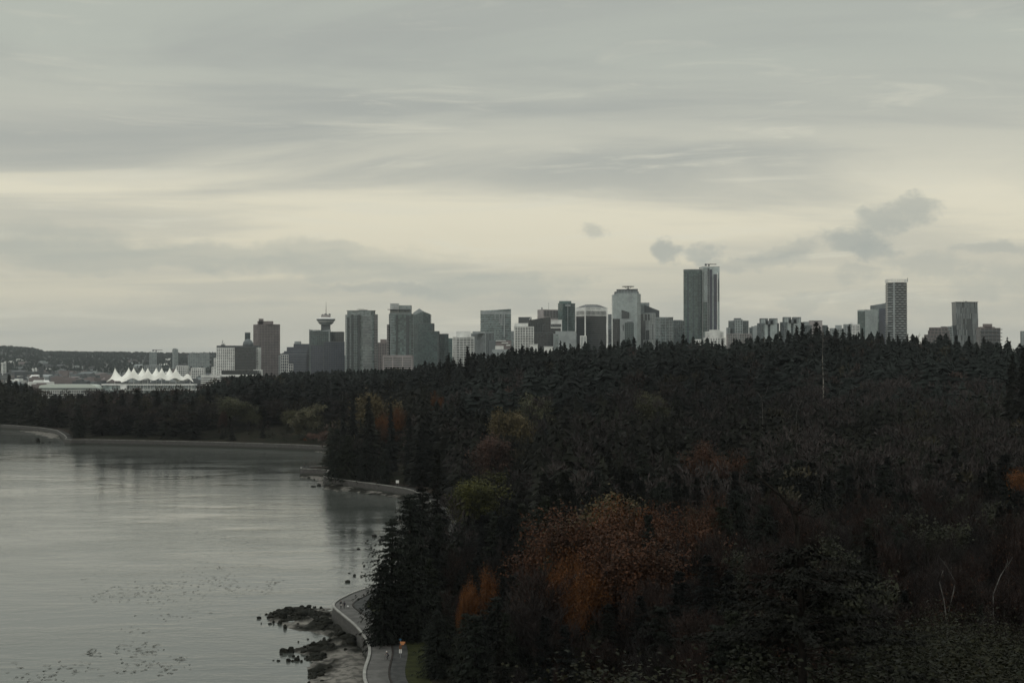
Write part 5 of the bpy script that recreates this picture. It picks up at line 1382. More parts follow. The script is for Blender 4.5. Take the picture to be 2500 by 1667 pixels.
# ---- white-crowned tower
B = tower('office_tower', 'dark tower with a white crown, white corner piers and hipped roof', 'E', 205, 358, 760, 660, 2950, G_black, M_dark_c, 4, 0, .35, th=26, slab=False)
def fx_(v): return B.x(qx('E', v))
def fz_(v): return B.z(qy('E', v))
P4 = B.pts
def inset(pts, k):
    cx = sum(p[0] for p in pts)/len(pts); cy = sum(p[1] for p in pts)/len(pts)
    return [(cx+(x-cx)*k, cy+(y-cy)*k) for x, y in pts]
mb = MB(); mb.prism(inset(P4, .97), fz_(662), fz_(580)); mb.build('upper_glazing', G_dark, B.root)
B.lattice(P4, fz_(655), fz_(580), M_white, 30, 3.0, 0, .9, .2, name='crown_fins')
mb = MB(); mb.prism(inset(P4, 1.015), fz_(580), fz_(518)); mb.build('white_crown', M_white, B.root)
mb = MB(); mb.prism(inset(P4, 1.015), fz_(668), fz_(652)); mb.build('white_belt', M_white, B.root)
t0, t1 = inset(P4, .98), inset(P4, .5)
mb = MB(); mb.add([(x, y, fz_(516)) for x, y in t0]+[(x, y, fz_(466)) for x, y in t1], [(0,1,5,4),(1,2,6,5),(2,3,7,6),(3,0,4,7),(4,5,6,7),(3,2,1,0)]); mb.build('hipped_roof', M_lead, B.root)
mb = MB(); q4 = inset(P4, .42); mb.prism(q4, fz_(468), fz_(460)); mb.build('roof_cap', M_grey_c, B.root)
for i, p in enumerate(P4[:2]+[P4[3]]):
    mb = MB(); mb.box(p[0]-1.3, p[0]+1.3, p[1]-1.3, p[1]+1.3, 0, fz_(514)); mb.build('corner_pier', M_white, B.root)
e = Vector((P4[1][0]-P4[0][0], P4[1][1]-P4[0][1], 0)); nr = Vector((e.y, -e.x, 0)).normalized(); mb = MB()
for k in range(21):
    if k in (4, 12): continue
    c_ = Vector((*P4[0], 0))+e*(.10+k*.030)+nr*.8; mb.obox(c_+Vector((0, 0, fz_(545))), e.normalized()*.62, nr*.15, (0, 0, fz_(534)-fz_(545)))
o = mb.build('crown_lettering', M_dark_c, B.root); o['kind'] = 'stuff'
B = tower('office_building', 'grey block with dark ribbon windows squeezed beside the white-crowned tower', 'E', 770, 772, 858, 648, 3300, M_grey_c, M_grey_c, 8, 0, .6)
mb = MB()
for k in range(7): mb.box(B.x(qx('E', 776)), B.x(qx('E', 850)), -.8, .4, B.z(qy('E', 935+k*34)), B.z(qy('E', 918+k*34)))
o = mb.build('ribbon_windows', G_black, B.root); o['kind'] = 'stuff'
# ---- helipad tower
B = Bld('office_tower', 'large silver glass tower with dark roof machinery and a rooftop helipad', 3100, qx('E', 1110))
pts = [(fx_(858)*0+B.x(qx('E', 858)), 14), (B.x(qx('E', 930)), 2), (B.x(qx('E', 1290)), -2), (B.x(qx('E', 1362)), 10), (B.x(qx('E', 1362)), 44), (B.x(qx('E', 858)), 44)]
B.core(pts, 0, G_light, 'wall', 0, [fz_(290)]+[B.z(qy('E', v)) for v in (266, 262, 275, 275, 285)][0:5])
def gx_(v): return B.x(qx('E', v))
def gz_(v): return B.z(qy('E', v))
B.lattice(pts, 0, gz_(275), M_pale_c, 4, 4.6, .3, .22, .15, faces=(0, 1, 2))
mb = MB(); mb.box(gx_(900), gx_(1325), 6, 36, gz_(275), gz_(232)); mb.build('roof_storey', M_grey_c, B.root)
mb = MB(); mb.prism([(gx_(925), 7), (gx_(1308), 7), (gx_(1290), 30), (gx_(940), 30)], gz_(232), gz_(205), 0, [gz_(192), gz_(183), gz_(178), gz_(190)]); mb.build('dark_canopy', M_dark_c, B.root)
mb = MB()
for k in range(14): mb.box(gx_(930+k*27), gx_(938+k*27), 5.5, 6.2, gz_(262), gz_(205))
o = mb.build('roof_louvres', M_pale_c, B.root); o['kind'] = 'stuff'
mb = MB(); c_ = gx_(1138); mb.lathe([(13.2, gz_(142)), (13.4, gz_(134))], c_, 14, 24); mb.build('helipad', M_dark_c, B.root)
mb = MB(); mb.tube([(c_, 14, gz_(190)), (c_, 14, gz_(142))], 1.1); mb.tube([(c_-7, 14, gz_(150)), (c_, 14, gz_(190))], .5); mb.tube([(c_+7, 14, gz_(150)), (c_, 14, gz_(190))], .5); mb.build('helipad_stem', M_dark_c, B.root)
mb = MB(); mb.add([(gx_(1010), -4, gz_(565)), (gx_(1010), -4, gz_(716)), (gx_(1145), -4, gz_(716)), (gx_(1145), -4, gz_(605)), (gx_(1010), 0, gz_(565)), (gx_(1010), 0, gz_(716)), (gx_(1145), 0, gz_(716)), (gx_(1145), 0, gz_(605))], [(0,1,2,3),(7,6,5,4),(0,3,7,4),(1,0,4,5),(2,1,5,6),(3,2,6,7)]); mb.build('dark_glass_panel', G_dark, B.root)  # slant-topped shape of dark glass on the front
tower('office_building', 'plain black block in front of the silver tower', 'E', 858, 860, 1042, 728, 2900, G_black, M_dark_c, 4, 8, .25, .2, .15)
B = Bld('office_building', 'pale portal-framed block with a dark recessed centre', 2880, qx('E', 1170))
for nm, a, b_, t, u, mt, y0 in (('wall', 1045, 1302, 725, None, M_pale_c, 0), ('recess', 1125, 1300, 792, None, G_dark, -1.5), ('slot', 1088, 1100, 830, 940, G_black, -1), ('step', 1165, 1280, 775, 800, M_dark_c, -2)):
    mb = MB(); mb.box(gx_(a)*2880/3100+0, gx_(b_)*2880/3100, y0, 20, 0 if u is None else Z(qy('E', u), 2880)-GZ, Z(qy('E', t), 2880)-GZ); mb.build(nm, mt, B.root)
B.root.location.x = X(qx('E', 1110), 2880)
pts = [(gx_(1125)*2880/3100, -1.5), (gx_(1300)*2880/3100, -1.5), (gx_(1300)*2880/3100, -1), (gx_(1125)*2880/3100, -1)]
B.lattice(pts, 0, Z(qy('E', 800), 2880)-GZ, M_teal_c, 3.6, 4, .5, .4, .3, faces=(0,))
B = Bld('office_tower', 'pale tower with a dark sloping wedge roof right of the helipad tower', 3150, qx('E', 1500))
for nm, a, b_, t, mt, y0 in (('back_block', 1362, 1520, 430, M_pale_c, 12), ('wall', 1362, 1430, 470, M_pale_c, 4), ('front_wall', 1400, 1615, 616, M_pale_c, -6), ('glass_strip', 1352, 1400, 640, G_dark, -4)):
    mb = MB(); mb.box(gxx := B.x(qx('E', a)), B.x(qx('E', b_)), y0, y0+16, 0, B.z(qy('E', t))); mb.build(nm, mt, B.root)
pts = [(B.x(qx('E', 1425)), 0), (B.x(qx('E', 1690)), 0), (B.x(qx('E', 1690)), 22), (B.x(qx('E', 1425)), 22)]
B.core(pts, 0, M_dark_c, 'wedge_roof_block', 0, [B.z(qy('E', 474)), B.z(qy('E', 578)), B.z(qy('E', 578)), B.z(qy('E', 474))])
pts = [(B.x(qx('E', 1400)), -6.4), (B.x(qx('E', 1615)), -6.4), (B.x(qx('E', 1615)), -6), (B.x(qx('E', 1400)), -6)]
for a, b_, t, u in ((1425, 1460, 640, 750), (1480, 1510, 640, 750), (1440, 1505, 930, 1100), (1380, 1430, 760, 1100), (1560, 1572, 820, 1100)):
    mb = MB(); mb.box(B.x(qx('E', a)), B.x(qx('E', b_)), -7, -5, B.z(qy('E', u)), B.z(qy('E', t))); mb.build('dark_glass_panel', G_dark, B.root)
B.lattice(pts, 0, B.z(qy('E', 630)), M_white, 3.4, 6, .4, .4, .2, faces=(0,))
tower('apartment_tower', 'greenish apartment block with bright balcony fronts left of the curved tower', 'E', 1635, 1700, 1945, 700, 2750, G_res, M_pale_c, 3.0, 3.8, .7, .6, .35, 22, skip=.35, pent=[(1780, 1945, 690), (1895, 1945, 698)])
tower('apartment_tower', 'lower grey-green apartment block touching the curved tower', 'E', 1945, 1990, 2150, 760, 2800, G_res, M_grey_c, 3.0, 4.2, .8, .5, .35, 22, skip=.3, pent=[(1960, 2110, 742)])
# ---- twin tallest towers (crop F)
def hx_(v): return B.x(qx('F', v))
def hz_(v): return B.z(qy('F', v))
B = Bld('skyscraper', 'curved dark green skyscraper with saw-tooth balconies, left of the tallest pair', 3050, qx('F', 355))
c0, rx_ = (hx_(202)+hx_(500))/2, (hx_(500)-hx_(202))/2
pts = [(c0+rx_*math.cos(a), 15+15*math.sin(a)) for a in [-math.pi+i*2*math.pi/28 for i in range(28)]]
B.core(pts, hz_(262), G_teal, 'wall'); B.lattice(pts, 0, hz_(262), M_teal_c, 3.2, 0, .35, .3, .5)
mb = MB(); mb.prism(inset(pts, .96), hz_(262)-.2, hz_(244)); mb.build('crown', M_grey_c, B.root)
B.lattice(inset(pts, 1.0), hz_(262), hz_(243), M_pale_c, 8, 2.6, .4, .35, .3, name='crown_fins')
balconies(B, hx_(196), hx_(212), 15, 10, hz_(300), 3.2, M_pale_c, dep=5)
for a, w_ in ((262, 2.2), (345, 1.0), (437, 1.0)):
    an = math.acos(max(-1, min(1, (hx_(a)-c0)/rx_))); mb = MB(); y_ = 15-15*math.sin(an)
    mb.box(hx_(a)-w_/2, hx_(a)+w_/2, y_-1.0, y_+2, 0, hz_(300)); mb.build('dark_seam', G_navy, B.root)
B = Bld('skyscraper', 'tallest skyscraper with pale edges and dark vertical glass strips', 3060, qx('F', 640))
pts = [(hx_(470), 34), (hx_(500), 6), (hx_(765), 0), (hx_(765), 36), (hx_(480), 44)]
B.core(pts, hz_(207), G_light, 'wall'); B.slab(pts, hz_(207), M_pale_c, .2, .8)
for a, b_, t, u, mt, nm in ((575, 604, 225, 1230, M_dark_c, 'dark_strip'), (612, 650, 245, 1230, G_navy, 'glass_strip'), (670, 722, 325, 1230, G_navy, 'glass_strip'), (738, 750, 400, 760, M_dark_c, 'dark_strip'),
                            (725, 735, 300, 1230, M_white, 'white_strip'), (487, 500, 285, 1250, M_white, 'white_strip'), (506, 572, 770, 1230, G_teal, 'lower_glass')):
    f = (hx_((a+b_)/2)-hx_(500))/(hx_(765)-hx_(500)); y_ = 6-6*f
    mb = MB(); mb.box(hx_(a), hx_(b_), y_-1.6, y_+3, max(0, hz_(u)), hz_(t)); mb.build(nm, mt, B.root)
pp = [(hx_(504), 4.2), (hx_(574), 3.0), (hx_(574), 3.6), (hx_(504), 4.8)]
B.lattice(pp, 0, hz_(230), M_pale_c, 7, 8, .35, .3, 1.2, faces=(0,))
pp = [(hx_(574), 2.0), (hx_(604), 1.6), (hx_(604), 2.1), (hx_(574), 2.5)]
B.lattice(pp, 0, hz_(230), M_pale_c, 3.6, 4.4, .9, .6, .9, faces=(0,), name='balcony_slabs')
def crane(label, d, px, yb, yt, xl, xr, zb=None, th=1.2):
    C_ = Bld('tower_crane', label, d, px, zg=Z(yb, d), cat='crane'); h = C_.z(yt)
    mb = MB(); mb.obox((-th/2, -th/2, 0), (th, 0, 0), (0, th, 0), (0, 0, h)); mb.build('mast', M_brown_c, C_.root)
    mb = MB(); L0, L1 = C_.x(xl), C_.x(xr); mb.box(L0, L1, -th/2, th/2, h, h+th*.9)
    for k in range(12):
        a = L0+(L1-L0)*k/12; mb.tube([(a, 0, h+th*.9), (a+(L1-L0)/24, 0, h+th*1.7), (a+(L1-L0)/12, 0, h+th*.9)], .12, 4)
    mb.build('jib', M_brown_c, C_.root)
    s_ = L0 if abs(L0) < abs(L1) else L1; mb = MB(); mb.box(min(s_, s_-math.copysign(2.5*th, s_)), max(s_, s_-math.copysign(2.5*th, s_)), -th, th, h-th*1.6, h+th*1.1); mb.build('counterweight', M_dark_c, C_.root)
    mb = MB(); mb.box(-th, th, -th, th, h-th*1.5, h+.2); mb.build('cab', M_dark_c, C_.root)
crane('construction crane on top of the tallest skyscraper', 3065, qx('F', 595), qy('F', 207), qy('F', 172), qx('F', 530), qx('F', 715), th=1.6)
crane('left of two distant cranes above the wooded hill', 5200, qx('A', 2135), qy('A', 700), qy('A', 645), qx('A', 2085), qx('A', 2222), th=2.0)
crane('distant crane beside the long hilltop block', 5600, qx('B', 328), qy('B', 760), qy('B', 692), qx('B', 262), qx('B', 345), th=2.0)
B = tower('apartment_building', 'cream stepped apartment block at the foot of the tallest skyscraper', 'F', 612, 614, 770, 1218, 2450, M_white, M_white, 3.0, 4.0, .5, .5, .3)
for a, b_, t, y0 in ((560, 828, 1235, 3), (525, 850, 1335, -3)):
    x0, x1 = hx_(a), hx_(b_); x0, x1 = B.x(qx('F', a)), B.x(qx('F', b_)); pts = [(x0, y0), (x1, y0), (x1, y0+14), (x0, y0+14)]
    B.core(pts, B.z(qy('F', t)), G_dark, 'wing'); B.lattice(pts, 0, B.z(qy('F', t)), M_white, 3.0, 4.4, 1.2, 1.8, .4)
tower('apartment_building', 'low cream block left of the cream stepped apartments', 'F', 345, 347, 470, 1368, 2450, G_res, M_white, 3.0, 5, 1.1, 1.2, .4)
# ---- residential row
B = tower('apartment_tower', 'brick-toned apartment tower with a raised centre, first right of the twin towers', 'F', 935, 1010, 1240, 1070, 2500, G_res, M_grey_c, 3.0, 3.8, 1.1, .9, .4, 22, pent=[(1010, 1118, 1022)])
for a, b_, t, y0 in ((1008, 1130, 1045, -2), (897, 937, 1172, 3), (886, 1262, 1272, -6)):
    x0, x1 = B.x(qx('F', a)), B.x(qx('F', b_)); pts = [(x0, y0), (x1, y0), (x1, y0+14), (x0, y0+14)]
    B.core(pts, B.z(qy('F', t)), G_res, 'wing'); B.lattice(pts, 0, B.z(qy('F', t)), M_pink_c if y0 < -3 else M_pale_c, 3.0, 4.0, 1.0, .8, .4)
tower('apartment_building', 'grey block between the brick-toned and first notched tower', 'F', 1242, 1244, 1290, 1180, 2700, G_res, M_grey_c, 3, 4, 1, .7, .3)
tower('apartment_building', 'pale block left of the first notched tower', 'F', 1280, 1282, 1395, 1160, 2750, M_pale_c, M_pale_c, 3, 5, .6, .5, .3, pent=[(1335, 1390, 1140)])
def notched(label, xs4, ytops, off, body, ybody, ymid):
    B_ = tower('apartment_tower', label, 'F', body[0], body[0]+42, body[1], ybody, 2550, G_res, M_grey_c, 3.0, 3.9, .95, .7, .4, 20)
    for a, b_ in ((xs4[0], xs4[1]), (xs4[2], xs4[3])):
        x0, x1 = B_.x(qx('F', a)), B_.x(qx('F', b_)); pts = [(x0, 2), (x1, 2), (x1, 14), (x0, 14)]
        B_.core(inset(pts, .96), B_.z(qy('F', ytops)), G_light, 'glass_pavilion'); B_.lattice(pts, B_.top, B_.z(qy('F', ytops)), M_grey_c, 30, 4, .7, .5, .3, name='pavilion_frame')
    m_ = (xs4[1]+xs4[2])/2
    for a, b_, t in ((xs4[0]+75, xs4[3]-75, ymid), (xs4[0]+80, xs4[1]-2, ytops+12), (xs4[2], xs4[3]-62, ytops+2)):
        mb = MB(); mb.box(B_.x(qx('F', a)), B_.x(qx('F', b_)), .5, 10, B_.top-1, B_.z(qy('F', t))); mb.build('roof_block', M_grey_c, B_.root)
    return B_
notched('notched apartment tower with two glazed corner pavilions, left of the pair', (1425, 1537, 1577, 1690), 1026, 0, (1385, 1730), 1110, 1064)
notched('notched apartment tower with two glazed corner pavilions, right of the pair', (1795, 1907, 1947, 2065), 1006, 0, (1752, 2100), 1092, 1045)
tower('apartment_tower', 'pale distant block right of the notched towers', 'G', 462, 464, 592, 488, 3300, M_pale_c, M_pale_c, 3.2, 6, .7, .4, .3)
B = tower('apartment_tower', 'wide apartment block with a pale box storey on the ridge skyline', 'G', 480, 530, 920, 548, 2600, G_res, M_grey_c, 3.0, 4.6, 1.1, .7, .4, 22)
pts = [(B.x(qx('G', 590)), 3), (B.x(qx('G', 798)), 3), (B.x(qx('G', 798)), 18), (B.x(qx('G', 590)), 18)]; B.core(pts, B.z(qy('G', 465)), M_pink_c, 'box_storey'); B.slab(pts, B.z(qy('G', 465)), M_grey_c, .5, .6)
tower('apartment_building', 'flat banded block with a rooftop box behind the ridge', 'G', 955, 957, 1175, 602, 2600, G_res, M_pale_c, 3.2, 8, 1.2, .6, .4, pent=[(1050, 1155, 540)])
tower('apartment_building', 'pale block with a small rooftop box left of the silver slab', 'G', 1190, 1192, 1310, 532, 2700, M_grey_c, M_pale_c, 3.0, 4.5, 1.2, .9, .4)
tower('apartment_building', 'white block left of the silver slab', 'G', 1308, 1395, 1475, 532, 2750, G_res, M_white, 3.0, 4.5, 1.3, 1.2, .4, 30, pent=[(1310, 1422, 500)])
B = tower('office_tower', 'silver glass slab left of the dark slanted slab', 'G', 1472, 1560, 1815, 265, 3000, G_light, M_pale_c, 4, 4, .35, .3, .25, 24, slab=False)
B.core([(B.x(qx('G', 1472)), 20), (B.x(qx('G', 1556)), -1), (B.x(qx('G', 1556)), 1), (B.x(qx('G', 1474)), 22)], B.z(qy('G', 292)), G_teal, 'side_glass')
B = Bld('office_tower', 'dark slab with a pale slanting top beside the wavy banded tower', 3050, qx('G', 1850))
def ix_(v): return B.x(qx('G', v))
def iz_(v): return B.z(qy('G', v))
B.core([(ix_(1815), 0), (ix_(1990), -6), (ix_(1990), 26), (ix_(1815), 26)], iz_(245), G_navy, 'wall')
B.core([(ix_(1712), 6), (ix_(1990), -6.4), (ix_(1990), 28), (ix_(1712), 28)], 0, M_grey_c, 'slanting_top', iz_(250), [iz_(184), iz_(138), iz_(138), iz_(184)])
B.core([(ix_(1712), 7), (ix_(1816), 2), (ix_(1816), 26), (ix_(1712), 26)], iz_(250), G_pale, 'pale_wing')
# wavy banded tower
B = Bld('apartment_tower', 'slender white tower wrapped in wavy balcony bands', 2550, qx('H', 300))
def jx(v): return B.x(qx('H', v))
def jz(v): return B.z(qy('H', v))
x0, xm, xn, x1 = jx(142), jx(232), jx(385), jx(458); zt = jz(180)
core = [(x0+.8, 12), (xm, 1.2), (xn, 1.2), (x1-.8, 7), (x1-.8, 26), (x0+.8, 26)]
B.core(core, zt-2, G_dark, 'wall')
nfl = 44; mb = MB(); 
outline = []
def edge(a, b_, n): return [(a[0]+(b_[0]-a[0])*i/n, a[1]+(b_[1]-a[1])*i/n) for i in range(n)]
ol = edge((x0, 11.5), (xm, 0), 5)+edge((xm, 0), (xn, 0), 12)+edge((xn, 0), (x1, 6), 5)+[(x1, 6), (x1, 27), (x0, 27)]
for k in range(nfl):
    z_ = 3+k*(zt-6)/nfl; ph = k*math.pi
    V = []; Fs = []
    for i, (x_, y_) in enumerate(ol):
        wv = math.sin(i*.95+ph) if i < 22 else 0
        hgt = .95+.55*wv; dep = -.9-.5*wv if i < 22 else 0
        V += [(x_, y_+dep, z_-.15), (x_, y_+dep, z_+hgt), (x_, y_+2.0, z_+.2 if i < 22 else z_+.8), (x_, y_+2.0, z_-.15)]
    n_ = len(ol)
    for i in range(n_-1):
        for j in range(4): Fs.append((i*4+j, (i+1)*4+j, (i+1)*4+(j+1) % 4, i*4+(j+1) % 4))
    mb.add(V, Fs)
o = mb.build('wavy_balconies', M_pale_c, B.root); o['kind'] = 'stuff'
mb = MB(); mb.box(jx(212), jx(236), -1.2, 2, 0, zt-2); mb.build('white_pier', M_pale_c, B.root)
B.lattice([(x0, 11), (xm, 0), (x1, 4), (x1, 26), (x0, 26)], zt-2, zt+4, M_white, 3, 3.4, .5, .5, .3, name='roof_frame')
mb = MB(); mb.box(x1-.5, x1+.1, 3, 4, zt, zt+6.5); mb.tube([(jx(205), 6, zt), (jx(205), 6, zt+5)], .2); mb.build('roof_posts', M_dark_c, B.root)
# stepped dark apartments, slatted tower, balcony block
B = Bld('apartment_building', 'dark stepped apartment building left of the slatted tower', 2450, qx('H', 950))
for a, b_, t, y0 in ((845, 1112, 936, 3), (822, 1130, 985, 1), (752, 1130, 1052, -2), (706, 1130, 1102, -5)):
    pts = [(B.x(qx('H', a)), y0), (B.x(qx('H', b_)), y0), (B.x(qx('H', b_)), y0+14), (B.x(qx('H', a)), y0+14)]
    B.core(pts, B.z(qy('H', t)), G_dark, 'step'); B.lattice(pts, 0, B.z(qy('H', t)), M_brown_c, 3, 6, 1.0, .8, .4)
mb = MB(); mb.box(B.x(qx('H', 1020)), B.x(qx('H', 1105)), 6, 12, B.z(qy('H', 940)), B.z(qy('H', 920))); mb.build('penthouse', M_dark_c, B.root)
tower('apartment_building', 'pale banded mid-rise tucked behind the slatted tower', 'H', 1125, 1127, 1285, 925, 2700, G_res, M_pale_c, 3.2, 6, 1.1, .6, .4, pent=[(1190, 1285, 905)])
B = Bld('apartment_tower', 'tapering tower clad in irregular pale vertical slats', 2600, qx('H', 1420))
lv = [(0, 1275, 1640), (jz(1160), 1262, 1612), (jz(900), 1248, 1600), (jz(700), 1243, 1596), (jz(525), 1240, 1596)]
lv = [(B.z(qy('H', y)) if y else 0, a, b_) for y, a, b_ in ((None, 1300, 1650), (1160, 1285, 1612), (900, 1250, 1602), (700, 1243, 1597), (525, 1240, 1594))]
V = []; 
for z_, a, b_ in lv: V += [(B.x(qx('H', a)), 2, z_), (B.x(qx('H', b_)), 0, z_), (B.x(qx('H', b_)), 26, z_), (B.x(qx('H', a)), 26, z_)]
Fs = [(0, 3, 2, 1), (16, 17, 18, 19)]+[(k*4+j, k*4+(j+1) % 4, k*4+4+(j+1) % 4, k*4+4+j) for k in range(4) for j in range(4)]
link('wall', mesh('wall', V, Fs, G_dark), B.root)
rr = random.Random(6); mb = MB(); zs = [v[0] for v in lv]
for k in range(46):
    f = (k+.5)/46
    nseg = 16
    for s in range(nseg):
        z0, z1 = lv[-1][0]*s/nseg, lv[-1][0]*(s+1)/nseg; zc = (z0+z1)/2
        dark = (.17 < f < .30 and 3 < s % 16 < 8) or (.30 < f < .42 and 9 < s < 13) or (.45 < f < .75 and 7 < s < 13) or (.48 < f < .72 and s <= 7 and rr.random() < .6) or (.25 < f < .4 and s > 14)
        if dark or rr.random() < .13: continue
        a = np.interp(zc, zs, [v[1] for v in lv]); b_ = np.interp(zc, zs, [v[2] for v in lv]); x_ = B.x(qx('H', a+(b_-a)*f+rr.uniform(-2, 2))); w_ = rr.uniform(.25, .55)
        mb.box(x_-w_/2, x_+w_/2, 1-f*1.0-rr.uniform(.6, 1.5), 1.9-f*1.5, z0, z1)
o = mb.build('slats', M_pale_c, B.root); o['kind'] = 'stuff'
mb = MB(); mb.box(B.x(qx('H', 1236)), B.x(qx('H', 1602)), -1.5, 27, lv[-1][0], lv[-1][0]+1); mb.build('roof_slab', M_dark_c, B.root)
mb = MB(); mb.tube([(B.x(qx('H', 1385)), 8, lv[-1][0]), (B.x(qx('H', 1385)), 8, B.z(qy('H', 488)))], .2); mb.box(B.x(qx('H', 1420)), B.x(qx('H', 1440)), 8, 10, lv[-1][0], lv[-1][0]+2.5); mb.build('roof_equipment', M_dark_c, B.root)
B = tower('apartment_tower', 'dark block with long projecting balcony slabs at the right', 'H', 1640, 1642, 1965, 952, 2400, G_dark, M_brown_c, 3.0, 7, .5, .6, .3, pent=[(1720, 1852, 876), (1665, 1900, 926)])
balconies(B, B.x(qx('H', 1622)), B.x(qx('H', 1950)), 0, 6, B.top-1, 6.0, M_grey_c, dep=2.4); balconies(B, B.x(qx('H', 1955)), B.x(qx('H', 2005)), 4, 9, B.top+.5, 6.0, M_grey_c, 'side_balcony', 2)
tower('apartment_tower', 'pale block cut by the right edge of the picture', 'H', 2318, 2322, 2420, 1002, 2500, G_pale, M_pale_c, 3.2, 4, .8, .5, .3)

# ---- convention centre with white sail roof
DS = 2250
B = Bld('convention_centre', 'waterfront hall with a white fabric roof of ten pointed sails', DS, 357)
zs0 = Z(938, DS)-GZ; zp = Z(899.5, DS)-GZ
def sx_(px): return X(px, DS)-B.O.x
back = [267.5, 302, 336, 370, 403.5]; frontp = [324.5, 359, 393, 428, 462.5]
YB, YF = 30., 5.
peaks = [(sx_(p), YB, zp) for p in back]+[(sx_(p), YF, zp) for p in frontp]
nx, ny = 200, 40; V = []
for j in range(ny+1):
    v = j/ny; y_ = -3+40*v
    xl = sx_(243+(1-v)*55); xr = sx_(474-v*50)
    for i in range(nx+1):
        x_ = xl+(xr-xl)*i/nx; z_ = 0
        for k, (a, b_, c_) in enumerate(peaks):
            dx, dy = abs(x_-a), abs(y_-b_)*.55
            r = math.hypot(dx, dy); z_ = max(z_, math.exp(-r/5.0)*.56+.50*math.exp(-(r/19)**2))
        ed = min(v, 1-v)*2; edx = min(i/nx, 1-i/nx)*9
        z_ = max(z_, .46)*min(1, .45+edx*.7)*min(1, .55+ed*3)
        V.append((x_, y_, zs0+(zp-zs0)*min(z_, 1.03)))
idx = np.arange((nx+1)*(ny+1)).reshape(ny+1, nx+1)
link('sail_roof', mesh('sail_roof', V, np.stack([idx[:-1, :-1], idx[:-1, 1:], idx[1:, 1:], idx[1:, :-1]], -1).reshape(-1, 4), M_fabric, smooth=True), B.root)
for a, b_, c_ in peaks:
    mb = MB(); mb.tube([(a, b_, 0), (a, b_, zp+1.8)], [.5, .25], 6); mb.build('mast', M_white, B.root)
mb = MB(); mb.prism([(sx_(243), 10), (sx_(300), -5), (sx_(474), -5), (sx_(474), 22), (sx_(420), 38), (sx_(243), 38)], zs0-1.6, zs0+.2); mb.build('eaves_slab', M_white, B.root)
mb = MB(); mb.prism([(sx_(246), 12), (sx_(302), -3), (sx_(470), -3), (sx_(470), 22), (sx_(418), 36), (sx_(246), 36)], -4, zs0-1.6); mb.build('wall', G_pale, B.root)
pp = [(sx_(302), -3), (sx_(470), -3), (sx_(470), -2.6), (sx_(302), -2.6)]
B.lattice(pp, -4, zs0-1.6, M_white, 4, 5.5, .6, .5, .4, faces=(0,), name='colonnade')
mb = MB()
for k in range(30):
    x_ = sx_(305+k*5.5); mb.box(x_-.35, x_+.35, -5.6, -4.8, zs0-6, zs0-1.2)
o = mb.build('promenade_posts', M_grey_c, B.root); o['kind'] = 'stuff'
mb = MB(); mb.prism([(sx_(295), -3), (sx_(313), -9), (sx_(313), -3.2)], zs0-14, zs0-1.0, 0, [zs0-1, zs0-1, zs0-1]); mb.build('prow', M_white, B.root)
mb = MB(); mb.box(sx_(270), sx_(500), -10, -5.6, zs0-8.4, zs0-7.6); mb.build('promenade_deck', M_white, B.root)
# cruise terminal hall
B = Bld('cruise_terminal', 'long low terminal hall with a rounded pale roof left of the sails', 2240, 165)
def kx(v): return B.x(qx('A', v))
def kz(v): return B.z(qy('A', v))
mb = MB(); prof = [(535, 1136), (560, 1120), (620, 1112), (1250, 1112), (1300, 1124), (1340, 1170)]
V = [(kx(a), 0, kz(b_)) for a, b_ in prof]+[(kx(1340), 0, kz(1186)), (kx(535), 0, kz(1186))]; V += [(x_, 30, z_) for x_, y_, z_ in V]
mb.add(V, [tuple(range(8)), tuple(reversed(range(8, 16)))]+[(i, i+8, (i+1) % 8+8, (i+1) % 8) for i in range(8)]); mb.build('curved_roof', mat('pale_green_metal', (.55, .60, .54), .5, .4), B.root)
mb = MB(); mb.box(kx(540), kx(1340), -1.2, -.1, kz(1172), kz(1158)); mb.build('roof_shadow_band', M_grey_c, B.root)  # grey strip added to stand for the roof's shadow
pts = [(kx(300), -4), (kx(1400), -4), (kx(1400), 22), (kx(300), 22)]
B.core(pts, kz(1192), G_dark, 'wall', -6); B.lattice(pts, -4, kz(1190), M_white, 4.4, 3.3, .7, .6, .4, skip=.2)
# low white blocks right of the sails
B = Bld('harbour_building', 'low white banded harbour building below the domed block', 2330, qx('B', 700))
pts = [(B.x(bx(510)), 0), (B.x(bx(775)), 0), (B.x(bx(775)), 24), (B.x(bx(510)), 24)]; B.core(pts, B.z(by(985)), G_dark, 'wall', -4); B.lattice(pts, -2, B.z(by(985)), M_white, 3.2, 0, 1.7, 1, .5)
B = Bld('harbour_building', 'long dark low building with a white roof edge below the domed block', 2340, qx('B', 1020))
pts = [(B.x(bx(790)), 0), (B.x(bx(1275)), 0), (B.x(bx(1275)), 24), (B.x(bx(790)), 24)]; B.core(pts, B.z(by(920)), G_black, 'wall', -4)
mb = MB(); mb.box(B.x(bx(770)), B.x(bx(1280)), -6, 0, B.z(by(1005)), B.z(by(976))); mb.build('white_roof_edge', M_white, B.root)
B = tower('harbour_building', 'small white gridded annex below the brown office tower', 'B', 1225, 1228, 1340, 918, 2360, G_dark, M_white, 3.4, 4.4, 1.6, 1.4, .4)
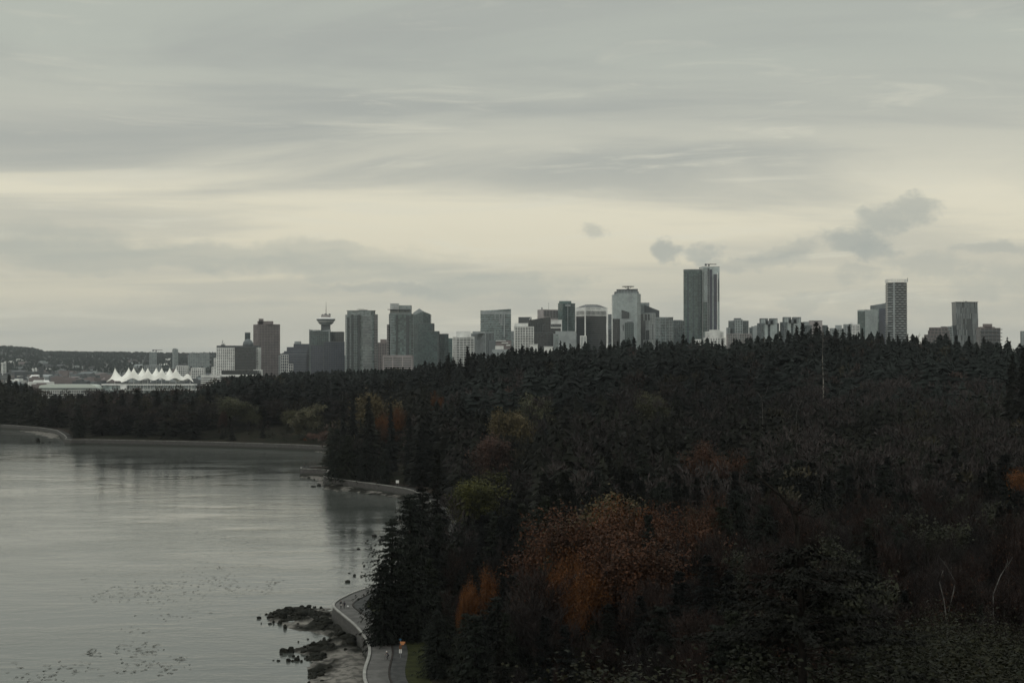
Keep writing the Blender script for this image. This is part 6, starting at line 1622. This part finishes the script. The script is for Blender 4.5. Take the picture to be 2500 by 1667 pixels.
# hilltop blocks
tower('apartment_tower', 'lone rounded grey tower on the hill left of the domed block', 'B', 100, 140, 187, 632, 5400, G_pale, M_pale_c, 5, 7, 1.5, 1, .5, 30, pent=[(118, 165, 618)])
tower('hospital_building', 'long pale hilltop building right of the lone tower', 'B', 330, 332, 596, 684, 5600, G_pale, M_pale_c, 6, 9, 2, 1.5, .5, pent=[(345, 470, 678), (530, 590, 680)])
tower('apartment_building', 'grey block under the left distant crane', 'A', 2042, 2044, 2132, 672, 5100, G_pale, M_pale_c, 5, 7, 1.5, 1, .5)
tower('apartment_building', 'small white block at the left edge on the hillside', 'A', -10, 35, 76, 815, 4700, G_pale, M_white, 5, 8, 2, 1.5, .5, 30)
tower('warehouse', 'long dark low warehouse on the left flat land', 'A', 200, 202, 470, 940, 4100, G_dark, M_dark_c, 5, 0, 1.5)
tower('office_building', 'narrow dark upright block on the left flat land', 'A', 528, 530, 590, 885, 4050, G_dark, M_dark_c, 5, 0, 1.2)
tower('warehouse', 'white-roofed boxy warehouse behind the left far-shore firs', 'A', 205, 250, 312, 998, 3700, M_brown_c, M_pale_c, 30, 0, .6, th=30, roof=M_white)
tower('warehouse', 'smaller white-roofed warehouse beside the boxy one', 'A', 312, 314, 392, 1022, 3650, M_grey_c, M_pale_c, 30, 0, .6, roof=M_white)
tower('office_building', 'reddish block with two white panels on the left flat land', 'A', 800, 802, 925, 925, 4000, M_brown_c, M_brown_c, 30, 0, .5, pent=[(822, 848, 932), (872, 896, 932)])
tower('office_building', 'pale block with dark windows behind the right sails', 'A', 1975, 1977, 2180, 850, 4000, G_dark, M_pale_c, 4.5, 6, 1.8, 1.4, .4)
tower('office_building', 'white gridded block just right of the last sail', 'B', 170, 172, 320, 860, 3900, G_dark, M_white, 5, 6, 1.8, 1.4, .4)
tower('office_building', 'white low block with square windows left of the domed block', 'B', 375, 377, 545, 890, 3900, G_dark, M_white, 4.5, 6, 1.8, 1.4, .4)
# low-rise district as individual small buildings
rr = random.Random(31)
CL = [M_pale_c, M_white, M_grey_c, M_brown_c, M_dark_c, M_brown_c, M_grey_c, M_dark_c]; CN = ['pale grey', 'white', 'mid grey', 'brown', 'dark', 'brown', 'mid grey', 'dark']
AZN = [(130, 'behind the left far-shore firs'), (250, 'behind the terminal hall'), (480, 'behind the sail roofs'), (640, 'around the domed block'), (9999, 'behind')]
base_low = []
for k in range(4):
    mb = MB()
    if k == 0: mb.box(-.5, .5, -.5, .5, 0, 1); mb.box(-.3, .1, -.3, .3, 1, 1.18)
    if k == 1: mb.box(-.5, .5, -.5, .5, 0, .8); mb.box(-.5, .0, -.5, .5, .8, 1.1)
    if k == 2: mb.prism([(-.5, -.5), (.5, -.5), (.5, .5), (-.5, .5)], 0, 1, 0, [.8, .8, 1.1, 1.1])
    if k == 3: mb.box(-.5, .5, -.5, .5, 0, 1); mb.box(.1, .4, -.4, .2, 1, 1.3); mb.box(-.4, -.2, -.2, .2, 1, 1.12)
    base_low.append(mb)
lowm = {(k, c_): base_low[k].mesh('low_building', CL[c_]) for k in range(4) for c_ in range(8)}
for i in range(230):
    px = rr.uniform(-15, 640); d = (2560 if (px < 250 or px > 470) else 3300)+rr.random()**1.2*3700; c_ = rr.randrange(8)
    if d > 5200 and rr.random() < .4: d = rr.uniform(3800, 5000)
    x_ = X(px, d); zg = float(hill_h(np.array([x_]), np.array([d]))[0])
    o = link('low_building', lowm[(rr.randrange(4), c_)])
    o.location = (x_, d, zg-1); w_ = rr.uniform(14, 46); o.scale = (w_, rr.uniform(14, 30), rr.uniform(6, 17)*(1 if d < 4800 else .8)); o.rotation_euler = (0, 0, rr.uniform(-.5, .5))
    zn = next(n for e_, n in AZN if px < e_); fz = 'on the flat land' if d < 4300 else 'on the lower hillside' if d < 5400 else 'high on the wooded hill'
    tag(o, f'small {CN[c_]} low-rise {fz} {zn}', 'building', f'{CN[c_]} low-rises {fz} {zn}')
# ================================================================== boulders, kelp, people, signs
M_rock = mat('seaweed_rock', (.009, .010, .008), .95, .12, nscale=.9, col2=(.020, .020, .016), bump=(2, .8, .12), rand=.4)
def rock_mesh(seed, sub=2, name='boulder'):
    import bmesh
    bm = bmesh.new(); bmesh.ops.create_icosphere(bm, subdivisions=sub, radius=1)
    rr = random.Random(seed); ax = [Vector([rr.gauss(0, 1) for _ in range(3)]).normalized() for _ in range(9)]; cut = [rr.uniform(.45, .85) for _ in ax]
    for v in bm.verts:
        c_ = v.co.copy()
        for a, k in zip(ax, cut):
            t = c_.dot(a)
            if t > k: c_ -= a*(t-k)*.85
        v.co = c_*(1+rr.uniform(-.06, .06))
        if v.co.z < -.35: v.co.z = -.35-(-.35-v.co.z)*.2
    me_ = bpy.data.meshes.new(name); bm.to_mesh(me_); bm.free(); me_.materials.append(M_rock)
    return me_
RK = [rock_mesh(s) for s in range(6)]
K1 = 4.704
def c1(x, y): return 600+x/K1, 1360+y/K1          # enlarged view of the near headland
BO = [  # x, y in that view, width, height px, label
 (1172, 275, 72, 28, 'flat boulder alone in open water left of the waterside cedars'), (1250, 205, 40, 26, 'round boulder in the water above the flat one'), (1358, 95, 28, 18, 'small boulder in the water nearest the cedar tops'),
 (1190, 180, 30, 8, 'thin rock awash between the two open-water boulders'), (148, 692, 56, 26, 'lone boulder furthest left off the reef tip'), (645, 572, 62, 46, 'leaning triangular boulder on the reef behind the others'),
 (728, 562, 66, 34, 'flat-topped boulder right of the triangular one'), (862, 580, 40, 34, 'round boulder nearest the wall corner'), (798, 570, 32, 20, 'small round stone between two reef boulders'), (775, 570, 18, 16, 'pebble-sized stone left of the small round one'),
 (518, 598, 74, 40, 'broad boulder on the crest of the reef'), (755, 602, 56, 34, 'squat dark boulder below the flat-topped one'), (436, 622, 28, 20, 'small stone on the left crest of the reef'), (280, 680, 76, 42, 'outermost boulder of the reef mass'),
 (345, 672, 62, 46, 'second boulder in from the reef tip'), (420, 665, 120, 70, 'largest hump of the reef'), (505, 640, 90, 60, 'dark hump right of the largest one'), (640, 640, 120, 56, 'long low hump in the middle of the reef'),
 (318, 740, 32, 34, 'upright stone standing in the shallows below the reef tip'), (278, 758, 44, 18, 'low stone beside the upright one'), (178, 755, 18, 14, 'tiny stone in the water below the lone boulder'), (392, 745, 56, 48, 'block-shaped boulder below the reef hump'),
 (452, 795, 46, 56, 'egg-shaped boulder in the water below the block-shaped one'), (902, 690, 84, 50, 'square dark boulder on pale gravel close to the wall'), (630, 802, 40, 24, 'stone on the wet flat in the middle'), (600, 765, 44, 20, 'flat stone on the wet flat above'),
 (438, 1062, 92, 84, 'big rounded boulder of the pair in the lower shallows, left one'), (522, 1062, 84, 80, 'big rounded boulder of the pair in the lower shallows, right one'), (678, 1072, 96, 64, 'large boulder at the root of the lower spit'), (708, 1015, 26, 34, 'peg-like stone on top of the lower spit'),
 (548, 1128, 36, 38, 'small boulder below the rounded pair'), (410, 1112, 34, 14, 'rock just awash left of the rounded pair'), (490, 1178, 60, 34, 'low boulder at the end of the lower spit'), (535, 1184, 34, 28, 'stone right of the spit end boulder'),
 (378, 1182, 44, 20, 'small flat stone beyond the spit end'), (318, 1180, 24, 8, 'last speck of rock beyond the spit end'), (590, 1168, 70, 44, 'knobbly boulder in the lower spit'), (600, 1138, 34, 20, 'stone above the knobbly boulder'), (640, 1190, 36, 24, 'stone at the foot of the lower spit'),
 (605, 966, 24, 14, 'small stone in the cove water'), (712, 936, 26, 14, 'stone at the cove edge'), (745, 1334, 56, 26, 'flat boulder below the lower spit'), (965, 1250, 64, 26, 'dark patch of stone on the grey shingle'), (725, 1436, 44, 24, 'boulder at the very bottom edge'),
 (1030, 1045, 54, 40, 'seaweedy stone on pale shingle'), (1148, 1050, 40, 44, 'double stone near the wall on pale shingle'), (1200, 1042, 40, 26, 'stone nearest the wall on pale shingle'), (1168, 1252, 30, 18, 'small stone alone on the grey shingle'), (880, 1412, 50, 22, 'low stone low on the shingle'),
 (1330, 166, 14, 8, 'speck of rock beside the cedar edge'), (1375, 185, 16, 12, 'rock chip close to the cedar edge'), (1356, 208, 16, 12, 'rock chip below the first one'), (1378, 238, 12, 9, 'lowest rock chip at the cedar edge')]
RB = random.Random(12)
def boulder(px, py, w_, h_, label, group=None, zz=0.0, mesh_=None):
    p = G(px, py, zz); zz = beach_z(p.x, p.y)*.8
    p = G(px, py, zz); s = p.y/F; o = link('boulder', mesh_ or RB.choice(RK))
    o.location = (p.x, p.y, zz+.08); o.scale = (w_*s*.56, w_*s*RB.uniform(.5, .75), max(h_*s*.85, .12)); o.rotation_euler = (0, 0, RB.uniform(-.5, .5)+(math.pi if RB.random() < .5 else 0))
    return tag(o, label, 'boulder', group)
for (x, y, w_, h_, lab) in BO:
    px, py = c1(x, y+h_*.35); boulder(px, py, w_/K1, h_/K1, lab, 'boulders on the near tidal shore', .25 if x > 560 and y > 600 else 0)
for (px, py, w_, h_, lab) in [(92, 1079, 11, 13, 'round tufted rock off the far point'), (754, 1167, 8, 5, 'rock just below the jetty corner'), (767, 1171, 5, 4, 'small rock right of the jetty corner rock'), (765, 1188, 12, 5, 'long low rock off the middle headland'), (779, 1186, 11, 6, 'rock beside the long low one off the middle headland'),
                            (914, 1310, 14, 7, 'dark rock in the water between the two headlands'), (875, 1340, 9, 3, 'thin rock awash left of the waterside cedars'), (104, 1081, 9, 2, 'flat rock right of the round tufted one'), (122, 1079, 8, 3, 'rock at the tip of the far point'), (96, 1054, 6, 4, 'rock on the water edge at the far beach'), (928, 1324, 6, 6, 'rock near the cedar tips'), (916, 1331, 5, 3, 'small rock near the cedar tips'), (661, 1094, 3, 5, 'dark upright stone on the cove beach'), (673, 1092, 2.5, 4, 'slim upright stone on the cove beach')]:
    boulder(px, py, w_, h_, lab, zz=.1)
# rubble on the reefs
def rubble(name, regions, n, smin, smax, label, z0=.1):
    rg = np.random.default_rng(n); base_ = rock_mesh(99, 1, 'rubble_proto'); bv = np.array([v.co[:] for v in base_.vertices]); bf = np.array([p.vertices[:] for p in base_.polygons])
    bpy.data.meshes.remove(base_); V = []; Q = []; k = 0
    while k < n:
        cx, cy, rx, ry = regions[rg.integers(len(regions))]; x, y = cx+rg.normal(0, rx*.45), cy+rg.normal(0, ry*.45)
        p = G(x, y, z0)
        if sdf([p.x], [p.y])[0] > -1.2: k += .2; continue
        s = rg.uniform(smin, smax)*(1 if rg.random() < .85 else 1.8); a = rg.uniform(0, 6.28); c_, s_ = math.cos(a), math.sin(a)
        v = bv*np.array([s, s*rg.uniform(.6, 1), s*rg.uniform(.4, .7)]); v = np.stack([v[:, 0]*c_-v[:, 1]*s_+p.x, v[:, 0]*s_+v[:, 1]*c_+p.y, v[:, 2]+beach_z(p.x, p.y)+rg.uniform(-.1, .15)], 1)
        Q.append(bf+len(V)*len(bv)); V.append(v); k += 1
    tag(link(name, mesh(name, np.concatenate(V), np.concatenate(Q), M_rock)), label, kind='stuff')
rubble('reef_rubble', [(720, 1500, 60, 10), (760, 1510, 50, 14), (800, 1530, 40, 14), (830, 1560, 36, 14), (790, 1588, 34, 9), (770, 1608, 24, 4), (860, 1575, 20, 8), (790, 1585, 40, 8), (770, 1645, 12, 12)], 760, .22, .75, 'dark seaweed-covered rubble of the near reef')
rubble('reef_boulders', [(700, 1496, 44, 8), (745, 1506, 40, 10), (800, 1525, 30, 10), (830, 1560, 30, 12), (770, 1604, 20, 6), (790, 1590, 30, 7), (860, 1580, 16, 6), (775, 1640, 14, 10)], 130, .6, 1.3, 'larger dark boulders heaped on the near reef')
rubble('shore_rubble', [(900, 1330, 20, 14), (910, 1345, 10, 14), (820, 1190, 30, 6), (880, 1203, 40, 5), (790, 1178, 8, 10)], 110, .15, .4, 'scattered dark shore stones below the trees')
# kelp
rg = np.random.default_rng(44); V = []; Fs = []
KC = [(1250, 650, 330, 90, 90), (1900, 600, 330, 80, 70), (1700, 560, 220, 60, 30), (2230, 600, 120, 50, 24), (900, 700, 200, 60, 26), (1180, 1130, 180, 60, 55), (750, 1150, 50, 30, 26), (1480, 1200, 60, 20, 12), (1250, 1270, 260, 60, 50), (600, 1290, 260, 60, 36), (300, 1370, 200, 30, 16),
      (1750, 450, 300, 80, 30), (2000, 250, 250, 60, 24), (1100, 960, 150, 30, 8), (700, 560, 120, 30, 6), (1400, 830, 200, 60, 20), (150, 1290, 120, 40, 8), (1800, 330, 300, 60, 18)]
for cx, cy, rx, ry, n in KC:
    for _ in range(n):
        px, py = 0+(cx+rg.normal(0, rx*.55))/3.36, 1250+(cy+rg.normal(0, ry*.6))/3.36
        p = G(px, py, .045); a0 = rg.normal(0, .35); L = rg.uniform(.15, .5)*(1 if rg.random() < .86 else 2.6); wv = rg.uniform(.06, .15)*(1.25 if L < .6 else .8)
        m_ = 5; b0 = len(V)
        for i in range(m_):
            f = i/(m_-1)*2-1; xx = f*L; yy = math.sin(f*3+a0*7)*wv*.6; ww = wv*(1-f*f*.8)*rg.uniform(.6, 1.3)
            for sg in (-1, 1):
                x_ = xx; y_ = yy+sg*ww*1.6
                V.append((p.x+x_*math.cos(a0)-y_*math.sin(a0), p.y+x_*math.sin(a0)+y_*math.cos(a0), .02+.10*(1-f*f)))
        for i in range(m_-1): Fs.append((b0+2*i, b0+2*i+2, b0+2*i+3, b0+2*i+1))
tag(link('floating_kelp', mesh('floating_kelp', V, Fs, mat('kelp', (.025, .024, .014), .45, .5))), 'scattered dark kelp fronds floating on the open water', kind='stuff')

# --- people
def person(label, px, py, z, face, h=1.74, top=(.02, .02, .022), bottom=(.015, .015, .018), bag=None, stride=.28, hat=None, ride=False):
    p = G(px, py, z); root = tag(empty('person', (p.x, p.y, z), face), label, 'person')
    k = h/1.75
    J = {}
    def j(n, x, y, z_, r): J[n] = (Vector((x*k, y*k, z_*k)), r*k)
    if not ride:
        j('pel', 0, 0, .95, .15); j('wa', 0, 0, 1.10, .135); j('ch', 0, .01, 1.32, .165); j('nk', 0, .01, 1.49, .06); j('hb', 0, .02, 1.56, .085); j('ht', 0, .02, 1.67, .09)
        for s, n in ((-1, 'l'), (1, 'r')):
            j('sh'+n, .19*s, .01, 1.40, .065); j('el'+n, .25*s, -.03*s, 1.13, .048); j('wr'+n, .26*s, .10*s+.03, .90, .032); j('pa'+n, .262*s, .12*s+.04, .84, .034)
            j('hp'+n, .09*s, 0, .90, .105); j('kn'+n, .10*s, stride*.5*s+.04, .50, .068); j('an'+n, .10*s, stride*s-.04, .09, .045); j('to'+n, .11*s, stride*s+.12, .035, .038)
    else:
        j('pel', 0, -.22, .98, .14); j('wa', 0, -.12, 1.12, .13); j('ch', 0, .10, 1.33, .155); j('nk', 0, .22, 1.46, .06); j('hb', 0, .28, 1.52, .085); j('ht', 0, .30, 1.63, .09)
        for s, n in ((-1, 'l'), (1, 'r')):
            j('sh'+n, .18*s, .14, 1.38, .06); j('el'+n, .25*s, .34, 1.20, .045); j('wr'+n, .22*s, .50, 1.05, .032); j('pa'+n, .22*s, .55, 1.03, .034)
            j('hp'+n, .09*s, -.18, .93, .10); j('kn'+n, .11*s, .16, .72+.12*s, .066); j('an'+n, .11*s, .02+.06*s, .32+.14*s, .044); j('to'+n, .11*s, .16+.06*s, .29+.14*s, .036)
    E = [('pel', 'wa'), ('wa', 'ch'), ('ch', 'nk'), ('nk', 'hb'), ('hb', 'ht')]
    for n in 'lr': E += [('ch', 'sh'+n), ('sh'+n, 'el'+n), ('el'+n, 'wr'+n), ('wr'+n, 'pa'+n), ('pel', 'hp'+n), ('hp'+n, 'kn'+n), ('kn'+n, 'an'+n), ('an'+n, 'to'+n)]
    for s, n in ((-1, 'l'), (1, 'r')):       # fingers
        w0 = J['pa'+n][0]
        dn = Vector((0, .3, -1)).normalized() if not ride else Vector((0, .9, -.5)).normalized()
        for q_, (off, ln) in enumerate(((-.027, .066), (-.009, .078), (.009, .074), (.026, .058))):
            a = w0+Vector((.004*s, off, 0))*k+dn*.03*k; b_ = a+(dn+Vector((-.25*s, 0, 0)))*ln*.55*k; c_ = b_+(dn+Vector((-.7*s, 0, 0))).normalized()*ln*.45*k
            for t, pt in enumerate((a, b_, c_)): J[f'f{n}{q_}{t}'] = (pt, (.0095-.001*t)*k)
            E += [('pa'+n, f'f{n}{q_}0'), (f'f{n}{q_}0', f'f{n}{q_}1'), (f'f{n}{q_}1', f'f{n}{q_}2')]
        a = w0+Vector((-.012*s, .034, .01))*k; b_ = a+Vector((-.01*s, .03, -.035))*k
        J[f't{n}0'] = (a, .011*k); J[f't{n}1'] = (b_, .009*k); E += [('pa'+n, f't{n}0'), (f't{n}0', f't{n}1')]
    names = list(J); me_ = bpy.data.meshes.new('body'); me_.from_pydata([J[n][0] for n in names], [(names.index(a), names.index(b_)) for a, b_ in E], []); me_.update()
    o = bpy.data.objects.new('body', me_); COL.objects.link(o)
    sk = o.modifiers.new('Skin', 'SKIN'); sk.use_smooth_shade = True
    for i, n in enumerate(names): me_.skin_vertices[0].data[i].radius = (J[n][1], J[n][1]); me_.skin_vertices[0].data[i].use_root = (n == 'pel')
    o.modifiers.new('Sub', 'SUBSURF').levels = 1
    dg = bpy.context.evaluated_depsgraph_get(); em = bpy.data.meshes.new_from_object(o.evaluated_get(dg)); em.name = 'body'
    bpy.data.objects.remove(o)
    em.materials.clear()
    cs = (mat('skin', (.45, .28, .20), .6), mat('cloth_%.3f_%.3f_%.3f' % top, top, .9), mat('cloth_%.3f_%.3f_%.3f' % bottom, bottom, .9), mat('shoe', (.02, .02, .02), .6))
    for c_ in cs: em.materials.append(c_)
    hd = J['nk'][0].z+.03*k
    for pl in em.polygons:
        c_ = pl.center; near_hand = min((c_-J['pal'][0]).length, (c_-J['par'][0]).length)
        foot = min((c_-J['tol'][0]).length, (c_-J['tor'][0]).length, (c_-J['anl'][0]).length, (c_-J['anr'][0]).length)
        dt = min((c_-J[n][0]).length for n in ('wa', 'ch', 'shl', 'shr', 'ell', 'elr', 'wrl', 'wrr')); dl = min((c_-J[n][0]).length for n in ('hpl', 'hpr', 'knl', 'knr', 'anl', 'anr'))
        pl.material_index = 0 if (c_.z > hd or near_hand < .11*k) else 3 if foot < .12*k else 1 if dt < dl else 2
        pl.use_smooth = True
    link('body', em, root)
    hc = J['ht'][0]; mb = MB()
    mb.lathe([(.05*k, -.10*k), (.098*k, -.04*k), (.104*k, .02*k), (.085*k, .08*k), (.03*k, .112*k)], 0, 0, 12); me2 = mb.mesh('hair' if not hat else 'helmet', mat('hair_dark', (.02, .016, .012), .7) if not hat else mat('helmet_white', (.75, .75, .73), .4), True)
    o2 = link('hair' if not hat else 'helmet', me2, root); o2.location = hc+Vector((0, -.012, .012))
    mb = MB(); mb.obox(hc+Vector((-.012, .082, -.055))*k if False else hc+Vector((-.011, .078, -.05)), (.022, 0, 0), (0, .03, 0), (0, 0, .04)); link('nose', mb.mesh('nose', mat('skin', (.45, .28, .20)))   , root)
    for s in (-1, 1):
        mb = MB(); mb.lathe([(.002, -.012), (.013, 0), (.002, .012)], 0, 0, 8); o3 = link('eye', mb.mesh('eye', mat('eye_dark', (.01, .01, .01), .3)), root); o3.location = hc+Vector((.032*s, .083, -.02))
    mb = MB(); mb.obox(hc+Vector((-.022, .078, -.082)), (.044, 0, 0), (0, .012, 0), (0, 0, .008)); link('mouth', mb.mesh('mouth', mat('lip', (.25, .10, .09))), root)
    if bag:
        bk = tag(empty('shoulder_bag', (p.x, p.y, z), face), bag, 'bag')
        mb = MB(); mb.box(-.13, .13, -.24, -.13, .78, 1.02); mb.build('pouch', mat('bag_pale', (.55, .53, .5), .8), bk)
        mb = MB(); mb.tube([(-.12, -.16, 1.0), (-.14, -.05, 1.2), (.02, .0, 1.46), (.13, -.12, 1.2), (.12, -.17, 1.0)], .012, 5); mb.build('strap', mat('bag_pale', (.55, .53, .5), .8), bk)
    return root
person('walker in a dark jacket, the taller of two on the walkway bend', 832.4, 1485, WZ, 0.25, 1.82, bag='pale waist bag carried by the taller walker')
person('slimmer walker in dark clothes beside the taller one on the bend', 840.6, 1485, WZ, 0.15, 1.70, top=(.03, .028, .04), stride=.20)
person('person in black standing at the seaward rail of the jetty', 744, 1142.3, WZ, 1.0, 1.7, stride=.05)
person('person stooping slightly in the middle of the jetty', 753.5, 1142.6, WZ, -1.2, 1.45, stride=.2)
person('person walking on the inner part of the jetty', 771.5, 1143, WZ, 2.0, 1.6, stride=.25)
CYC = (946.5, 1611)
person('cyclist with a white helmet riding the inner path', CYC[0], CYC[1], 3.83, .9, 1.75, top=(.05, .05, .055), hat=True, ride=True)
pc = G(CYC[0], CYC[1], 3.83); bk = tag(empty('bicycle', (pc.x, pc.y, 3.83), .9), 'dark bicycle ridden along the inner path', 'bicycle')
Mb = mat('bike_black', (.02, .02, .022), .4, .5)
for nm, y_ in (('wheel', -.52), ('wheel', .55)):
    mb = MB(); n = 20
    mb.tube([(0, y_+.34*math.cos(2*math.pi*i/n), .35+.34*math.sin(2*math.pi*i/n)) for i in range(n+1)], .02, 5); mb.tube([(-.04, y_, .35), (.04, y_, .35)], .025, 6); w_ = mb.build(nm, Mb, bk)
    mb = MB()
    for i in range(12): mb.tube([(0, y_, .35), (0, y_+.33*math.cos(i*math.pi/6), .35+.33*math.sin(i*math.pi/6))], .003, 3)
    o = mb.build('spokes', Mb, w_); o['kind'] = 'stuff'
mb = MB()
for a, b_ in (((0, -.52, .35), (0, -.02, .30)), ((0, -.02, .30), (0, -.20, .88)), ((0, -.52, .35), (0, -.17, .80)), ((0, -.18, .82), (0, .38, .90)), ((0, -.02, .30), (0, .40, .80)), ((0, .36, .98), (0, .55, .35))): mb.tube([a, b_], .018, 6)
mb.build('bike_frame', Mb, bk)
mb = MB(); mb.tube([(-.25, .50, 1.0), (-.2, .40, 1.02), (.2, .40, 1.02), (.25, .50, 1.0)], .014, 6); mb.build('handlebar', Mb, bk)
mb = MB(); mb.prism([(-.07, -.33), (.07, -.33), (.02, -.06), (-.02, -.06)], .88, .93); mb.build('saddle', Mb, bk)
mb = MB(); mb.tube([(0, -.02, .2), (.1, -.02, .16), (.12, .08, .16)], .012, 5); mb.tube([(0, -.02, .4), (-.1, -.02, .44), (-.12, .08, .44)], .012, 5); mb.build('pedals', Mb, bk)

# --- signs and posts
p = G(977.6, 1604, 3.9); s = p.y/F
root = tag(empty('sign_post', p), 'orange and white path sign post on the grass beside the inner path', 'sign')
def zz1(y): return (1604-y)*s*1.02
mb = MB(); mb.tube([(0, 0, -.3), (0, 0, zz1(1559))], .05, 8); mb.build('post', mat('galvanised', (.25, .26, .27), .5, .5), root)
mb = MB(); mb.box(-.06*s/.078-.0, .9*s/.078, -.06, -.09, 0, .01) if False else None
mb = MB(); mb.box(-.08, .92, -.10, -.06, zz1(1570.5), zz1(1566)); mb.box(.12, .70, -.10, -.06, zz1(1574), zz1(1570.5)); mb.build('orange_panel', mat('sign_orange', (.52, .22, .09), .6), root)
mb = MB(); mb.box(-.24, .24, -.10, -.06, zz1(1584), zz1(1574.5)); mb.build('brown_panel', mat('sign_brown', (.14, .065, .03), .6), root)
for a, b_ in ((-.26, -.05), (.05, .26)):
    mb = MB(); mb.box(a, b_, -.10, -.06, zz1(1593.5), zz1(1584.2)); mb.build('white_panel', mat('sign_white', (.72, .72, .68), .6), root)
mb = MB(); mb.box(-.2, .2, -.10, -.06, zz1(1563.5), zz1(1559.2)); mb.build('blue_panel', mat('sign_blue', (.03, .09, .16), .6), root)
p = G(970.2, 1184, 3.9); s = p.y/F; root = tag(empty('notice_board', p), 'small white square notice board on the middle headland path', 'sign')
mb = MB(); mb.box(-3.8*s, 3.8*s, -.05, .05, 5.2*s, 12*s); mb.build('board', mat('sign_white', (.72, .72, .68), .6), root)
mb = MB()
for x_ in (-3*s, 3*s): mb.tube([(x_, .1, -.3), (x_, .1, 11*s)], .05, 6)
mb.build('posts', mat('galvanised', (.25, .26, .27), .5, .5), root)
p = G(849.4, 1484, WZ); root = tag(empty('bollard', p), 'short bollard with a round white top at the walkway bend', 'bollard')
mb = MB(); mb.lathe([(.07, 0), (.06, .3), (.05, .32)], 0, 0, 10); mb.build('shaft', mat('galvanised', (.25, .26, .27), .5, .5), root)
mb = MB(); mb.lathe([(.17*math.cos(a), .45+.17*math.sin(a)) for a in [-1.4+i*.35 for i in range(9)]], 0, 0, 14); mb.build('globe', mat('globe_white', (.85, .85, .82), .4), root, True)
# jetty railing and shrubs
rail = tag(empty('railing', (0, 0, 0)), 'low dark railing along the far edge of the jetty', 'railing')
pr_ = [G(a, b_, WZ) for a, b_ in ((736, 1140.4), (750, 1139.2), (776, 1138.4), (806, 1137.8))]; mb = MB(); mb.tube([q_+Vector((0, 0, 1.0)) for q_ in pr_], .05, 5); mb.tube([q_+Vector((0, 0, .55)) for q_ in pr_], .04, 5); mb.build('rails', mat('rail_dark', (.06, .06, .06), .6), rail)
for a, b_ in zip(pr_[:-1], pr_[1:]):
    for t in (0, .33, .66):
        q_ = a.lerp(b_, t); mb = MB(); mb.tube([(q_.x, q_.y, WZ), (q_.x, q_.y, WZ+1.0)], .05, 5); mb.build('rail_post', mat('rail_dark', (.06, .06, .06), .6), rail)
# ================================================================== air
HAZE = 2.7e-5
mb = MB(); mb.box(-15500, 15500, -4500, 15500, -6, 330)
hm = bpy.data.materials.new('haze'); hm.use_nodes = True; hm.node_tree.nodes.clear()
N = NT(hm.node_tree); pv = N.new('ShaderNodeVolumePrincipled'); pv.inputs['Color'].default_value = (.90, .96, .98, 1); pv.inputs['Density'].default_value = HAZE; pv.inputs['Anisotropy'].default_value = 0.0
ou = N.new('ShaderNodeOutputMaterial'); hm.node_tree.links.new(pv.outputs[0], ou.inputs['Volume'])
o = mb.build('haze', hm); tag(o, kind='stuff')
